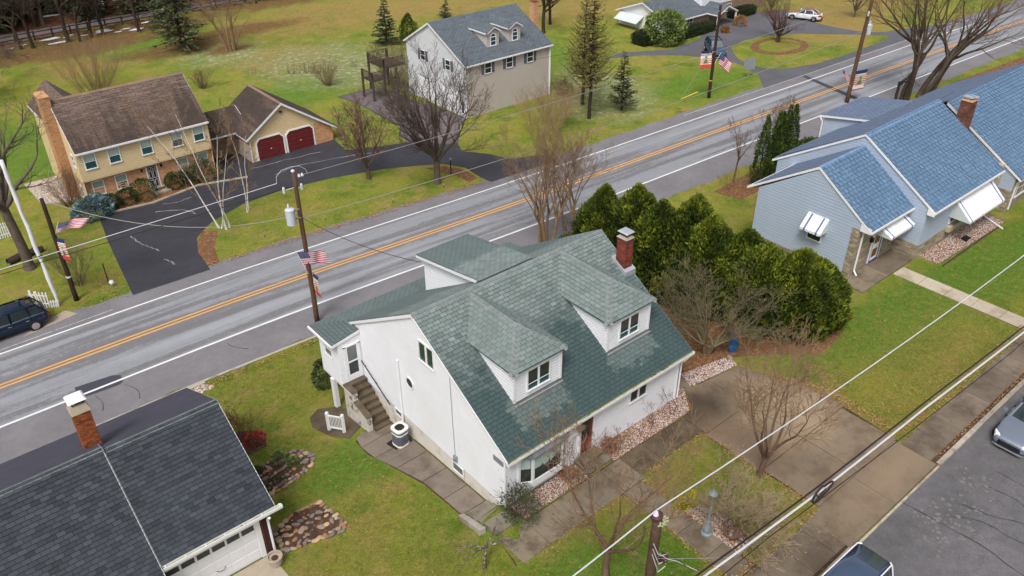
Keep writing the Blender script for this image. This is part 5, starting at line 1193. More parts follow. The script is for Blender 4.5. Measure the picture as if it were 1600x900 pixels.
    sh.finish(MATS['brown_shingle'], 0)
cream_house()

# ------------------------------------------------------------------ tall taupe house with two arched dormers
shingle_mat('slate_shingle', srgb(92, 100, 108), .12, .85)
def taupe_house():
    H = thing('taupe_house', 'tall taupe sided house with slate grey roof and two arched dormer windows', 'house', (52, 67.5, ZR))
    sh = Shingles(H, .22, .5, .014, .3)
    x0, x1, yf, yb = 46.6, 57.6, 62.5, 72.6; yr, zr = 68.2, 5.6; W = x1 - x0
    mb = MB(); mb.box(x0 + .05, x1 - .05, yf + .05, yb - .05, -3.2, 2.4); mb.build('house_core', MATS['mortar'], H)
    FF = frame((x0, yf, 0), (1, 0, 0), (0, -1, 0)); FL = frame((x0, yf, 0), (0, 1, 0), (-1, 0, 0)); FR = frame((x1, yf, 0), (0, 1, 0), (1, 0, 0))
    wall(H, 'front_wall', FF, [(0, -2.75), (W, -2.75), (W, 2.62), (0, 2.62)], .15, 'taupe_siding')
    for F in (FL, FR): wall(H, 'gable_wall', F, [(0, -2.75), (10.1, -2.75), (10.1, 2.9), (5.7, 5.45), (0, 2.62)], .15, 'pale_siding' if F is FL else 'taupe_siding')
    gable_block(H, sh, x0, x1, yf, yr, yb, 2.74, zr, 3.02, .22, .22)
    ridge_caps(H, (x0 - .2, yr, zr + .01), (x1 + .2, yr, zr + .01), (0, -1, -.5), (0, 1, -.6), MATS['slate_shingle'], .2, .5)
    mb = MB(); mb.fbox(FF, -.02, .1, -2.75, 2.6, 0, .03); mb.fbox(FF, W - .1, W + .02, -2.75, 2.6, 0, .03); mb.build('corner_board', MATS['white_trim'], H)
    downspout(H, [(57.75, 62.25, 2.5), (57.62, 62.45, 2.2), (57.62, 62.42, -2.7)], .05); downspout(H, [(46.5, 62.3, 2.5), (46.55, 62.45, 2.2), (46.55, 62.45, -2.6)], .05)
    def shut(F, a0, a1, b0, b1):
        for a in (a0 - .45, a1 + .07):
            m = MB(); m.fbox(F, a, a + .38, b0 - .05, b1 + .05, .01, .035); s = m.build('shutter', MATS['shutter_grey'], H)
            q = MB()
            for k in range(10): z = b0 + (b1 - b0) * k / 10; q.fbox(F, a + .05, a + .33, z, z + .07, .035, .05)
            q.build('louvres', MATS['shutter_grey'], s, kind='stuff')
    for a in (49.0, 51.75, 54.5): window(H, FF, a - x0, a - x0 + .75, 1.36, 2.34, fw=.06); shut(FF, a - x0, a - x0 + .75, 1.36, 2.34)
    for a in (2.45, 6.75): window(H, FL, a, a + .75, 1.55, 2.5, fw=.06); shut(FL, a, a + .75, 1.55, 2.5)
    for a0, a1 in ((1.0, 3.9), (5.2, 8.1)):
        m = MB(); m.fbox(FL, a0 - .12, a0, -2.65, -.5, 0, .05); m.fbox(FL, a1, a1 + .12, -2.65, -.5, 0, .05); m.fbox(FL, a0 - .12, a1 + .12, -.5, -.38, 0, .05); g = m.build('garage_door', MATS['white_trim'], H)
        for i in range(4): m = MB(); m.fbox(FL, a0, a1, -2.65 + i * .54, -2.65 + i * .54 + .52, 0, .025); m.build('panel', MATS['white_trim'], g)
    window(H, FL, .35, .75, -2.3, -1.0, style='one', glassm='glass_dark')
    for xc in (51.08, 53.9):
        yw = 63.75; w = .74; zb, zt = 3.1, 4.78; pk = 5.22; F = frame((xc - w, yw, 0), (1, 0, 0), (0, -1, 0))
        D = MB(); siding(D, F, [(0, zb), (2 * w, zb), (2 * w, zt), (w, pk - .1), (0, zt)], .15)
        for s, FS in ((0, frame((xc - w, yw, 0), (0, 1, 0), (-1, 0, 0))), (1, frame((xc + w, yw, 0), (0, 1, 0), (1, 0, 0)))): siding(D, FS, [(0, zb), (3.1, zt), (0, zt)], .15)
        dm = D.build('dormer', MATS['taupe_siding'], H)
        m = MB(); a = w + .22
        for s in (-1, 1):
            m.hexa([(xc + s * a, yw - .25, zt - .12), (xc, yw - .25, pk - .02), (xc, yw - .12, pk - .02), (xc + s * a, yw - .12, zt - .12), (xc + s * a, yw - .25, zt + .02), (xc, yw - .25, pk + .12), (xc, yw - .12, pk + .12), (xc + s * a, yw - .12, zt + .02)])
            m.hexa([(xc + s * a, yw - .25, zt - .12), (xc + s * (a - .06), yw - .25, zt - .12), (xc + s * (a - .06), 67, zt - .12), (xc + s * a, 67, zt - .12), (xc + s * a, yw - .25, zt + .02), (xc + s * (a - .06), yw - .25, zt + .02), (xc + s * (a - .06), 67, zt + .02), (xc + s * a, 67, zt + .02)])
        m.build('dormer_trim', MATS['white_trim'], dm)
        for s in (-1, 1):
            q = MB(); P = [(xc + s * a, yw - .26, zt + .03), (xc + s * a, 66.8, zt + .03), (xc, 67.7, pk + .13), (xc, yw - .26, pk + .13)]; q.poly(P); q.build('dormer_roof', MATS['slate_shingle'], dm)
            roof_face(sh, P if s < 0 else P)
        # arched window
        m = MB(); aw = .3; b0, b1 = 3.5, 4.3
        m.fbox(F, w - aw - .07, w - aw, b0, b1, 0, .05); m.fbox(F, w + aw, w + aw + .07, b0, b1, 0, .05); m.fbox(F, w - aw - .07, w + aw + .07, b0 - .08, b0, 0, .08); m.fbox(F, w - aw, w + aw, b1 - .03, b1 + .04, 0, .05); m.fbox(F, w - aw, w + aw, (b0 + b1) / 2 - .02, (b0 + b1) / 2 + .02, 0, .04)
        for i in range(8):
            t0, t1 = math.pi * i / 8, math.pi * (i + 1) / 8; P = [(w + r * math.cos(t), b1 + r * math.sin(t)) for r, t in ((aw, t0), (aw + .08, t0), (aw + .08, t1), (aw, t1))]
            m.add([F(x, y, 0) for x, y in P] + [F(x, y, .05) for x, y in P], [(4, 5, 6, 7), (1, 2, 6, 5), (0, 3, 7, 4)])
        wf = m.build('arched_window', MATS['white_trim'], dm)
        q = MB(); q.fbox(F, w - aw, w + aw, b0, b1 - .03, 0, .02); q.build('pane', MATS['glass_teal'], wf); q = MB(); q.poly([F(w + aw * math.cos(math.pi * i / 10), b1 + .02 + aw * math.sin(math.pi * i / 10), .02) for i in range(11)]); q.build('fanlight', MATS['glass_dark'], wf)
    chimney(H, 57.9, 58.55, 65.4, 66.1, 3.6, 6.2, 'brick_tan', 'mortar', .08, 0, .22, .09, 'brick_red', None)
    # weathered deck with stairs on the far left
    m = MB(); 
    for (px, py) in ((44.0, 73.2), (44.0, 76.2), (46.3, 76.2), (42.2, 72.6), (42.2, 74.6), (43.8, 70.4)): m.box(px - .09, px + .09, py - .09, py + .09, -2.7, 1.2 if px > 43 else .3)
    m.build('deck_post', MATS['dark_wood'], H, kind='stuff')
    for i in range(16): q = MB(); q.box(43.9, 46.6, 73.0 + i * .2, 73.19 + i * .2, .28, .34); q.build('deck_board', MATS['dark_wood'], H)
    for i in range(10): q = MB(); q.box(42.1, 43.9, 72.5 + i * .2, 72.69 + i * .2, -.62, -.56); q.build('deck_board', MATS['dark_wood'], H)
    for i in range(7): q = MB(); q.box(43.0 + i * .26, 43.3 + i * .26, 70.6, 71.8, -2.6 + i * .27, -2.54 + i * .27); q.build('stair_step', MATS['dark_wood'], H)
    def rail(p, q_, z):
        p = Vector(p); q_ = Vector(q_); m = MB(); m.beam(p + Vector((0, 0, z + .95)), q_ + Vector((0, 0, z + .95)), .1, .05); m.beam(p + Vector((0, 0, z + .15)), q_ + Vector((0, 0, z + .15)), .06, .05); n = int((q_ - p).length / .16)
        for i in range(n + 1): c = p.lerp(q_, i / n); m.box(c.x - .02, c.x + .02, c.y - .02, c.y + .02, z + .1, z + .93)
        m.build('deck_railing', MATS['dark_wood'], H)
    rail((43.9, 73.0, 0), (43.9, 76.2, 0), .34); rail((43.9, 76.2, 0), (46.5, 76.2, 0), .34); rail((42.1, 72.5, 0), (42.1, 74.5, 0), -.56); rail((42.1, 72.5, 0), (43.9, 72.5, 0), -.56); rail((43.9, 73.0, 0), (46.5, 73.0, 0), .34)
    sh.finish(MATS['slate_shingle'], 0)
taupe_house()

# ------------------------------------------------------------------ white and brick ranch house (top right)
def ranch():
    H = thing('ranch_house', 'low white sided ranch house with brick front and grey roof behind clipped hedges', 'house', (90, 72, ZR))
    sh = Shingles(H, .25, .7, .014, .3)
    FF = frame((83.5, 68.6, 0), (1, 0, 0), (0, -1, 0)); FL = frame((83.5, 68.6, 0), (0, 1, 0), (-1, 0, 0))
    mb = MB(); mb.box(83.55, 92, 68.65, 77, -3, -.9); mb.build('house_core', MATS['mortar'], H)
    wall(H, 'gable_wall', FL, [(0, -2.75), (8.4, -2.75), (8.4, -.8), (4.2, .65), (0, -.95)], .16, 'white_siding')
    brick_wall(H, 'front_wall', FF, [(0, -2.75), (8, -2.75), (8, -.95), (0, -.95)], .3, .1, 'brick_buff', 'mortar', .012, 0)
    gable_block(H, sh, 83.5, 91.3, 68.6, 72.75, 77, -.78, .85, -.75, .35, .45)
    window(H, FF, 2.7, 5.0, -2.45, -1.3, style=(4, 3), fw=.08)
    # carport awning on the left gable
    m = MB(); m.hexa([(82.0, 72.6, -1.75), (83.45, 72.6, -1.0), (83.45, 76.6, -1.0), (82.0, 76.6, -1.75), (82.0, 72.6, -1.7), (83.45, 72.6, -.95), (83.45, 76.6, -.95), (82.0, 76.6, -1.7)]); m.build('awning', MATS['awning_side'], H)
    # taller block behind
    F2 = frame((91.3, 69.6, 0), (0, 1, 0), (-1, 0, 0)); F2F = frame((91.3, 69.6, 0), (1, 0, 0), (0, -1, 0))
    mb = MB(); mb.box(91.35, 106, 69.65, 78, -3, 3.4); mb.build('house_core', MATS['mortar'], H)
    wall(H, 'gable_wall', F2, [(0, -2.75), (8.6, -2.75), (8.6, 3.2), (4.3, 5.2), (0, 3.2)], .16, 'white_siding')
    wall(H, 'front_wall', F2F, [(0, -1.0), (14.6, -1.0), (14.6, 3.2), (0, 3.2)], .16, 'white_siding')
    brick_wall(H, 'brick_base', frame((91.3, 69.5, 0), (1, 0, 0), (0, -1, 0)), [(1.6, -2.75), (14.6, -2.75), (14.6, -.6), (1.6, -.6)], .3, .1, 'brick_buff', 'mortar', .012, 0)
    gable_block(H, sh, 91.3, 105.9, 69.6, 73.9, 78.2, 3.35, 5.4, 3.35, .4, .4)
    # entry porch with its own gable
    xm = 93.1
    m = MB(); m.prism([(91.0, 66.4, -.95), (xm, 66.4, .0), (95.2, 66.4, -.95), (95.2, 66.4, -1.1), (xm, 66.4, -.16), (91.0, 66.4, -1.1)], (0, 3.2, 0)); m.build('porch_roof', MATS['white_trim'], H)
    roof_face(sh, [(91.0, 69.6, -.93), (91.0, 66.42, -.93), (xm, 66.42, .02), (xm, 69.6, .02)]); roof_face(sh, [(95.2, 66.42, -.93), (95.2, 69.6, -.93), (xm, 69.6, .02), (xm, 66.42, .02)])
    for px in (91.2, 95.0): m = MB(); m.box(px - .09, px + .09, 66.5, 66.68, -2.7, -1.0); m.build('porch_post', MATS['white_trim'], H)
    m = MB(); m.fbox(F2F, .5, .6, -2.7, -.75, 0, .12); m.fbox(F2F, 1.5, 1.6, -2.7, -.75, 0, .12); m.fbox(F2F, .5, 1.6, -.75, -.65, 0, .12); d = m.build('front_door', MATS['white_trim'], H)
    q = MB(); q.fbox(F2F, .6, 1.5, -2.7, -.75, .1, .12); q.build('door_leaf', MATS['dark_metal'], d)
    window(H, frame((91.3, 69.5, 0), (1, 0, 0), (0, -1, 0)), 4.0, 6.4, -1.9, -1.0, style=(2, 2))
    sh.finish(MATS['slate_shingle'], 0)
ranch()

# ------------------------------------------------------------------ vegetation
def bark(name, col, var=.3, patch=None):
    b = MatB(name, col, .95, .15); b.val(b.ramp(b.noise(6, 4, .7, b.map((1, 1, .3))), .25, .75, 1 - var, 1 + var))
    if patch: b.mix(b.ramp(b.noise(patch[1], 4, .7), patch[2], patch[2] + .1), patch[0])
    b.bump(b.noise(20, 3), .4, .02); return b.done()
bark('bark_grey', srgb(98, 86, 78)); bark('bark_dark', srgb(62, 52, 46), .35, (srgb(92, 96, 66), 1.5, .58)); bark('bark_brown', srgb(112, 88, 74)); bark('bark_tan', srgb(142, 116, 92)); bark('bark_red', srgb(112, 66, 62)); bark('bark_lichen', srgb(96, 88, 76), .3, (srgb(176, 182, 160), 5, .52)); bark('bark_willow', srgb(150, 126, 96))
bark('bark_plum', srgb(112, 84, 80)); bark('bark_mid', srgb(80, 70, 62), .35, (srgb(100, 100, 74), 1.5, .58)); bark('bark_pale', srgb(160, 142, 116)); bark('bark_birch', srgb(206, 202, 198), .15, (srgb(70, 60, 56), 3.0, .62)); bark('bark_olive', srgb(116, 108, 84))
def leafm(name, col, tip, var=.35, rough=.75):
    b = MatB(name, col, rough, .25); a = b.attr('tone'); b.mix(b.ramp(a.outputs['Fac'], .0, 1.0), tip); b.val(b.ramp(a.outputs['Fac'], -1, 1, 1 - var, 1 + var)); b.val(b.ramp(b.noise(1.7, 4, .7), .25, .75, .75, 1.25))
    b.b.inputs['Subsurface Weight'].default_value = 0.0; return b.done()
leafm('thuja_leaf', srgb(54, 70, 18), srgb(104, 112, 30), .55); leafm('thuja_dark', srgb(54, 74, 26), srgb(86, 104, 38)); leafm('spruce_leaf', srgb(56, 70, 52), srgb(84, 98, 72)); leafm('blue_spruce_leaf', srgb(92, 118, 120), srgb(146, 168, 168)); leafm('box_leaf', srgb(44, 62, 30), srgb(74, 92, 42)); leafm('yew_leaf', srgb(36, 46, 24), srgb(60, 74, 36)); leafm('rhodo_leaf', srgb(88, 106, 52), srgb(144, 158, 88)); leafm('larch_leaf', srgb(118, 112, 64), srgb(150, 138, 76)); leafm('pine_leaf', srgb(78, 84, 56), srgb(112, 114, 76)); leafm('red_leaf', srgb(150, 52, 52), srgb(190, 90, 80)); leafm('bronze_leaf', srgb(140, 96, 44), srgb(176, 128, 62)); leafm('moss_leaf', srgb(158, 148, 30), srgb(196, 182, 40)); leafm('holly_leaf', srgb(58, 74, 44), srgb(96, 104, 66)); leafm('dead_leaf', srgb(152, 104, 78), srgb(176, 128, 96)); leafm('rock_leaf', srgb(92, 116, 62), srgb(150, 150, 96))

def seg_mesh(name, segs, mat, n=3, off=(0, 0, 0)):
    P0 = np.array([s[0] for s in segs], float) - np.array(off); P1 = np.array([s[1] for s in segs], float) - np.array(off); r0 = np.array([s[2] for s in segs]); r1 = np.array([s[3] for s in segs])
    d = P1 - P0; d /= np.linalg.norm(d, axis=1)[:, None] + 1e-9
    a = np.where(np.abs(d[:, 2:3]) > .9, np.array([[1., 0, 0]]), np.array([[0, 0, 1.]])); u = np.cross(d, a); u /= np.linalg.norm(u, axis=1)[:, None]; w = np.cross(d, u)
    V = []
    for P, r in ((P0, r0), (P1, r1)):
        for k in range(n):
            an = 2 * math.pi * k / n; V.append(P + (u * math.cos(an) + w * math.sin(an)) * r[:, None])
    V = np.stack(V, 1).reshape(-1, 3); N = len(segs); base = np.arange(N)[:, None] * 2 * n
    F = np.stack([np.stack([base[:, 0] + k, base[:, 0] + (k + 1) % n, base[:, 0] + n + (k + 1) % n, base[:, 0] + n + k], 1) for k in range(n)], 1).reshape(-1, 4)
    return np_mesh(name, V, F, mat, smooth=True)
def np_mesh(name, V, F, mat, tone=None, smooth=False):
    me = bpy.data.meshes.new(name); V = np.ascontiguousarray(V, dtype=np.float32); F = np.ascontiguousarray(F, dtype=np.int32); k = F.shape[1]
    me.vertices.add(len(V)); me.vertices.foreach_set('co', V.ravel()); me.loops.add(F.size); me.loops.foreach_set('vertex_index', F.ravel()); me.polygons.add(len(F)); me.polygons.foreach_set('loop_start', np.arange(len(F), dtype=np.int32) * k)
    me.update(calc_edges=True)
    if tone is not None: at = me.attributes.new('tone', 'FLOAT', 'FACE'); at.data.foreach_set('value', np.ascontiguousarray(tone, dtype=np.float32))
    if smooth: me.polygons.foreach_set('use_smooth', np.ones(len(F), dtype=bool))
    me.materials.append(MATS[mat]); me.validate(); return me
def rdir(r, d, ang):
    a = Vector((r.gauss(0, 1), r.gauss(0, 1), r.gauss(0, 1))); a = (a - d * a.dot(d)).normalized(); return (d * math.cos(ang) + a * math.sin(ang)).normalized()
def grow(r, p, d, L, rad, lev, maxlev, out, wander=.12, trop=.04, ang=(.5, .95), kids=3, ratio=.62, start=.25, taper=.75, minr=.006, droop=0.0):
    n = max(3, min(9, int(L / .35) + 2)); st = L / n; r0 = rad
    for i in range(n):
        d = (d + Vector((r.gauss(0, wander), r.gauss(0, wander), r.gauss(0, wander * .8) + trop - droop * (i / n)))).normalized(); q = p + d * st; r1 = max(minr, rad * (1 - taper * (i + 1) / n)); out.append((tuple(p), tuple(q), r0, r1, lev)); r0 = r1; p = q
        if lev < maxlev and (i + 1) / n >= start:
            c = kids * (1 - start) / n * 1.4; c = int(c) + (r.random() < c - int(c))
            for _ in range(c):
                t = (i + 1) / n; grow(r, p, rdir(r, d, r.uniform(*ang)), L * ratio * r.uniform(.6, 1.1) * (1.15 - .45 * t), max(minr, r1 * .64), lev + 1, maxlev, out, wander * 1.15, trop, ang, kids, ratio, .18, taper, minr, droop)
    if lev < maxlev:
        for _ in range(2): grow(r, p, rdir(r, d, r.uniform(.15, .45)), L * ratio * r.uniform(.6, .95), max(minr, r1), lev + 1, maxlev, out, wander * 1.15, trop, ang, kids, ratio, .18, taper, minr, droop)
def bare_meshes(seed, stems, bole, L, rad, maxlev=4, mat='bark_grey', twig=None, lean=(0, 0), split=(3, 5), spl_ang=(.3, .7), base_r=.15, stem_ang=.12, **kw):
    """stems: number of trunks; bole: clear length; L: limb length"""
    r = random.Random(seed); out = []
    for s in range(stems):
        a = 6.283 * s / max(1, stems) + r.uniform(-.3, .3); off = Vector((math.cos(a), math.sin(a), 0)) * (base_r if stems > 1 else 0)
        d = Vector((math.cos(a) * stem_ang + lean[0], math.sin(a) * stem_ang + lean[1], 1)).normalized() if stems > 1 else Vector((lean[0], lean[1], 1)).normalized()
        p = off + Vector((0, 0, -.1)); rr = rad * r.uniform(.75, 1.1); n = max(2, int(bole / .5)); r0 = rr * 1.25
        for i in range(n):
            d = (d + Vector((r.gauss(0, .05), r.gauss(0, .05), .03))).normalized(); q = p + d * (bole * r.uniform(.85, 1.15) / n); r1 = rr * (1 - .22 * (i + 1) / n); out.append((tuple(p), tuple(q), r0, r1, 0)); r0 = r1; p = q
        for k in range(r.randint(*split)): grow(r, p - d * r.uniform(0, bole * .25), rdir(r, d, r.uniform(*spl_ang)), L * r.uniform(.75, 1.1), r1 * .72, 1, maxlev, out, **kw)
    th = [s for s in out if s[4] <= 1]; tw = [s for s in out if s[4] > 1]
    return seg_mesh('trunk', th, mat, 7), seg_mesh('branches', tw, twig or mat, 3)
CACHE = {}
def bare_tree(name, label, cat, loc, key, scale=1.0, rz=None, group=None, mat='bark_grey', sxy=1.0, **kw):
    if key not in CACHE: CACHE[key] = bare_meshes(mat=mat, **kw)
    T = thing(name, label, cat, (loc[0], loc[1], gz(loc[0], loc[1])), group, rnd.uniform(0, 6.28) if rz is None else rz); T.scale = (scale * sxy, scale * sxy, scale)
    for nm, me in zip(('trunk', 'branches'), CACHE[key]):
        o = bpy.data.objects.new(nm, me); COL.objects.link(o); o.parent = T
    return T
def sprigs(P, D, L, W, rs, tone, name, mat, curl=.25):
    """leaf faces: base P, direction D, length L, width W"""
    N = len(P); D = D / (np.linalg.norm(D, axis=1)[:, None] + 1e-9); A = rs.normal(size=(N, 3)); S = np.cross(D, A); S /= np.linalg.norm(S, axis=1)[:, None] + 1e-9; nn = np.cross(S, D)
    L = L[:, None]; W = W[:, None]
    V = np.stack([P, P + D * L * .5 + S * W * .5 + nn * L * curl * .3, P + D * L, P + D * L * .5 - S * W * .5 + nn * L * curl * .3], 1).reshape(-1, 3); F = np.arange(N * 4).reshape(N, 4)
    return np_mesh(name, V, F, mat, tone)
def lumpy(rs, n, lumps, rmin=.72):
    """points near the surface of a lumpy unit form; returns dirs, radial factor, lump tone"""
    v = rs.normal(size=(n, 3)); v /= np.linalg.norm(v, axis=1)[:, None]; C = rs.normal(size=(lumps, 3)); C /= np.linalg.norm(C, axis=1)[:, None]; A = rs.uniform(.06, .2, lumps); T = rs.uniform(-1, 1, lumps)
    dd = v @ C.T; k = dd.argmax(1); bump_ = np.clip((dd.max(1) - .82) / .18, 0, 1); f = (1 + A[k] * (bump_ - .5) * 2) * rs.uniform(rmin, 1.0, n) ** .5
    return v, f, T[k] * .45 + (bump_ - .5) * .3
def ball_leaves(seed, rx, ry, rz_, n, size, mat, lumps=40, up=.4, zc=None, rmin=.7, flat=0.0):
    rs = np.random.RandomState(seed); v, f, t = lumpy(rs, n, lumps, rmin); v[:, 2] = np.where(v[:, 2] < -.75, -v[:, 2], v[:, 2]); P = v * f[:, None] * np.array([rx, ry, rz_]); P[:, 2] += rz_ * .85 if zc is None else zc
    P[:, 2] = np.maximum(P[:, 2], .02); D = v * np.array([1, 1, .8]) + np.array([0, 0, up]) + rs.normal(size=v.shape) * .45; L = rs.uniform(.6, 1.3, n) * size
    return sprigs(P, D, L, L * rs.uniform(.4, .65, n), rs, np.clip(t + rs.normal(0, .3, n), -1, 1), 'foliage', mat)
def thuja_leaves(seed, h, r, n, mat, lumps=70, size=.2, point=1.6, widest=.3):
    rs = np.random.RandomState(seed); t = rs.beta(1.15, 1.35, n); a = rs.uniform(0, 6.283, n)
    prof = np.where(t < widest, .78 + .22 * np.sin(t / widest * math.pi / 2), np.clip(1 - ((t - widest) / (1 - widest)) ** point, 0.02, 1))
    ca, ct = rs.uniform(0, 6.283, lumps), rs.uniform(0, 1, lumps); T = rs.uniform(-1, 1, lumps)
    da = np.abs((a[:, None] - ca[None] + math.pi) % 6.283 - math.pi) * prof[:, None] * r; dt = (t[:, None] - ct[None]) * h; d2 = np.sqrt(da ** 2 + dt ** 2 * .6); k = d2.argmin(1); b = np.clip(1 - d2.min(1) / (.42 * max(1, r / 1.3)), 0, 1)
    dep = rs.uniform(0, 1, n) ** 2; rad = prof * r * (.74 + .38 * b) * (1 - .4 * dep)
    P = np.stack([rad * np.cos(a), rad * np.sin(a), t * h * (1 + .05 * b)], 1); O = np.stack([np.cos(a), np.sin(a), np.zeros(n)], 1)
    D = O * .42 + np.array([0, 0, 1.0]) + rs.normal(size=(n, 3)) * .38; L = rs.uniform(.6, 1.4, n) * size
    return sprigs(P, D, L, L * rs.uniform(.2, .42, n), rs, np.clip(T[k] * .35 + (b - .45) * 1.1 - dep * 0 + rs.normal(0, .28, n), -1, 1), 'foliage', mat)
def conifer(seed, h, r, tiers, per, mat, bk='bark_dark', size=.28, droop=.25, dens=10, gap=.06, tr=.12, bare_low=.0, sparse=1.0):
    rs = np.random.RandomState(seed); r_ = random.Random(seed); segs = []; P = []; D = []; L = []; z = h * (.05 + bare_low)
    for i in range(tiers):
        t = i / (tiers - 1); zc = h * (gap + bare_low) + (h * .95 - h * (gap + bare_low)) * t; R_ = r * (1 - t) ** .85 + .08
        for k in range(max(3, int(per * (1 - t * .5)))):
            a = r_.uniform(0, 6.283); l = R_ * r_.uniform(.65, 1.15); e = Vector((math.cos(a), math.sin(a), .25 - droop)); p = Vector((0, 0, zc + r_.uniform(-.5, .5) * h / tiers)); m = p + Vector((e.x * l * .5, e.y * l * .5, l * .06)); q = p + e * l
            segs += [(tuple(p), tuple(m), .018 + .012 * r, .012, 2), (tuple(m), tuple(q), .012, .005, 2)]
            nn = max(3, int(dens * l * sparse))
            for j in range(nn):
                s = r_.uniform(.15, 1.0); c = p.lerp(m, s * 2) if s < .5 else m.lerp(q, s * 2 - 1); P.append((c.x, c.y, c.z)); sg = r_.choice((-1, 1)); D.append((e.x * .7 - e.y * sg * .6, e.y * .7 + e.x * sg * .6, r_.uniform(-.3, .25))); L.append(size * r_.uniform(.6, 1.3) * (1.15 - .5 * s))
    tseg = []; q0 = Vector((0, 0, -.1)); n = 10
    for i in range(n):
        q1 = Vector((r_.gauss(0, .02), r_.gauss(0, .02), h * .97 * (i + 1) / n)); tseg.append((tuple(q0), tuple(q1), max(.012, tr * (1 - i / n)), max(.01, tr * (1 - (i + 1) / n)), 0)); q0 = q1
    P = np.array(P); D = np.array(D); L = np.array(L); N = len(P)
    return seg_mesh('trunk', tseg, bk, 7), seg_mesh('branches', segs, bk, 3), sprigs(P, D, L, L * rs.uniform(.3, .55, N), rs, np.clip(rs.normal(0, .4, N), -1, 1), 'foliage', mat)
def plant(name, label, cat, loc, meshes, group=None, rz=None, scale=(1, 1, 1), z=None):
    T = thing(name, label, cat, (loc[0], loc[1], gz(loc[0], loc[1]) if z is None else z), group, rnd.uniform(0, 6.28) if rz is None else rz); T.scale = scale
    if not isinstance(meshes, (list, tuple)): meshes = [meshes]
    for me in meshes:
        o = bpy.data.objects.new(me.name.split('.')[0], me); COL.objects.link(o); o.parent = T
    return T
def trunk_mesh(h, r, mat='bark_dark'):
    return seg_mesh('trunk', [((0, 0, -.1), (0, 0, h * .5), r, r * .7, 0), ((0, 0, h * .5), (.02, .01, h), r * .7, r * .2, 0)], mat, 7)
def shrub_meshes(seed, stems, h, spread, mat, rad=.012, maxlev=2, kids=3, trop=.05, base=.12, wander=.1):
    r = random.Random(seed); out = []
    for s in range(stems):
        a = r.uniform(0, 6.283); q = math.sqrt(r.random()); d = Vector((math.cos(a) * spread * q, math.sin(a) * spread * q, 1)).normalized()
        grow(r, Vector((math.cos(a) * base * q, math.sin(a) * base * q, -.05)), d, h * r.uniform(.6, .9), rad * r.uniform(.7, 1.3), 0, maxlev, out, wander, trop, (.25, .6), kids, .5, .3, .7, .0045)
    return seg_mesh('branches', out, mat, 3)

# the row of arborvitae between the two houses
HEDGE = [('tall olive arborvitae at the road end of the evergreen row', 35.0, 32.4, 5.3, 1.75), ('full arborvitae second from the road in the evergreen row', 35.6, 30.2, 5.6, 1.9), ('broad arborvitae behind the red brick chimney', 35.2, 27.9, 5.2, 1.9), ('arborvitae in the middle of the evergreen row', 36.4, 26.3, 5.4, 1.85), ('arborvitae beside the grey leafless tree', 35.4, 24.3, 4.9, 1.85), ('arborvitae between the grey leafless tree and the blue house', 36.6, 22.7, 5.0, 1.8), ('plump arborvitae facing the blue gable window', 35.8, 20.8, 4.8, 1.9), ('wide golden green arborvitae at the drive end of the row', 36.9, 19.2, 4.7, 1.9), ('last arborvitae of the row, on the lawn side', 38.0, 18.6, 3.9, 1.5)]
for i, (lab, x, y, h, r) in enumerate(HEDGE):
    plant('arborvitae', lab, 'evergreen tree', (x, y), [trunk_mesh(h * .8, .1), thuja_leaves(100 + i, h * (1.2 if i < 5 else 1.0), r * 1.26, 23000, 'thuja_leaf', 85, .26, 2.2, .3)], 'arborvitae in the row between the houses')
plant('juniper_bush', 'dark bluish green juniper behind the white roof ridge, at the end of the evergreen row', 'shrub', (34.1, 34.3), [trunk_mesh(1.6, .06), ball_leaves(120, 1.2, 1.2, 1.5, 3500, .16, 'holly_leaf')])
for i, (lab, x, y, h, r) in enumerate((('narrow dark column cypress nearest the blue house corner', 55.3, 34.3, 5.9, .8), ('narrow dark column cypress second from the blue house corner', 56.6, 34.1, 5.9, .7), ('slim cypress in the middle of the roadside group', 58.0, 34.6, 5.5, .7), ('slim pointed cypress farthest along the road', 60.2, 35.4, 5.4, .75), ('slim pointed cypress behind the roof edge', 61.4, 35.6, 5.2, .75))):
    plant('cypress', lab, 'evergreen tree', (x, y), [trunk_mesh(h * .8, .07), thuja_leaves(140 + i, h, r, 3200, 'thuja_dark', 40, .2, 1.5, .3)], 'column cypresses by the road')
for i, (lab, x, y, s) in enumerate((('low feathery evergreen in front of the column cypresses', 59.5, 33.4, 1.1), ('low feathery evergreen by the blue wing roof', 62.0, 33.9, 1.2), ('low feathery evergreen below the slim cypresses', 60.7, 34.2, 1.0))):
    plant('low_evergreen', lab, 'shrub', (x, y), ball_leaves(150 + i, 1.2 * s, 1.1 * s, 1.0 * s, 2200, .24, 'thuja_dark'), 'low evergreens by the blue house')

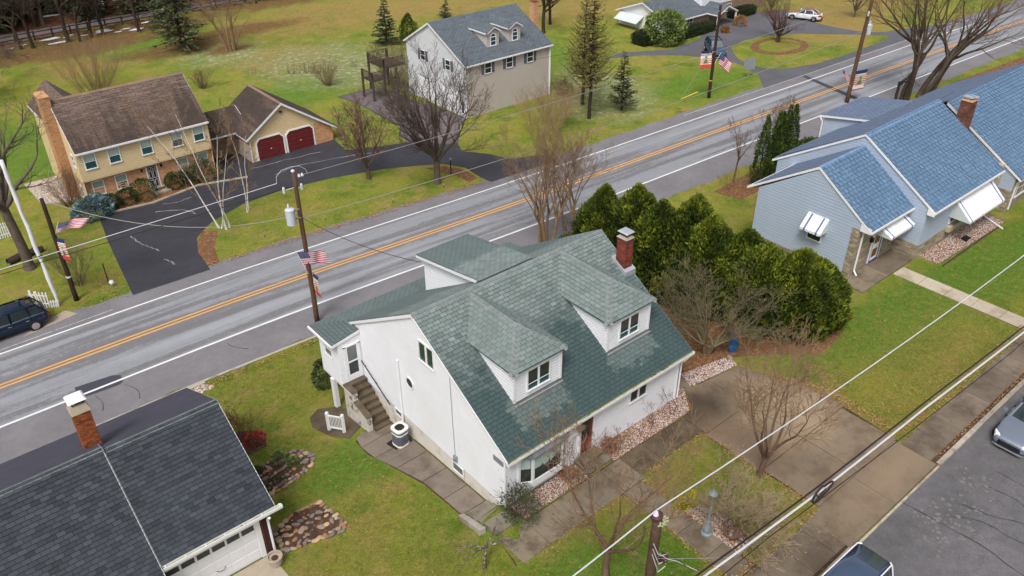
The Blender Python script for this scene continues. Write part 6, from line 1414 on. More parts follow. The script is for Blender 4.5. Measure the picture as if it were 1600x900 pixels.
# front yard
bare_tree('bare_tree', 'leafless young tree growing at the edge of the concrete drive', 'tree', (25.75, 13.3), 'front1', rz=.6, mat='bark_brown', seed=21, stems=1, bole=1.6, L=4.0, rad=.14, maxlev=4, split=(6, 7), spl_ang=(.3, .8), kids=5, minr=.007, twig='bark_tan', trop=.05, wander=.1, ratio=.6)
bare_tree('bare_tree', 'leafless forked tree in the front lawn left of the utility pole', 'tree', (16.5, 13.95), 'front2', rz=2.2, mat='bark_brown', seed=34, stems=1, bole=1.7, L=4.6, rad=.15, maxlev=4, split=(5, 6), spl_ang=(.3, .8), kids=5, minr=.007, twig='bark_tan', trop=.06, wander=.1, ratio=.6)
bare_tree('magnolia_tree', 'small spreading leafless tree in the round stone bed by the lamp post', 'tree', (21.9, 11.95), 'magn', rz=1.0, mat='bark_brown', twig='bark_pale', seed=52, stems=5, bole=.5, L=1.95, rad=.075, maxlev=4, split=(3, 4), spl_ang=(.3, 1.0), kids=4, trop=.0, wander=.13, ratio=.62, base_r=.12, stem_ang=.45)
bare_tree('lichen_tree', 'small drooping lichen covered tree by the garden steps', 'tree', (13.2, 17.6), 'lich', rz=.2, mat='bark_lichen', seed=63, stems=1, bole=1.5, L=1.15, rad=.1, maxlev=3, split=(5, 6), spl_ang=(.8, 1.35), kids=4, trop=-.02, wander=.15, ratio=.62, droop=.14)
bare_tree('bare_tree', 'dense grey twiggy leafless tree between the white house and the evergreen row', 'tree', (31.2, 20.7), 'grey', rz=0, mat='bark_olive', seed=71, stems=4, bole=.9, L=2.9, rad=.09, maxlev=4, split=(5, 6), spl_ang=(.4, 1.2), kids=4, trop=.015, wander=.12, ratio=.62, base_r=.12, stem_ang=.3)
for i, (lab, x, y, s, m) in enumerate((('thin leafless shrub against the white front wall below the window', 24.4, 18.6, 1.5, 'bark_brown'), ('slender leafless sapling by the red front door', 21.9, 18.5, 2.0, 'bark_brown'), ('slender leafless sapling at the house corner by the drive', 25.9, 18.6, 1.7, 'bark_brown'), ('leafless sapling left of the front step', 19.3, 18.3, 2.3, 'bark_brown'))):
    bare_tree('sapling', lab, 'shrub', (x, y), 'sap%d' % (i % 2), scale=s / 2, mat=m, seed=80 + i % 2, stems=2, bole=.8, L=.9, rad=.03, maxlev=3, split=(2, 3), spl_ang=(.3, .7), kids=2, trop=.04, base_r=.05, stem_ang=.2, group='saplings along the white front wall')
plant('corner_shrub', 'tangled dark leaved shrub at the front left corner of the white house', 'shrub', (15.9, 18.5), [shrub_meshes(90, 26, 1.7, .75, 'bark_grey', .014, 2, 3), ball_leaves(91, 1.0, .8, .8, 1500, .1, 'holly_leaf', rmin=.3)])
for lab, x, y, h, sp_, m, n in (('low russet dead shrub beside the front step', 21.75, 18.85, .7, .9, 'bark_red', 26), ('brown dead shrub under the bay window', 19.0, 18.75, .6, .9, 'bark_brown', 22)):
    plant('dead_shrub', lab, 'shrub', (x, y), [shrub_meshes(int(x * 10), n, h, sp_, m, .01, 2, 2), ball_leaves(int(x * 7), .45, .4, .35, 420, .1, 'dead_leaf', rmin=.3)])
plant('moss_hummock', 'yellow green mossy ground cover beside the stone bed', 'ground cover', (21.9, 14.45), ball_leaves(95, .75, .3, .16, 900, .09, 'moss_leaf', zc=.02))
bare_tree('bare_shrub', 'brown leafless shrub at the corner of the dark-roofed house', 'shrub', (9.5, 32.9), 'sh375', mat='bark_red', seed=101, stems=6, bole=.3, L=1.2, rad=.035, maxlev=3, split=(2, 3), spl_ang=(.3, .8), kids=4, trop=.03, base_r=.15, stem_ang=.5)
plant('red_groundcover', 'low red leaved plant ring below the bare shrub by the dark roof', 'shrub', (9.9, 32.5), ball_leaves(103, .55, .5, .28, 900, .1, 'red_leaf', zc=.05))
plant('evergreen_shrub', 'dark evergreen shrub under the corner of the back porch', 'shrub', (15.2, 34.4), [trunk_mesh(.9, .04), ball_leaves(104, .75, .7, .9, 1800, .15, 'holly_leaf')])
bare_tree('bare_tree', 'tall leafless multi-stemmed tree behind the white house by the road', 'tree', (35.6, 38.7), 'rc', rz=.4, mat='bark_tan', seed=110, stems=5, bole=3.0, L=4.2, rad=.13, maxlev=4, split=(4, 5), spl_ang=(.15, .6), kids=4, trop=.06, wander=.1, ratio=.55, base_r=.45, stem_ang=.16)
bare_tree('bare_tree', 'leafless multi-stemmed tree right of the tall one behind the white house', 'tree', (37.9, 38.4), 'rc2', rz=2.4, mat='bark_tan', seed=113, stems=3, bole=2.8, L=4.2, rad=.12, maxlev=4, split=(4, 5), spl_ang=(.15, .6), kids=4, trop=.06, wander=.1, ratio=.55, base_r=.35, stem_ang=.2)
plant('brown_brush', 'low brown brush at the foot of the tree behind the white house', 'shrub', (38.6, 37.6), shrub_meshes(117, 60, 1.5, .9, 'bark_brown', .012, 2, 3, base=.7))
bare_tree('bare_tree', 'thin leafless roadside tree above the evergreen row', 'tree', (54.6, 36.2), 'thin', rz=0, mat='bark_brown', seed=120, stems=1, bole=2.4, L=2.6, rad=.1, maxlev=4, split=(4, 5), spl_ang=(.2, .6), kids=3, trop=.05, ratio=.55)
bare_tree('bare_tree', 'thin leafless roadside tree nearest the column cypresses', 'tree', (63.2, 39.0), 'thin2', scale=.9, rz=1.2, mat='bark_brown', seed=121, stems=3, bole=1.6, L=2.5, rad=.07, maxlev=4, split=(2, 3), spl_ang=(.2, .5), kids=3, trop=.06, ratio=.55, base_r=.2, stem_ang=.16)
bare_tree('bare_tree', 'thin leafless roadside tree farther along the far verge', 'tree', (66.4, 39.6), 'thin2', scale=.8, rz=2.9)
plant('brown_brush', 'dry brush by the roadside cypresses', 'shrub', (53.9, 35.4), shrub_meshes(122, 40, .9, 1.1, 'bark_willow', .01, 2, 3, base=.9))

# across the road
bare_tree('shade_tree', 'large leafless shade tree with many upright limbs, in front of the taupe house', 'tree', (35.7, 52.4), 'shade', rz=.3, mat='bark_grey', seed=131, stems=1, bole=2.5, L=5.9, rad=.3, maxlev=4, split=(12, 13), spl_ang=(.2, .9), kids=5, minr=.009, trop=.07, wander=.08, ratio=.6)
bare_tree('maple_tree', 'small vase shaped leafless tree with reddish twigs on the island lawn', 'tree', (31.8, 56.9), 'maple', rz=.9, mat='bark_grey', twig='bark_plum', seed=136, stems=1, bole=1.4, L=3.7, rad=.2, maxlev=4, split=(9, 10), spl_ang=(.25, .95), kids=5, minr=.009, trop=.07, wander=.09, ratio=.58)
for lab, x, y, k, s, rz in (('white barked birch leaning left in the island bed', 18.5, 56.8, 'b0', .95, 2.0), ('white barked birch standing upright in the island bed', 18.9, 56.3, 'b1', 1.0, 0.3), ('white barked birch nearer the garage', 21.3, 58.0, 'b2', .92, 4)):
    bare_tree('birch_tree', lab, 'tree', (x, y), k, scale=s, rz=rz, mat='bark_birch', twig='bark_tan', group='birches on the island lawn', seed=150 + int(k[1]) * 3, stems=2, bole=.6, L=8.6, rad=.1, maxlev=4, split=(1, 1), spl_ang=(.02, .1), kids=8, trop=.03, wander=.06, ratio=.3, start=.22, ang=(.35, .8), base_r=.14, stem_ang=.17 if k != 'b0' else .32, minr=.008)
def sparse_larch(seed, h, r): return conifer(seed, h, r, 38, 10, 'larch_leaf', 'bark_dark', .22, -.3, 14, .16, .2, .08, 1.0)
plant('larch_tree', 'tall thin needled larch on the verge right of the taupe house', 'tree', (55.8, 54.6), sparse_larch(150, 14, 2.9))
plant('larch_tree', 'second thin needled larch just behind the first', 'tree', (58.0, 57.8), sparse_larch(151, 12, 2.6))
plant('fir_tree', 'small scruffy dark fir beside the larch', 'tree', (59.9, 54.1), conifer(152, 6.2, 1.7, 26, 10, 'pine_leaf', 'bark_dark', .28, .1, 13, .1, .1))
plant('spruce_tree', 'dark green spruce behind the taupe house', 'tree', (54.3, 89), conifer(153, 5.9, 2.0, 20, 11, 'spruce_leaf', 'bark_dark', .34, .2, 13, .04, .1))
plant('spruce_tree', 'small dark spruce at the edge of the dead grass field', 'tree', (67.4, 94.5), conifer(154, 2.6, 1.1, 12, 9, 'spruce_leaf', 'bark_dark', .26, .2, 13, .05, .06))
plant('juniper_bush', 'rounded olive juniper beside the dark spruce', 'shrub', (57.1, 88.2), thuja_leaves(155, 3.3, 1.3, 2600, 'thuja_dark', 40, .24, 1.6, .4))
plant('bare_shrub', 'brown vine covered shrub behind the deck of the taupe house', 'shrub', (47.5, 77.5), shrub_meshes(156, 60, 3.4, .6, 'bark_brown', .02, 2, 3, base=.9))
plant('willow_shrub', 'big fan of tan leafless willow stems behind the cream house', 'shrub', (21.2, 95.5), shrub_meshes(157, 95, 5.0, .95, 'bark_willow', .026, 2, 3, .05, 1.6, .07))
plant('bare_shrub', 'small round leafless shrub behind the cream house ridge', 'shrub', (30.2, 88.4), shrub_meshes(158, 45, 1.8, .7, 'bark_brown', .02, 2, 3, base=.3))
plant('bare_shrub', 'round leafless shrub in the frosty grass', 'shrub', (41.1, 80.4), shrub_meshes(159, 60, 2.5, .8, 'bark_tan', .02, 2, 3, base=.3))
for i, (x, y, s) in enumerate(((39.8, 86.5, .9), (40.9, 86.0, .8), (41.6, 85.4, 1.1), (42.2, 84.6, .8), (36.5, 89, .6), (46.5, 84, .7), (47.8, 83.2, .6))):
    T = bare_tree('dead_stalks', ['cluster of dry stalks in the frosty garden strip, left end', 'dry stalks second along the garden strip', 'tallest dry stalks of the garden strip', 'dry stalks at the right end of the garden strip', 'lone dry stalks left in the frosty field', 'dry stalks below the dark spruce', 'dry stalks nearest the deck'][i], 'plant', (x, y), 'stalk', scale=s, mat='bark_brown', seed=160, stems=7, bole=.5, L=.7, rad=.03, maxlev=2, split=(1, 2), spl_ang=(.1, .4), kids=2, trop=.03, base_r=.35, stem_ang=.15, group='dry stalks in the frosty grass')
bare_tree('round_tree', 'dome shaped leafless tree in the ring bed of the oval lawn', 'tree', (92.1, 57.8), 'umb', rz=0, mat='bark_mid', twig='bark_plum', seed=170, stems=1, bole=1.1, L=2.9, rad=.26, maxlev=4, split=(12, 13), spl_ang=(.35, 1.15), kids=4, trop=.04, wander=.08, ratio=.6)
bare_tree('bare_tree', 'small leafless tree on the lawn right of the leaf covered car', 'tree', (110, 57.9), 'maple', scale=.8, rz=2)
bare_tree('bare_shrub', 'reddish leafless shrub behind the leaf covered car', 'shrub', (103, 66.5), 'maple', scale=.62, rz=1)
plant('rhododendron', 'big rounded rhododendron with pale green leaves in front of the ranch house', 'shrub', (80.9, 66.9), [trunk_mesh(1.8, .12), ball_leaves(171, 2.5, 2.3, 2.0, 6500, .3, 'rhodo_leaf', 60)])
def hedge(label, x0, x1, y0, y1, h, seed, mat='yew_leaf', n=3500, name='clipped_hedge'):
    rs = np.random.RandomState(seed); cx, cy = (x0 + x1) / 2, (y0 + y1) / 2; hx, hy = (x1 - x0) / 2, (y1 - y0) / 2; v = rs.normal(size=(n, 3)); v /= np.abs(v).max(1)[:, None] ** .75 * np.linalg.norm(v, axis=1)[:, None] ** .25; P = v * np.array([hx, hy, h / 2]) * rs.uniform(.8, 1, n)[:, None] ** .5; P[:, 2] += h / 2; P[:, 2] = np.maximum(P[:, 2], .03)
    D = v + rs.normal(size=v.shape) * .5; L = rs.uniform(.6, 1.3, n) * .17; me = sprigs(P, D, L, L * .55, rs, np.clip(rs.normal(0, .35, n), -1, 1), 'foliage', mat); core = MB(); core.box(-hx * .82, hx * .82, -hy * .8, hy * .8, 0, h * .85)
    return plant(name, label, 'hedge', (cx, cy), [me, core.mesh('stems', MATS[mat])], None, 0)
hedge('clipped dark hedge left of the rhododendron', 77.6, 80.8, 67.0, 69.6, 1.5, 180); hedge('long clipped dark hedge under the ranch house windows', 82.3, 90.6, 65.9, 67.6, 1.25, 181, n=5000); hedge('clipped dark hedge right of the entry porch', 96.4, 101.5, 67.6, 69.2, 1.2, 182)
for lab, x, y, r in (('bronze shrub at the ranch house porch', 94.8, 65.6, .8), ('small bronze shrub by the porch step', 90.6, 64.8, .5)): plant('bronze_shrub', lab, 'shrub', (x, y), ball_leaves(int(x), r, r, r * .8, 800, .18, 'bronze_leaf'))
# foundation shrubs of the cream house
plant('blue_spruce_bush', 'spreading blue spruce bush at the left corner of the cream house', 'shrub', (11.8, 65.2), ball_leaves(190, 1.6, 1.1, .85, 3600, .22, 'blue_spruce_leaf', 50, zc=.55))
for lab, x, y, r, h in (('clipped box bush beside the blue spruce bush', 13.3, 65.5, .75, .6), ('clipped box bush between the two ground floor windows', 14.6, 65.7, .75, .65), ('largest clipped box ball left of the front door', 15.9, 65.7, .95, .85), ('clipped box ball right of the front door', 18.55, 66.0, .75, .68)): plant('box_bush', lab, 'shrub', (x, y), ball_leaves(int(x * 10), r, r, h, 2000, .11, 'box_leaf', 24, rmin=.8), 'clipped box bushes at the cream house')
for lab, x, y, r, h in (('dull olive shrub right of the front door', 19.8, 66.0, .85, .75), ('large dull olive shrub below the right windows', 21.0, 66.0, 1.15, .95)): plant('olive_shrub', lab, 'shrub', (x, y), [ball_leaves(int(x * 10), r, r, h, 1500, .14, 'holly_leaf', 24, rmin=.4), shrub_meshes(int(x), 20, h * 1.6, .8, 'bark_grey', .012, 2, 3)])
plant('bare_shrub', 'brown leafless shrub at the side of the cream house', 'shrub', (10.9, 68.2), shrub_meshes(195, 60, 2.5, .8, 'bark_brown', .018, 2, 3, base=.4))
plant('bare_shrub', 'leafless roadside bush beside the left utility pole', 'shrub', (7.75, 55.4), shrub_meshes(196, 40, 2.7, .62, 'bark_olive', .02, 2, 3, base=.3))
plant('bare_shrub', 'brown leafless shrub at the right front corner of the taupe house', 'shrub', (58.6, 61.2), [shrub_meshes(197, 40, 1.8, .8, 'bark_brown', .016, 2, 3, base=.4), ball_leaves(198, .9, .8, .8, 700, .16, 'pine_leaf', rmin=.3)])
bare_tree('bare_shrub', 'tan leafless thicket on the verge below the taupe house', 'shrub', (49.6, 54.3), 'thk', mat='bark_willow', seed=199, stems=14, bole=1.0, L=2.6, rad=.05, maxlev=3, split=(2, 3), spl_ang=(.2, .6), kids=4, trop=.04, base_r=1.2, stem_ang=.25)
bare_tree('bare_shrub', 'pinkish leafless thicket beside the larch', 'shrub', (52.2, 55.6), 'thk', scale=.85, rz=2)
# left side
bare_tree('old_tree', 'thick grey trunk of a leafless tree at the left edge behind the white pole', 'tree', (5.75, 59.8), 'old', rz=.5, mat='bark_grey', seed=201, stems=1, bole=5.5, L=5.0, rad=.42, maxlev=4, split=(5, 6), spl_ang=(.4, 1.0), kids=3, trop=.02, wander=.12, ratio=.6)
plant('fallen_log', 'dark rotting log lying by the white picket gate', 'log', (5.9, 61.6), seg_mesh('trunk', [((-1.2, 0, .2), (0, .1, .25), .28, .3, 0), ((0, .1, .25), (1.3, 0, .22), .3, .22, 0), ((.6, .05, .3), (.9, .2, .8), .12, .04, 0)], 'bark_dark', 8), rz=.2)
# big multi-trunk tree at the right, beyond the blue roof
bare_tree('big_tree', 'big dark multi-trunked leafless tree between the road and the blue roof', 'tree', (85.2, 36.4), 'bigr', rz=0, mat='bark_mid', twig='bark_brown', seed=211, stems=6, bole=5.6, L=6.4, rad=.29, maxlev=4, split=(4, 5), spl_ang=(.25, .85), kids=4, trop=.03, wander=.12, ratio=.6, base_r=1.15, stem_ang=.2, lean=(.06, -.1))
bare_tree('dead_tree', 'small twisted dark tree left of the big multi-trunked one', 'tree', (82.6, 37.0), 'bigs', rz=0, mat='bark_dark', seed=214, stems=1, bole=2.4, L=2.0, rad=.2, maxlev=3, split=(3, 4), spl_ang=(.6, 1.2), kids=3, trop=.05, ratio=.6)
# trees behind the taupe house and the woodland edge
for i, (lab, x, y, s, k) in enumerate((('leafless tree behind the taupe house chimney', 72.5, 80, 1.0, 'wood0'), ('leafless tree second right of the taupe house chimney', 76, 82.5, .9, 'wood1'), ('leafless tree in the dead field behind the taupe roof', 79, 100, .8, 'wood0'), ('leafless tree at the far edge of the dead field', 86, 104, .8, 'wood1'))):
    bare_tree('bare_tree', lab, 'tree', (x, y), k, scale=s, mat='bark_dark', seed=220 + i % 2, stems=1, bole=3.6, L=4.4, rad=.3, maxlev=4, split=(7, 8), spl_ang=(.4, 1.1), kids=4, trop=.02, ratio=.58)
plant('fir_tree', 'broad dull green fir at the edge of the woodland', 'tree', (34.0, 103.6), conifer(230, 13, 3.6, 26, 10, 'pine_leaf', 'bark_dark', .5, .25, 9, .05, .24))
bare_tree('bare_tree', 'leafless many-stemmed tree right of the woodland fir', 'tree', (38.5, 99.8), 'multi', mat='bark_tan', seed=231, stems=7, bole=3.0, L=3.4, rad=.16, maxlev=4, split=(2, 3), spl_ang=(.15, .5), kids=3, trop=.05, base_r=.5, stem_ang=.3)
WL = ['first', 'second', 'third', 'fourth', 'fifth', 'sixth', 'seventh', 'eighth', 'ninth', 'tenth']
for i, (x, y, s) in enumerate(((18.8, 117.0, .9), (20.1, 116.6, 1.1), (24.2, 116.4, 1.25), (25.4, 115.6, .9), (27.2, 116.6, .75), (28.6, 116.9, 1.15), (32.7, 115.4, 1.1), (38.5, 118.5, 1.0), (44.5, 119.5, 1.0), (51, 119, .9))):
    bare_tree('woodland_tree', WL[i] + ' dark trunk from the left along the woodland lane', 'tree', (x, y), 'wood%d' % (i % 2), scale=s, sxy=.85, mat='bark_dark', group='bare trees along the woodland lane')
for i, (x, y, h, m) in enumerate(((6, 128, 16, 'pine_leaf'), (14, 131, 17, 'spruce_leaf'), (20, 129, 15, 'pine_leaf'), (27, 133, 17, 'spruce_leaf'), (33, 129, 15, 'pine_leaf'), (40, 126, 14, 'spruce_leaf'), (46, 131, 15, 'pine_leaf'), (53, 128, 14, 'spruce_leaf'), (34.8, 110, 12, 'spruce_leaf'), (8, 118, 13, 'pine_leaf'), (60, 130, 14, 'pine_leaf'), (68, 127, 13, 'spruce_leaf'))):
    k = ('wfir', m)
    if k not in CACHE: CACHE[k] = conifer(240 + len(CACHE), 15, 3.4, 24, 9, m, 'bark_dark', .6, .25, 8, .12, .26)
    plant('woodland_fir', 'dark fir %s' % ('at the far left behind the lane', 'second from the left behind the lane', 'third from the left behind the lane', 'fourth from the left behind the lane', 'fifth from the left behind the lane', 'sixth from the left behind the lane', 'seventh from the left behind the lane', 'eighth from the left behind the lane', 'in front of the lane, right of the bare trunks', 'at the left edge in front of the lane', 'above the dead grass field, left of two', 'above the dead grass field, right of two')[i], 'tree', (x, y), CACHE[k], 'firs in the woodland', None, (h / 15,) * 3)
bare_tree('bare_tree', 'hazy grey twiggy tree at the left edge of the lawn', 'tree', (12.0, 101), 'haze', scale=.95, mat='bark_grey', seed=251, stems=1, bole=2.4, L=5.2, rad=.28, maxlev=4, split=(8, 9), spl_ang=(.4, 1.2), kids=5, trop=.02, ratio=.58, minr=.012)
for i, (x, y, s) in enumerate(((12, 122.5, 1.2), (16, 127.5, 1.3), (23, 126.8, 1.0), (30, 127.2, 1.15), (36.5, 127, 1.0), (43, 124.5, .9), (50, 127, 1.1), (58, 125.5, 1.0), (64, 122, .9), (9, 113, .9))):
    bare_tree('woodland_tree', WL[i] + ' leafless tree from the left in the wood beyond the lane', 'tree', (x, y), 'haze' if i % 2 else 'wood0', scale=s, group='bare trees in the wood beyond the lane')

V_, F_ = blades(GRASS, 150)
o = bpy.data.objects.new('grass', np_mesh('grass', V_, F_, 'lawn_grass')); COL.objects.link(o); tag(o, None, None, None, 'stuff')

for i in range(34):
    x = 1 + 64 * ((i * .618) % 1); y = 126.5 + 3.4 * (i % 5) + rnd.uniform(-1, 1); k = ('dfir', i % 3)
    if k not in CACHE: CACHE[k] = conifer(270 + i, 12, 3.2, 26, 11, ('pine_leaf', 'spruce_leaf', 'pine_leaf')[i % 3], 'bark_dark', .6, .3, 8, .02, .26)
    if i % 3 == 2: bare_tree('woodland_tree', 'leafless tree deep in the dense wood beyond the lane', 'tree', (x, y), 'haze', scale=rnd.uniform(.9, 1.25), group='trees deep in the wood')
    else: plant('woodland_fir', 'dark fir deep in the dense wood beyond the lane', 'tree', (x, y), CACHE[k], 'firs deep in the wood', None, (rnd.uniform(.8, 1.2),) * 3)

# ------------------------------------------------------------------ poles, wires, flags
plain('pole_wood', srgb(92, 68, 52), .9, .25, 3, bump=.5); plain('pole_dark', srgb(58, 40, 34), .9, .2, 3, bump=.4); plain('pole_old', srgb(84, 66, 52), .95, .35, 5, bump=.9, dirt=(srgb(92, 92, 44), 1.2, .6, .75))
plain('porcelain', srgb(206, 206, 212), .3, .05); plain('transformer_grey', srgb(190, 198, 206), .4, .06, 3); plain('wire_pale', srgb(206, 206, 212), .45, .05); plain('wire_grey', srgb(142, 142, 142), .6, .05); plain('wire_black', srgb(44, 40, 42), .6, .05); plain('insulator_brown', srgb(84, 52, 58), .3, .1)
plain('lichen', srgb(170, 180, 140), .95, .2, 6)
plain('flag_red', srgb(196, 48, 82), .8, .05); plain('flag_white', srgb(232, 226, 232), .8, .04); plain('flag_blue', srgb(44, 52, 106), .8, .06); plain('banner_red', srgb(200, 74, 56), .8, .06); plain('banner_blue', srgb(40, 58, 100), .8, .05); plain('banner_photo', srgb(186, 180, 156), .8, .1); plain('banner_figure', srgb(116, 110, 92), .8, .15)
def pole(label, x, y, h, r, mat, z0=None, group='utility poles', lean=(0, 0)):
    z = gz(x, y) if z0 is None else z0; T = thing('utility_pole', label, 'utility pole', (x, y, z), group)
    m = MB(); n = 9; m.tube([(x + lean[0] * i / n + rnd.gauss(0, .008), y + lean[1] * i / n, z - .2 + (h + .2) * i / n) for i in range(n + 1)], [r * (1.12 - .3 * i / n) * rnd.uniform(.97, 1.03) for i in range(n + 1)], 10); m.build('pole_shaft', MATS[mat], T, smooth=True); return T, z
def insulator(T, p, s=.06, mat='porcelain'):
    m = MB(); m.lathe(p, [(s * .4, 0), (s, .03), (s * .6, .06), (s * .95, .09), (s * .5, .14), (s * .7, .17), (s * .2, .2)], 10); return m.build('insulator', MATS[mat], T)
def wire(label, pts, r, mat, sag=0.0, group=None, cat='power line', n=14):
    P = []
    for a, b in zip(pts, pts[1:]):
        a, b = Vector(a), Vector(b)
        for i in range(n): t = i / n; P.append(a.lerp(b, t) - Vector((0, 0, sag * 4 * t * (1 - t))))
    P.append(Vector(pts[-1])); m = MB(); m.tube(P, r, 5, False); o = m.build('overhead_wire', MATS[mat]); return tag(o, label, cat, group)
def flag(label, hoist_top, hoist_dir, fly, L=1.5, H=.85, group='flags on the utility poles', staff=None, wave=.1, seed=1):
    """stars and stripes: every stripe its own band of faces, canton with small raised stars"""
    r = random.Random(seed); T = thing('flag', label, 'flag', hoist_top, group); u = Vector(fly).normalized(); d = Vector(hoist_dir).normalized(); nn = u.cross(d).normalized(); nx = 24; ph = r.uniform(0, 6)
    def P(a, b): return Vector(hoist_top) + d * (b * H) + u * (a * L * (1 - .06 * b)) + nn * (math.sin(a * 8 + ph + b * 1.2) * wave * a ** .6 + .03 * math.sin(a * 17 + b * 5) * a) + Vector((0, 0, -.22 * a * a * L * .5))
    if staff: m = MB(); m.tube([staff, Vector(hoist_top) - d * .12], .018, 6); m.build('staff', MATS['flag_white'], T)
    for s in range(13):
        m = MB(); j0 = 0 if s >= 7 else int(nx * .4)
        for i in range(j0, nx): m.poly([P(i / nx, s / 13), P((i + 1) / nx, s / 13), P((i + 1) / nx, (s + 1) / 13), P(i / nx, (s + 1) / 13)])
        m.build('stripe', MATS['flag_red' if s % 2 == 0 else 'flag_white'], T)
    m = MB(); c = int(nx * .4)
    for i in range(c):
        for j in range(7): m.poly([P(i / nx, j / 13), P((i + 1) / nx, j / 13), P((i + 1) / nx, (j + 1) / 13), P(i / nx, (j + 1) / 13)])
    ca = m.build('canton', MATS['flag_blue'], T); m = MB(); hl = .4 / 12; vl = 7 / 13 / 10
    for row in range(9):
        for k in range(6 if row % 2 == 0 else 5):
            a = hl * (2 * k + 1 + row % 2); b = vl * (row + 1)
            for sgn in (-1, 1):
                q = P(a, b) + nn * .006 * sgn; R1, R2 = .026, .011
                m.poly([q + (u * math.sin(t * math.pi / 5) - d * math.cos(t * math.pi / 5)) * (R1 if t % 2 == 0 else R2) for t in range(10)])
    m.build('stars', MATS['flag_white'], ca, kind='stuff'); return T
def banner(label, top, arm, h, group='banners on the utility poles'):
    """hanging street banner: blue heading band, red and white striped borders, portrait panel, red foot"""
    T = thing('banner', label, 'banner', top, group); u = Vector(arm); w = u.length; u.normalize(); nn = Vector((u.y, -u.x, 0)); F = lambda a, b, c=0: Vector(top) + u * a + Vector((0, 0, -b)) + nn * (c + .05 * math.sin(b * 2.4))
    def rect(nm, a0, a1, b0, b1, c, mat):
        m = MB(); k = 4
        for s in (1, -1):
            for i in range(k): x0, x1 = b0 + (b1 - b0) * i / k, b0 + (b1 - b0) * (i + 1) / k; m.poly([F(a0, x0, c * s), F(a1, x0, c * s), F(a1, x1, c * s), F(a0, x1, c * s)])
        return m.build(nm, MATS[mat], T)
    m = MB(); m.tube([F(0, -.02), F(w + .05, -.02)], .02, 6); m.tube([F(0, h + .02), F(w + .02, h + .02)], .015, 6); m.build('bracket', MATS['dark_metal'], T)
    rect('sheet', 0, w, 0, h, .004, 'flag_white'); rect('heading_band', 0, w, 0, h * .16, .008, 'banner_blue'); rect('foot_band', 0, w, h * .78, h, .008, 'banner_red')
    for k in range(5): b = h * (.2 + .115 * k); rect('stripe', 0, w * .2, b, b + h * .06, .008, 'banner_red'); rect('stripe', w * .8, w, b, b + h * .06, .008, 'banner_red')
    rect('portrait_panel', w * .2, w * .8, h * .2, h * .76, .008, 'banner_photo'); m = MB()
    for s in (1, -1):
        m.poly([F(w * .5 + w * .1 * math.cos(t * .5236), h * .38 + w * .13 * math.sin(t * .5236), .012 * s) for t in range(12)]); m.poly([F(w * .3, h * .74, .012 * s), F(w * .34, h * .58, .012 * s), F(w * .44, h * .5, .012 * s), F(w * .56, h * .5, .012 * s), F(w * .66, h * .58, .012 * s), F(w * .7, h * .74, .012 * s)])
    m.build('portrait_silhouette', MATS['banner_figure'], T); return T
# pole with transformer beside the white house
T, z = pole('brown utility pole with grey transformer standing on the near road shoulder', 18.0, 40.8, 10.5, .145, 'pole_wood')
m = MB(); m.lathe((17.35, 40.7, 4.6), [(.2, 0), (.27, .04), (.27, .95), (.29, .97), (.27, 1.02), (.1, 1.1)], 14); tr = m.build('transformer', MATS['transformer_grey'], T, smooth=False)
m = MB(); m.lathe((17.3, 40.7, 5.68), [(.03, 0), (.07, .06), (.05, .1), (.07, .16), (.03, .3)], 8); m.build('bushing', MATS['porcelain'], tr)
for zz in (4.85, 5.4): m = MB(); m.box(17.55, 17.95, 40.66, 40.76, zz, zz + .08); m.build('mounting_bracket', MATS['grey_metal'], T)
for x, zz in ((17.25, 6.6), (18.35, 6.5)): m = MB(); m.lathe((x, 40.8, zz), [(.05, 0), (.08, .05), (.08, .35), (.04, .42)], 8); m.tube([(x, 40.8, zz + .2), (17.95, 40.8, zz + .2)], .02, 5); m.build('cutout_fuse', MATS['porcelain'], T)
m = MB(); m.lathe((17.97, 40.8, 7.76), [(.1, 0), (.12, .06), (.06, .14)], 10); m.build('pole_cap', MATS['porcelain'], T)
m = MB(); m.tube([(16.9, 40.8, 7.35), (16.95, 40.8, 7.75), (17.3, 40.8, 8.05), (17.9, 40.8, 8.1), (18.4, 40.8, 8.0), (18.75, 40.8, 7.7), (18.85, 40.8, 7.4)], .012, 5); m.build('jumper_wire', MATS['wire_pale'], T)
for x in (18.3, 18.5): insulator(T, (x, 40.8, 7.34), .09)
flag('striped flag on the transformer pole, blowing to the right', (17.36, 40.72, 2.72), (.36, 0, -1), (1, -.1, -.18), 1.75, 1.05, staff=(18.0, 40.75, .6), seed=3)
banner('red, white and blue banner on the transformer pole', (18.12, 40.62, 1.0), (0, -.68, 0), 1.45)
# far left pole
T, z = pole('dark brown utility pole at the left edge of the black driveway lawn', 7.04, 53.44, 7.5, .15, 'pole_dark')
for x, dz in ((7.2, 4.55), (7.45, 4.4)): insulator(T, (x, 53.4, dz), .07)
m = MB(); m.lathe((7.04, 53.44, -.9), [(.17, 0), (.172, .12)], 10); m.build('pole_band', MATS['porcelain'], T)
flag('striped flag on the far left pole, streaming flat to the right', (7.42, 53.2, 3.0), (-.35, 0, -1), (1, .1, .02), 1.9, .62, staff=(7.1, 53.4, 2.2), seed=5, wave=.16)
banner('banner seen nearly edge on, on the far left pole', (7.08, 53.3, 2.05), (.32, -.55, 0), 1.55)
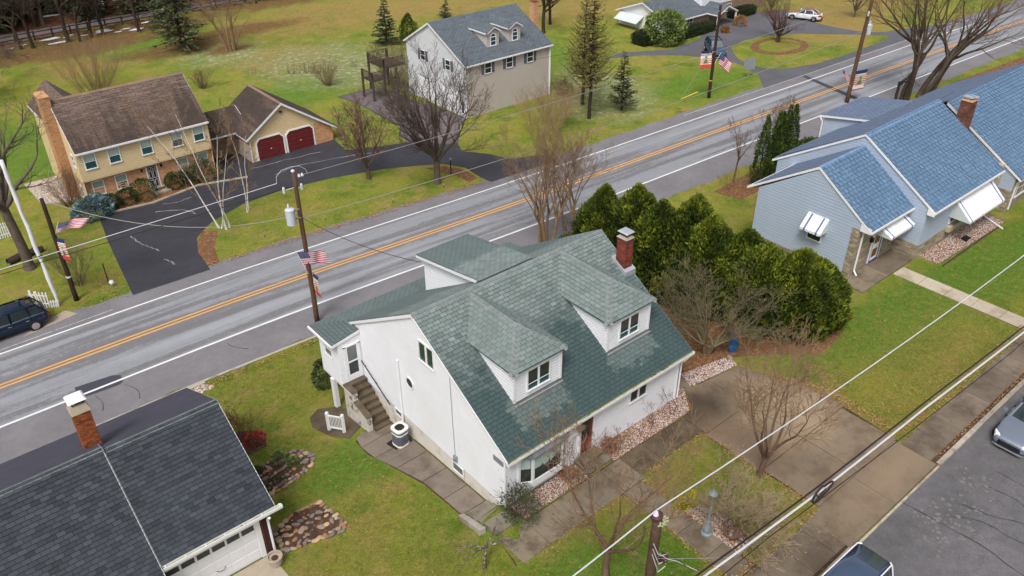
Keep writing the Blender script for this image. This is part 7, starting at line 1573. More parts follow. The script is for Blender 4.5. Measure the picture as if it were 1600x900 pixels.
# pole by the ranch house
T, z = pole('brown utility pole on the verge in front of the ranch house', 69.6, 50.7, 9.5, .16, 'pole_dark')
flag('striped flag on the pole by the parked blue car', (70.6, 50.6, 1.8), (-.2, 0, -1), (.85, -.1, -.5), 2.0, 1.1, staff=(69.6, 50.6, .8), seed=8)
banner('banner hanging left of the pole by the parked blue car', (69.45, 50.85, 2.25), (-1.0, .6, 0), 1.75)
m = MB(); m.box(69.3, 69.9, 50.62, 50.68, 6.2, 6.3); m.build('cross_arm', MATS['grey_metal'], T); m = MB(); m.lathe((69.6, 50.7, -.9), [(.17, 0), (.172, .12)], 10); m.build('pole_tag', MATS['paint_yellow'], T)
# pole on the right, beyond the blue roof
T, z = pole('weathered utility pole rising behind the blue roof at the far right', 79.3, 40.5, 10.8, .2, 'pole_wood', lean=(.5, 0))
m = MB(); m.lathe((80.35, 40.45, 4.1), [(.2, 0), (.27, .04), (.27, .9), (.29, .92), (.26, .98), (.1, 1.05), (.06, 1.35), (.03, 1.4)], 12); m.build('transformer', MATS['transformer_grey'], T); m = MB(); m.box(79.75, 80.2, 40.4, 40.5, 4.5, 4.6); m.build('mounting_bracket', MATS['grey_metal'], T)
m = MB(); m.lathe((79.3, 40.3, 6.1), [(.06, 0), (.09, .05), (.09, .4), (.04, .5)], 8); m.build('cutout_fuse', MATS['porcelain'], T)
flag('striped flag left of the pole behind the blue roof', (76.9, 40.5, 1.3), (.7, 0, -1), (1, 0, -.55), 1.9, 1.1, staff=(79.2, 40.45, -1.0), seed=12)
banner('banner right of the pole behind the blue roof', (79.55, 40.35, .55), (1.5, -.4, 0), 2.0)
# old pole in the front yard by the pavement
T, z = pole('old mossy utility pole in front of the white house, cut by the bottom edge', 14.62, 10.5, 7.95, .19, 'pole_old')
m = MB(); m.lathe((14.55, 10.5, 7.9), [(.17, -.1), (.2, -.02), (.2, .05), (.1, .1)], 12); m.build('pole_cap', MATS['insulator_brown'], T); insulator(T, (14.5, 10.5, 7.97), .09)
m = MB()
for k in range(46): a, b = rnd.gauss(0, .09), rnd.gauss(0, .09); m.lathe((14.74 + a, 10.38 + b * .6, 7.62 + rnd.gauss(0, .07)), [(.012, -.03), (.035, 0), (.01, .03)], 5)
m.build('lichen_tuft', MATS['lichen'], T, kind='stuff')
for k in range(3):
    m = MB(); h0 = 6.3 - .16 * k; m.tube([(14.75, 10.36, h0), (14.98, 10.2 - .03 * k, h0 - .3 + .05 * rnd.random()), (15.05 + .06 * k, 9.9, h0 - .22), (15.3 + .25 * k, 9.4, h0 - .5 - .05 * k)], .009, 4); m.build('service_lead', MATS['wire_pale' if k % 2 else 'wire_black'], T)
for k in range(3): m = MB(); m.tube([(14.45, 10.4, 6.8 - k * .25), (14.6, 10.29, 6.3 - k * .3), (14.8, 10.35, 6.0 - k * .4), (15.1, 10.3, 5.9 - k * .3)], .013, 5); m.build('service_lead', MATS['wire_pale'], T)
m = MB(); m.box(14.95, 15.2, 10.3, 10.5, 5.5, 5.75); m.build('terminal_box', MATS['insulator_brown'], T)
wire('pale top wire running from the old yard pole over the lawn and drive', [(-12, 10.55, 9.6), (14.5, 10.5, 8.2), (60, 10.5, 7.2)], .022, 'wire_pale', .85)
wire('thick pale cable bundle crossing above the pavement', [(-12, 9.5, 7.6), (13.8, 9.22, 5.62), (15.9, 9.22, 5.3), (22.2, 8.99, 5.0), (29.75, 8.8, 4.9), (38.5, 8.4, 5.0), (60, 8.2, 5.4)], .038, 'wire_pale', .02)
wire('black cable lashed beside the thick pale bundle', [(-12, 9.55, 7.75), (13.8, 9.32, 5.76), (15.9, 9.32, 5.44), (22.2, 9.1, 5.15), (29.75, 8.92, 5.07), (38.5, 8.53, 5.17), (60, 8.3, 5.6)], .034, 'wire_black', .02)
wire('thin dark cable below the pale bundle', [(-12, 9.3, 7.0), (14.3, 9.05, 5.0), (19.2, 9.1, 4.6), (27.0, 8.75, 4.4), (36.5, 8.3, 4.5), (60, 8.0, 5.0)], .018, 'wire_black', .02)
wire('thin grey cable between the top wire and the pale bundle', [(14.7, 10.4, 5.9), (17.6, 9.3, 4.7), (27.4, 9.2, 4.3), (37, 8.8, 4.4), (60, 8.4, 5.0)], .011, 'wire_grey', .02)
lp = thing('cable_loop', 'black snowshoe shaped cable storage loop hanging on the pale bundle', 'cable loop', (22.2, 8.97, 4.98))
m = MB(); m.tube([(22.2 + .62 * math.cos(t) * (1 if math.cos(t) < 0 else 1.1), 8.93, 4.98 + .34 * math.sin(t) * (1.15 if math.cos(t) < 0 else .75)) for t in np.arange(0, 6.4, .3)], .04, 6, False); m.build('loop', MATS['wire_black'], lp); m = MB(); m.tube([(21.8, 8.93, 4.75), (22.4, 8.93, 5.0)], .025, 5); m.tube([(21.75, 8.93, 5.15), (22.0, 8.93, 4.8)], .025, 5); m.build('strap', MATS['wire_black'], lp)
wire('pale primary wire along the road left of the transformer pole', [(-40, 41.5, 7.6), (16.9, 40.8, 7.36)], .02, 'wire_pale', .25)
wire('pale primary wire along the road right of the transformer pole', [(18.6, 40.8, 7.42), (79.4, 40.5, 7.9)], .018, 'wire_grey', .55)
wire('dark lower wire along the road left of the transformer pole', [(-40, 41.5, 7.5), (17.8, 40.8, 6.9)], .02, 'wire_black', .1)
wire('pale secondary wire along the road right of the transformer pole', [(18.1, 40.8, 4.75), (79.2, 40.5, 4.6)], .022, 'wire_grey', .8)
wire('dark service wire from the transformer pole to the white house', [(18.1, 40.8, 4.75), (19.95, 31.2, 5.4)], .018, 'wire_black', .35)
wire('sagging service cable crossing the road to the far left pole', [(7.2, 53.4, 4.6), (17.9, 40.9, 5.0)], .022, 'wire_grey', 1.3)
wire('thin service wire from the far left pole to the cream house', [(7.2, 53.45, 4.6), (11.2, 69.8, 2.6)], .01, 'wire_grey', .3)
wire('thin wire from the ranch house pole towards the larch', [(69.6, 50.7, 5.8), (46.8, 62.4, 2.2)], .012, 'wire_black', .5)
wire('pale service wire from the right pole to the leafy oval lawn', [(79.7, 40.5, 6.2), (95, 69.4, 2.6)], .016, 'wire_grey', .8)

# ------------------------------------------------------------------ small fixtures
plain('trim_black', srgb(30, 32, 36), .6, .1); plain('lamp_grey', srgb(126, 138, 148), .6, .12, 4); plain('pot_clay', srgb(166, 152, 140), .9, .15, 6); plain('ac_white', srgb(224, 220, 212), .5, .05); plain('ac_brown', srgb(120, 90, 60), .6, .15); plain('ac_blue', srgb(46, 104, 150), .6, .1); plain('tarp_blue', srgb(32, 96, 158), .5, .08); plain('yellow_plastic', srgb(220, 186, 60), .6, .05); plain('picket_white', srgb(224, 224, 226), .6, .05)
L_ = thing('lamp_post', 'grey cast lamp post standing in the round stone bed', 'lamp post', (21.3, 12.75, 0))
m = MB(); m.lathe((21.3, 12.75, 0), [(.24, 0), (.24, .1), (.17, .16), (.19, .3), (.13, .62), (.1, .7), (.12, .76), (.07, .85), (.065, 1.55), (.08, 1.6), (.05, 1.66), (.05, 2.05)], 12); m.build('post', MATS['lamp_grey'], L_)
m = MB(); m.lathe((21.3, 12.75, 2.05), [(.06, 0), (.12, .06), (.17, .34), (.13, .4), (.03, .5)], 8); m.build('lantern', MATS['glass_grey'], L_); m = MB(); m.lathe((21.3, 12.75, 2.38), [(.2, 0), (.12, .1), (.03, .18)], 8); m.build('lantern_cap', MATS['lamp_grey'], L_)
B_ = thing('path_light', 'slim dark path light at the right tip of the island lawn', 'garden light', (37.6, 53.0, ZR)); m = MB(); m.tube([(37.6, 53, ZR), (37.6, 53, -1.35)], .05, 8); m.build('post', MATS['dark_metal'], B_); m = MB(); m.lathe((37.6, 53, -1.35), [(.06, 0), (.12, .05), (.12, .16), (.05, .2)], 8); m.build('lamp_head', MATS['grey_metal'], B_)
for k, (x, y, lab) in enumerate(((20.4, 53.2, 'tiny lawn light left of the transformer pole'), (25.2, 52.6, 'tiny lawn light in the middle of the island lawn'), (30.9, 51.8, 'tiny lawn light near the shade tree'), (35.6, 51.3, 'tiny lawn light at the right end of the island lawn'))):
    q = thing('lawn_light', lab, 'garden light', (x, y, ZR), 'lawn lights along the road'); m = MB(); m.tube([(x, y, ZR), (x, y, ZR + .28)], .02, 6); m.build('stake', MATS['dark_metal'], q); m = MB(); m.lathe((x, y, ZR + .26), [(.03, 0), (.07, .03), (.06, .1), (.02, .13)], 8); m.build('lamp_head', MATS['grey_metal'], q)
F_ = thing('floodlight_post', 'dark post with a round white floodlight beside the black driveway', 'floodlight', (9.3, 53.9, ZR)); m = MB(); m.tube([(9.3, 53.9, ZR), (9.3, 53.9, -.95)], .04, 8); m.build('post', MATS['dark_metal'], F_); m = MB(); m.lathe((9.42, 53.5, ZR + .35), [(.05, -.1), (.17, 0), (.18, .12), (.06, .18)], 10, 'y'); m.build('floodlight_head', MATS['porcelain'], F_)
S_ = thing('road_sign', 'small grey road sign on a post seen from the back', 'road sign', (78.0, 51.9, ZR)); m = MB(); m.box(77.95, 78.05, 51.85, 51.95, ZR, -.55); m.build('post', MATS['grey_metal'], S_); m = MB(); m.hexa([(77.45, 52.25, -1.75), (78.45, 51.5, -1.75), (78.47, 51.53, -1.75), (77.47, 52.28, -1.75), (77.45, 52.25, -.5), (78.45, 51.5, -.5), (78.47, 51.53, -.5), (77.47, 52.28, -.5)]); m.build('sign_plate', MATS['grey_metal'], S_)
Y_ = thing('guy_guard', 'yellow plastic guard on the guy wire beside the ranch house pole', 'guy wire guard', (67.7, 51.6, ZR)); m = MB(); m.tube([(66.9, 52.2, ZR + .05), (68.3, 51.2, ZR + .8)], .05, 6); m.build('guard', MATS['yellow_plastic'], Y_); m = MB(); m.tube([(66.9, 52.2, ZR), (69.55, 50.75, 3.0)], .012, 5); m.build('guy_wire', MATS['wire_grey'], Y_)
P_ = thing('planter_pot', 'weathered round planter full of soil beside the garage door', 'planter', (6.98, 23.85, -.97)); m = MB(); m.lathe((6.98, 23.85, -.98), [(.2, 0), (.27, .1), (.3, .4), (.33, .42), (.33, .5), (.27, .5), (.26, .4)], 16); m.build('pot', MATS['pot_clay'], P_, smooth=False); m = MB(); m.lathe((6.98, 23.85, -.6), [(.26, 0), (.1, .03)], 14); m.build('soil', MATS['soil'], P_)
# air conditioner
A_ = thing('air_conditioner', 'rounded air conditioner with brown and blue louvres beside the white wall', 'air conditioner', (15.15, 26.75, gz(15.15, 26.75) + .03), None, .12); zb = gz(15.15, 26.75) + .03
def rsq(c, h, z, r=.24, n=6): return [(c[0] + sx * (h - r) + r * math.cos(a0 + k * math.pi / 2 / (n - 1)), c[1] + sy * (h - r) + r * math.sin(a0 + k * math.pi / 2 / (n - 1)), z) for sx, sy, a0 in ((1, 1, 0), (-1, 1, math.pi / 2), (-1, -1, math.pi), (1, -1, 1.5 * math.pi)) for k in range(n)]
def rbox(nm, h, z0, z1, mat, par, c=(15.15, 26.75)): m = MB(); m.prism(rsq(c, h, z0), (0, 0, z1 - z0)); return m.build(nm, MATS[mat], par)
m = MB(); m.box(14.65, 15.65, 26.2, 27.25, zb - .05, zb + .03); m.build('base_pad', MATS['trim_black'], A_); rbox('core', .33, zb + .03, zb + 1.0, 'interior', A_); rbox('bottom_rim', .37, zb + .03, zb + .11, 'ac_white', A_)
for k in range(7): rbox('louvre', .36, zb + .15 + k * .118, zb + .22 + k * .118, ('ac_brown', 'ac_blue', 'ac_brown', 'ac_blue', 'ac_brown', 'ac_white', 'ac_blue')[k], A_)
m = MB(); o = rsq((15.15, 26.75), .38, zb + .98); i_ = [(15.15 + .25 * math.cos(math.atan2(p[1] - 26.75, p[0] - 15.15)), 26.75 + .25 * math.sin(math.atan2(p[1] - 26.75, p[0] - 15.15)), zb + 1.06) for p in o]; n = len(o); up = [(p[0], p[1], zb + 1.06) for p in o]
m.add(o + up + i_, [(k, (k + 1) % n, n + (k + 1) % n, n + k) for k in range(n)] + [(n + k, n + (k + 1) % n, 2 * n + (k + 1) % n, 2 * n + k) for k in range(n)]); m.build('top_ring', MATS['ac_white'], A_)
m = MB(); m.lathe((15.15, 26.75, zb + .94), [(.25, 0), (.08, .02)], 14); m.build('fan_recess', MATS['ac_brown'], A_)
for k in range(4): m = MB(); a = k * 1.57 + .4; m.hexa([(15.15 + .03 * math.cos(a), 26.75 + .03 * math.sin(a), zb + .96), (15.15 + .2 * math.cos(a), 26.75 + .2 * math.sin(a), zb + .96), (15.15 + .2 * math.cos(a + .5), 26.75 + .2 * math.sin(a + .5), zb + .99), (15.15 + .03 * math.cos(a + .9), 26.75 + .03 * math.sin(a + .9), zb + .99)] + [(15.15 + .03 * math.cos(a), 26.75 + .03 * math.sin(a), zb + .98), (15.15 + .2 * math.cos(a), 26.75 + .2 * math.sin(a), zb + .98), (15.15 + .2 * math.cos(a + .5), 26.75 + .2 * math.sin(a + .5), zb + 1.01), (15.15 + .03 * math.cos(a + .9), 26.75 + .03 * math.sin(a + .9), zb + 1.01)]); m.build('fan_blade', MATS['dark_metal'], A_)
# white gate by the porch
G_ = thing('garden_gate', 'small white vinyl gate section standing in the mulch by the porch post', 'gate', (13.4, 30.1, -1.75)); a, b = Vector((13.15, 30.5, -1.78)), Vector((13.6, 29.72, -1.68))
for p in (a, b): m = MB(); m.box(p.x - .07, p.x + .07, p.y - .07, p.y + .07, p.z - .1, p.z + 1.15); m.lathe((p.x, p.y, p.z + 1.15), [(.11, 0), (.11, .04), (.02, .12)], 4); m.build('post', MATS['picket_white'], G_)
for h in (.22, 1.0): m = MB(); m.beam(a + Vector((0, 0, h)), b + Vector((0, 0, h)), .05, .09); m.build('rail', MATS['picket_white'], G_)
for k in range(1, 10): c = a.lerp(b, k / 10); m = MB(); m.box(c.x - .015, c.x + .015, c.y - .015, c.y + .015, c.z + .2, c.z + 1.0); m.build('baluster', MATS['picket_white'], G_)
def pickets(label, a, b, h, n, tilt=0.0, name='picket_fence', cat='fence'):
    a, b = Vector(a), Vector(b); T = thing(name, label, cat, a.lerp(b, .5)); u = (b - a).normalized(); nn = Vector((u.y, -u.x, 0))
    for hh in (.25, .75): m = MB(); m.beam(a + Vector((0, 0, h * hh)), b + Vector((0, 0, h * hh)), .04, .08); m.build('rail', MATS['picket_white'], T)
    for k in range(n):
        c = a.lerp(b, (k + .5) / n); hh = h * rnd.uniform(.92, 1.05); w = u * .045; t = nn * .03 + u * rnd.gauss(0, tilt); m = MB(); top = Vector((0, 0, hh)) + t
        m.hexa([c - w, c + w, c + w + nn * .025, c - w + nn * .025, c - w + top, c + w + top, c + w + nn * .025 + top, c - w + nn * .025 + top]); m.poly([c - w + top, c + w + top, c + top + Vector((0, 0, .07))]); m.build('picket', MATS['picket_white'], T)
    return T
pickets('white picket gate at the left edge behind the big trunk', (4.3, 65.9, ZR), (6.1, 65.8, ZR), 1.15, 11, .01, 'picket_gate', 'gate')
pickets('leaning broken white picket fence behind the navy car', (4.6, 54.6, ZR), (5.5, 53.6, ZR), 1.2, 7, .08); pickets('last low broken pickets beside the white pole', (5.5, 53.6, ZR), (5.95, 53.35, ZR), .55, 4, .1)
W_ = thing('white_pole', 'tall uneven white painted wooden pole at the left edge', 'pole', (6.0, 53.7, ZR)); m = MB(); m.tube([(6.0 - .016 * k + rnd.gauss(0, .015), 53.7 + rnd.gauss(0, .01), ZR - .1 + k * .55) for k in range(20)], [.12 * rnd.uniform(.75, 1.2) for k in range(20)], 8); m.build('pole_shaft', MATS['picket_white'], W_, smooth=True); m = MB(); m.lathe((5.9, 53.7, 1.0), [(.12, -.1), (.15, 0), (.12, .1)], 8); m.build('pole_collar', MATS['dark_wood'], W_)
# brown slatted fence in the brush, lane fence
T = thing('slat_fence', 'short brown slatted fence in the brush behind the white house', 'fence', (32.2, 26.8, -1.15))
for k in range(15): c = Vector((31.2, 27.3, 0)).lerp(Vector((33.4, 26.3, 0)), k / 14); m = MB(); m.box(c.x - .05, c.x + .05, c.y - .02, c.y + .02, -1.3, .05 + rnd.uniform(-.06, .06)); m.build('slat', MATS['dark_wood'], T)
for zz in (-.9, -.2): m = MB(); m.beam((31.2, 27.34, zz), (33.4, 26.34, zz), .05, .08); m.build('rail', MATS['dark_wood'], T)
T = thing('rail_fence', 'long dark post and rail fence along the woodland lane', 'fence', (30, 120.2, ZR))
for k in range(27): x = 8 + k * 2.2; m = MB(); m.box(x - .09, x + .09, 120.1, 120.28, ZR - .1, ZR + 1.15); m.build('post', MATS['bark_dark'], T)
for k in range(26):
    for zz in (.45, .95): x = 8 + k * 2.2; m = MB(); m.beam((x, 120.18, ZR + zz + rnd.gauss(0, .03)), (x + 2.2, 120.18, ZR + zz + rnd.gauss(0, .03)), .09, .12); m.build('rail', MATS['bark_dark'], T)
# blue sheet wrapped upright in the brush
T = thing('blue_tarp', 'bright blue sheet standing upright in the brush by the drive', 'tarp', (32.5, 19.9, gz(32.5, 19.9))); m = MB(); z0 = gz(32.5, 19.9); ring = lambda z, r: [(32.5 + r * math.cos(t) * rnd.uniform(.8, 1.15), 19.9 + r * .5 * math.sin(t) * rnd.uniform(.8, 1.2), z) for t in np.arange(0, 6.28, .7)]
Rg = [ring(z0 + zz, r) for zz, r in ((0, .3), (.35, .36), (.8, .34), (1.15, .22), (1.3, .05))]; n = len(Rg[0]); V = [p for r in Rg for p in r]; m.add(V, [(i * n + k, i * n + (k + 1) % n, (i + 1) * n + (k + 1) % n, (i + 1) * n + k) for i in range(4) for k in range(n)]); m.build('sheet', MATS['tarp_blue'], T, smooth=False)

# ------------------------------------------------------------------ rock gardens: every stone is its own piece
def stone_mat(name, cols):
    b = MatB(name, cols[0], .9, .2); oi = _n(b.nt, 'ShaderNodeObjectInfo'); r = oi.outputs['Random']
    for i, c in enumerate(cols[1:]): b.mix(b.ramp(r, (i + .9) / len(cols), (i + 1.0) / len(cols)), c)
    b.val(b.ramp(b.noise(7, 5, .7), .25, .75, .72, 1.25)); b.bump(b.noise(14, 4), .4, .02); return b.done()
stone_mat('field_stone', [srgb(166, 144, 116), srgb(146, 128, 110), srgb(124, 114, 110), srgb(182, 156, 126), srgb(152, 114, 86), srgb(120, 106, 104)])
def stone_meshes():
    out = []
    for s in range(7):
        bm = bmesh.new(); bmesh.ops.create_icosphere(bm, subdivisions=2, radius=1.0); r = random.Random(s); ax = [Vector((r.gauss(0, 1), r.gauss(0, 1), r.gauss(0, 1))).normalized() for _ in range(7)]; am = [r.uniform(-.3, .15) for _ in ax]
        for v in bm.verts:
            k = sum(a * max(0, v.co.dot(x)) ** 2 for a, x in zip(am, ax)); v.co *= 1 + k; v.co.z = max(v.co.z, -.5); v.co.z *= .62
        bmesh.ops.dissolve_limit(bm, angle_limit=.22, verts=bm.verts, edges=bm.edges); bmesh.ops.triangulate(bm, faces=bm.faces)
        me = bpy.data.meshes.new('stone'); bm.to_mesh(me); bm.free(); me.materials.append(MATS['field_stone']); out.append(me)
    return out
STONES = stone_meshes()
def inside(poly, x, y):
    ins = False
    for i in range(len(poly)):
        p, q = poly[i], poly[(i + 1) % len(poly)]
        if (p[1] > y) != (q[1] > y) and x < (q[0] - p[0]) * (y - p[1]) / (q[1] - p[1]) + p[0]: ins = not ins
    return ins
def rock_garden(label, poly, rows, ang, plants=()):
    cx = sum(p[0] for p in poly) / len(poly); cy = sum(p[1] for p in poly) / len(poly); T = thing('rock_garden', label, 'rock garden', (cx, cy, gz(cx, cy)))
    m = MB(); m.poly([(x, y, gz(x, y) + .05) for x, y in poly]); m.build('soil', MATS['soil'], T)
    def put(x, y, s, lift=0):
        o = place('stone', rnd.choice(STONES), T, (x, y, gz(x, y) + .06 + lift), (rnd.gauss(0, .15), rnd.gauss(0, .15), ang + rnd.gauss(0, .5)), (s * rnd.uniform(.9, 1.5), s * rnd.uniform(.6, .95), s * rnd.uniform(.6, 1.0)))
    for i in range(len(poly)):
        p, q = Vector(poly[i]), Vector(poly[(i + 1) % len(poly)]); L = (q - p).length; k = max(1, int(L / .22))
        for j in range(k): c = p.lerp(q, (j + rnd.uniform(.2, .8)) / k); put(c.x, c.y, rnd.uniform(.11, .17))
    u = Vector((math.cos(ang), math.sin(ang))); v = Vector((-u.y, u.x))
    for r in rows:
        t = -3.0
        while t < 3.0:
            c = Vector((cx, cy)) + u * t + v * (r + .08 * math.sin(t * 2.2 + r * 3)); 
            if inside(poly, c.x, c.y) and rnd.random() < .86: put(c.x + rnd.gauss(0, .03), c.y + rnd.gauss(0, .05), rnd.uniform(.09, .17), .04)
            t += rnd.uniform(.16, .28)
    return T
rock_garden('terraced rock garden with low plants, the one farther from the garage', [(8.0, 28.1), (9.2, 27.95), (10.6, 28.25), (11.3, 28.65), (11.45, 29.3), (11.2, 30.1), (10.4, 30.35), (8.6, 30.2)], (-.75, -.3, .2, .65), .12)
rock_garden('terraced rock garden with bare soil beside the garage', [(7.55, 24.2), (8.8, 23.85), (10.1, 23.5), (10.25, 24.0), (10.2, 24.9), (10.05, 25.85), (8.9, 26.0), (7.7, 25.5)], (-.8, -.35, .1, .5), -.12)
for lab, x, y, r, h, m in (('leafy green plant at the back corner of the farther rock garden', 10.1, 30.05, .42, .3, 'rock_leaf'), ('grey green plant in the middle of the farther rock garden', 10.5, 29.2, .4, .22, 'rock_leaf'), ('small plant at the roof side of the farther rock garden', 8.9, 29.9, .3, .2, 'holly_leaf'), ('sprawling straw coloured plant in the farther rock garden', 9.2, 28.5, .42, .16, 'pine_leaf')): plant('rockery_plant', lab, 'plant', (x, y), ball_leaves(int(x * 100), r, r * .8, h, 500, .1, m, 14, rmin=.4, zc=h * .6), 'plants in the rock garden', z=gz(x, y) + .1)

# ------------------------------------------------------------------ cars
def carpaint(name, col, metal=.3, rough=.22):
    b = MatB(name, col, rough, .5, metal); b.val(b.ramp(b.noise(1.2, 3), .3, .7, .94, 1.06)); b.b.inputs['Coat Weight'].default_value = .6; b.b.inputs['Coat Roughness'].default_value = .06; return b.done()
carpaint('paint_navy', srgb(12, 36, 62), .5, .09); carpaint('paint_silver', srgb(138, 148, 164), .5); carpaint('paint_blue', srgb(64, 84, 112)); carpaint('paint_whitecar', srgb(222, 224, 230), 0); carpaint('paint_darkroof', srgb(80, 96, 122), .4, .12)
plain('tyre', srgb(36, 36, 38), .9, .1); plain('rim', srgb(190, 192, 196), .3, .05, metal=.7); plain('lamp_red', srgb(170, 28, 36), .2, .05); plain('lamp_clear', srgb(210, 214, 220), .1, .05); plain('chrome', srgb(210, 212, 216), .15, .02, metal=.9)
def car(name, label, loc, rz, paint, kind='suv', roofm=None, leaf=False):
    T = thing(name, label, 'car', loc, None, rz)
    S = dict(suv=dict(L=4.6, w=.92, belt=1.02, roof=1.66, nose=.72, ws=(.95, .25), rr=(-1.75, -2.15), hood=1.0), sedan=dict(L=4.75, w=.92, belt=.95, roof=1.44, nose=.62, ws=(.85, .05), rr=(-1.05, -1.85), hood=.95), van=dict(L=4.8, w=.93, belt=1.05, roof=1.78, nose=.75, ws=(1.0, .35), rr=(-2.15, -2.3), hood=1.02))[kind]
    L, w, belt, roof = S['L'], S['w'], S['belt'], S['roof']; h = L / 2
    if kind == 'sedan': st = [(h, .60, .30, .52), (h - .12, .76, .24, .66), (h - .45, .86, .22, .76), (h - 1.0, .91, .22, .86), (.8, w, .22, belt), (-1.0, w, .22, belt), (-1.8, .9, .22, .98), (-h + .25, .84, .26, .96), (-h, .72, .34, .86)]
    else: st = [(h, .62, .34, .66), (h - .1, .78, .28, .84), (h - .4, .88, .25, .94), (h - 1.05, .91, .25, 1.0), (.9, w, .25, belt), (-1.0, w, .25, belt), (-1.9, .91, .26, belt + .04), (-h + .12, .87, .3, belt + .04), (-h, .78, .38, belt - .02)]
    rings = []
    for x, hw, zb, zs in st:
        hh = zs - zb; half = [(hw * .86, zb), (hw * .98, zb + hh * .16), (hw, zb + hh * .5), (hw * .985, zb + hh * .82), (hw * .93, zs), (hw * .5, zs + .025)]
        rings.append([(x, y, z) for y, z in half] + [(x, -y, z) for y, z in half[::-1]])
    m = MB(); n = 12; V = [p for r in rings for p in r]; m.add(V, [(i * n + k, i * n + k + 1, (i + 1) * n + k + 1, (i + 1) * n + k) for i in range(len(rings) - 1) for k in range(n - 1)] + [(i * n + n - 1, i * n, (i + 1) * n, (i + 1) * n + n - 1) for i in range(len(rings) - 1)] + [tuple(range(n)), tuple(range((len(rings) - 1) * n, len(rings) * n))[::-1]])
    def put(mb, nm, mat, par=T, smooth=False, sub=False):
        me = mb.mesh(nm, MATS[mat], (0, 0, 0), smooth); bm = bmesh.new(); bm.from_mesh(me); bmesh.ops.recalc_face_normals(bm, faces=bm.faces); bm.to_mesh(me); bm.free()
        o = bpy.data.objects.new(nm, me); COL.objects.link(o); o.parent = par
        if sub: s = o.modifiers.new('sub', 'SUBSURF'); s.levels = 2; s.render_levels = 2
        return o
    body = put(m, 'body', paint, T, True, True)
    # greenhouse
    xw0, xw1 = S['ws']; xr1, xr0 = S['rr']; gw = w * .9; rw = w * .72; b0 = belt - .03
    B = [(xw0, b0), (xr0, b0)]; 
    P = lambda x, y, z: (x, y, z)
    LB = [(xw0, gw * .9, b0 - .06), (xw1 - .2, gw, b0), (-.9, gw, b0), (xr0, gw * .88, b0)]; LT = [(xw1, rw * .94, roof - .05), (xw1 - .35, rw, roof - .03), (-.9, rw, roof - .04), (xr1, rw * .92, roof - .08)]
    m = MB()
    for s in (1, -1):
        for i in range(3): m.add([(LB[i][0], s * LB[i][1], LB[i][2]), (LB[i + 1][0], s * LB[i + 1][1], LB[i + 1][2]), (LT[i + 1][0], s * LT[i + 1][1], LT[i + 1][2]), (LT[i][0], s * LT[i][1], LT[i][2])], [(0, 1, 2, 3)])
    put(m, 'side_windows', 'glass_dark')
    m = MB(); m.add([(xw0 + .12, 0, b0 - .05), (xw0, gw * .9, b0 - .06), (xw1, rw * .94, roof - .05), (xw1 + .05, 0, roof - .03), (xw1, -rw * .94, roof - .05), (xw0, -gw * .9, b0 - .06)], [(0, 1, 2, 3), (0, 3, 4, 5)]); put(m, 'windscreen', 'glass_grey' if kind == 'suv' and paint == 'paint_blue' else 'glass_dark')
    m = MB(); m.add([(xr0, gw * .88, b0), (xr0, -gw * .88, b0), (xr1, -rw * .92, roof - .08), (xr1, rw * .92, roof - .08)], [(0, 1, 2, 3)]); put(m, 'rear_window', 'glass_dark')
    # roof panel and pillars
    xs = [xw1 + .03, xw1 - .35, -.3, -.9, xr1 - .03]; V = []; ys = (-1, -.6, 0, .6, 1)
    for i, x in enumerate(xs):
        ww = (rw * .95, rw * 1.02, rw * 1.02, rw * 1.02, rw * .94)[i]; zc = (roof - .035, roof, roof + .01, roof - .005, roof - .06)[i]
        for y in ys: V.append((x, y * ww, zc - .035 * abs(y) ** 2.5))
    V2 = [(x, y, z - .06) for x, y, z in V]; m = MB(); nn = 25
    F = [(i * 5 + k, i * 5 + k + 1, (i + 1) * 5 + k + 1, (i + 1) * 5 + k) for i in range(4) for k in range(4)]; m.add(V + V2, F + [tuple(25 + a for a in f[::-1]) for f in F] + [(k, k + 1, 26 + k, 25 + k) for k in range(4)] + [(20 + k, 21 + k, 46 + k, 45 + k) for k in range(4)] + [(i * 5, (i + 1) * 5, 25 + (i + 1) * 5, 25 + i * 5) for i in range(4)] + [(i * 5 + 4, (i + 1) * 5 + 4, 29 + (i + 1) * 5, 29 + i * 5) for i in range(4)])
    put(m, 'roof', roofm or paint, T, True)
    for s in (1, -1):
        for nm, a, b, wd in (('front_pillar', (xw0, gw * .9, b0 - .06), (xw1, rw * .94, roof - .05), .09), ('middle_pillar', (-.15, gw, b0), (-.2, rw, roof - .04), .1), ('rear_pillar', (xr0, gw * .88, b0), (xr1, rw * .92, roof - .08), .18 if kind != 'sedan' else .14), ('quarter_pillar', (-1.25, gw * .97, b0), (-1.2, rw, roof - .05), .1)):
            m = MB(); m.beam((a[0], s * a[1], a[2]), (b[0], s * b[1], b[2]), wd, .05); put(m, nm, paint)
        m = MB(); m.beam((xw0, s * gw * .99, b0 + .01), (xr0 + .1, s * gw * .97, b0 + .02), .03, .03); put(m, 'window_trim', 'chrome')
        m = MB(); m.beam((xw1 - .1, s * rw * 1.0, roof), (xr1 + .1, s * rw * .98, roof - .03), .04, .04); put(m, 'roof_rail', 'trim_black' if kind != 'van' else 'paint_whitecar')
        m = MB(); m.hexa([(xw0 - .25, s * (w + .02), belt + .02), (xw0 - .1, s * (w + .02), belt + .02), (xw0 - .12, s * (w + .2), belt + .05), (xw0 - .24, s * (w + .2), belt + .05), (xw0 - .25, s * (w + .02), belt + .14), (xw0 - .12, s * (w + .02), belt + .14), (xw0 - .14, s * (w + .2), belt + .17), (xw0 - .24, s * (w + .2), belt + .17)]); put(m, 'mirror', paint)
        zt = .72 if kind == 'sedan' else .88
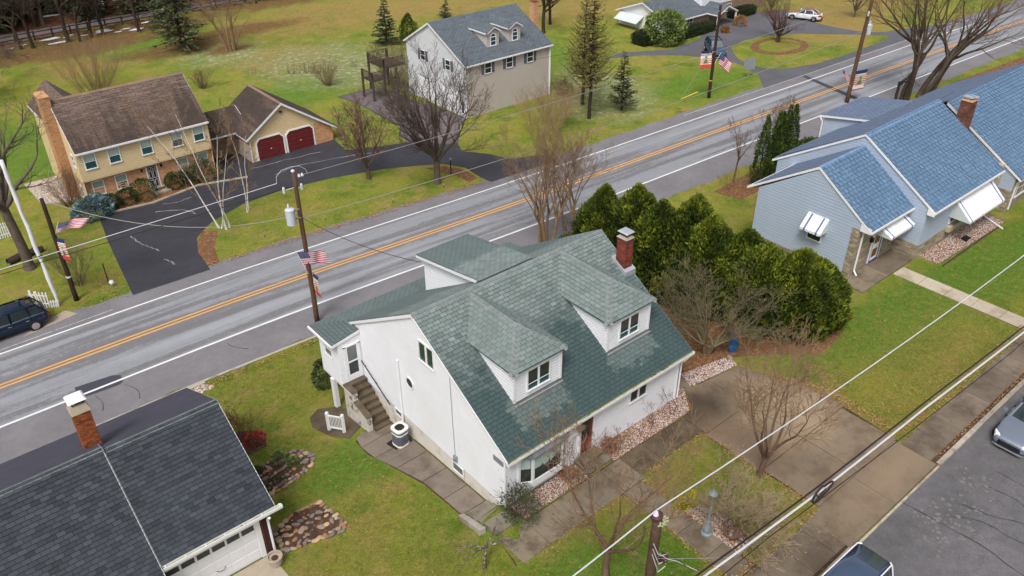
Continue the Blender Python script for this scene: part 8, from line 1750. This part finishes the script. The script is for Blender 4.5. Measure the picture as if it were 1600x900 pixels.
        m = MB(); m.hexa([(h - .3, s * .62, zt - .12), (h - .1, s * .5, zt - .14), (h - .12, s * .74, zt - .16), (h - .42, s * .86, zt - .12), (h - .32, s * .62, zt), (h - .14, s * .5, zt - .04), (h - .16, s * .72, zt - .05), (h - .46, s * .85, zt - .0)]); put(m, 'headlight', 'lamp_clear')
        zt = belt - .08; m = MB(); m.hexa([(-h + .02, s * .62, zt - .2), (-h + .4, s * .9, zt - .18), (-h + .42, s * .93, zt - .18), (-h - .03, s * .66, zt - .2), (-h + .02, s * .62, zt), (-h + .36, s * .88, zt + .02), (-h + .38, s * .92, zt + .02), (-h - .02, s * .66, zt)]); put(m, 'tail_light', 'lamp_red')
        for x in (h - .95, -h + .95):
            R_ = .34 if kind != 'sedan' else .33
            m = MB(); m.lathe((x, s * (w - .03), R_), [(R_ + .06, -.03), (R_ + .06, .035)], 18, 'y'); put(m, 'wheel_arch', 'trim_black')
            m = MB(); m.lathe((x, s * (w - .06), R_), [(R_ * .6, -.11), (R_, -.1), (R_, .1), (R_ * .66, .115)], 20, 'y'); wh = put(m, 'wheel', 'tyre', T, False)
            m = MB(); m.lathe((x, s * (w + .03), R_), [(R_ * .68, -.05), (R_ * .68, .03), (R_ * .6, .035)], 18, 'y'); put(m, 'rim_ring', 'rim' if kind != 'sedan' else 'trim_black', wh)
            m = MB()
            for k in range(5):
                a = k * 1.2566; ca, sa = math.cos(a), math.sin(a); q = [(-.03, .05), (.03, .05), (.06, R_ * .62), (-.06, R_ * .62)]; m.add([(x + u * ca - v * sa, s * (w + .055), R_ + u * sa + v * ca) for u, v in q] + [(x + u * ca - v * sa, s * (w + .075), R_ + u * sa + v * ca) for u, v in q], [(0, 1, 2, 3), (4, 5, 6, 7), (0, 1, 5, 4), (1, 2, 6, 5), (2, 3, 7, 6), (3, 0, 4, 7)])
            m.lathe((x, s * (w + .07), R_), [(.06, -.02), (.06, .015)], 8, 'y'); put(m, 'spokes', 'rim', wh)
    for s in (1, -1):
        for x in (.82, -.2, -1.22): m = MB(); m.box(x - .008, x + .008, s * (w - .04) - .045, s * (w - .04) + .045, .42, belt - .03); put(m, 'door_seam', 'trim_black')
        for x in (-.02, -1.02): m = MB(); m.box(x - .1, x + .1, s * (w + .005) - .015, s * (w + .005) + .015, belt - .2, belt - .17); put(m, 'door_handle', 'chrome')
    zg = .42; m = MB(); m.hexa([(h - .02, -.52, zg - .1), (h + .03, -.4, zg - .1), (h + .03, .4, zg - .1), (h - .02, .52, zg - .1), (h - .06, -.56, zg + .12), (h + .01, -.4, zg + .12), (h + .01, .4, zg + .12), (h - .06, .56, zg + .12)]); put(m, 'grille', 'trim_black')
    m = MB(); m.beam((h - .02, -.5, zg + .2), (h - .02, .5, zg + .2), .04, .03); put(m, 'grille_bar', 'chrome'); m = MB(); m.box(-h - .02, -h + .08, -.6, .6, .32, .5); put(m, 'rear_bumper', 'trim_black'); m = MB(); m.box(-h - .03, -h + .02, -.2, .2, .62, .74); put(m, 'number_plate', 'lamp_clear')
    m = MB(); m.hexa([(h - .04, -.7, .2), (h + .04, -.5, .2), (h + .04, .5, .2), (h - .04, .7, .2), (h - .05, -.72, .25), (h + .03, -.5, .25), (h + .03, .5, .25), (h - .05, .72, .25)]); put(m, 'front_lip', 'rim')
    return T, put
car('parked_car', 'dark navy sport utility car parked at the left edge of the road', (2.75, 52.35, ZR + .01), math.pi + .02, 'paint_navy')
car('parked_car', 'silver grey sedan parked on the street at the right edge', (38.3, 6.75, -.12), math.pi, 'paint_silver', 'sedan')
T, put = car('parked_car', 'white van with glossy dark roof at the bottom edge', (21.9, 7.15, -.12), math.pi, 'paint_whitecar', 'van', 'paint_darkroof'); T.scale = (1.07, 1.07, 1.05)
m = MB(); m.box(.3, .95, -.62, .62, 1.775, 1.785); put(m, 'roof_panel', 'paint_whitecar'); m = MB(); m.lathe((.5, -.45, 1.785), [(.04, 0), (.03, .04), (.01, .06)], 8); put(m, 'aerial', 'trim_black')
car('parked_car', 'blue sport utility car facing the road on the curved drive', (82.3, 59.9, ZR + .02), math.atan2(-.8, -.6), 'paint_blue')
T, put = car('parked_car', 'white sedan plastered with fallen leaves on the far drive', (103.9, 61.8, ZR + .02), math.atan2(.92, -.38), 'paint_whitecar', 'sedan')
m = MB()
for k in range(900):
    x, y = rnd.uniform(-2.1, 2.1), rnd.uniform(-.85, .85); z = 1.47 if -1.2 < x < .1 and abs(y) < .6 else 1.0 if x < -1.2 else .95; r = rnd.uniform(.04, .1); a = rnd.uniform(0, 6.28); m.add([(x + r * math.cos(a), y + r * math.sin(a), z), (x - r * math.sin(a), y + r * math.cos(a), z + .01), (x - r * math.cos(a), y - r * math.sin(a), z), (x + r * math.sin(a), y - r * math.cos(a), z + .01)], [(0, 1, 2, 3)])
o = put(m, 'leaf_cover', 'dead_leaf'); o['kind'] = 'stuff'
T, put = None, None
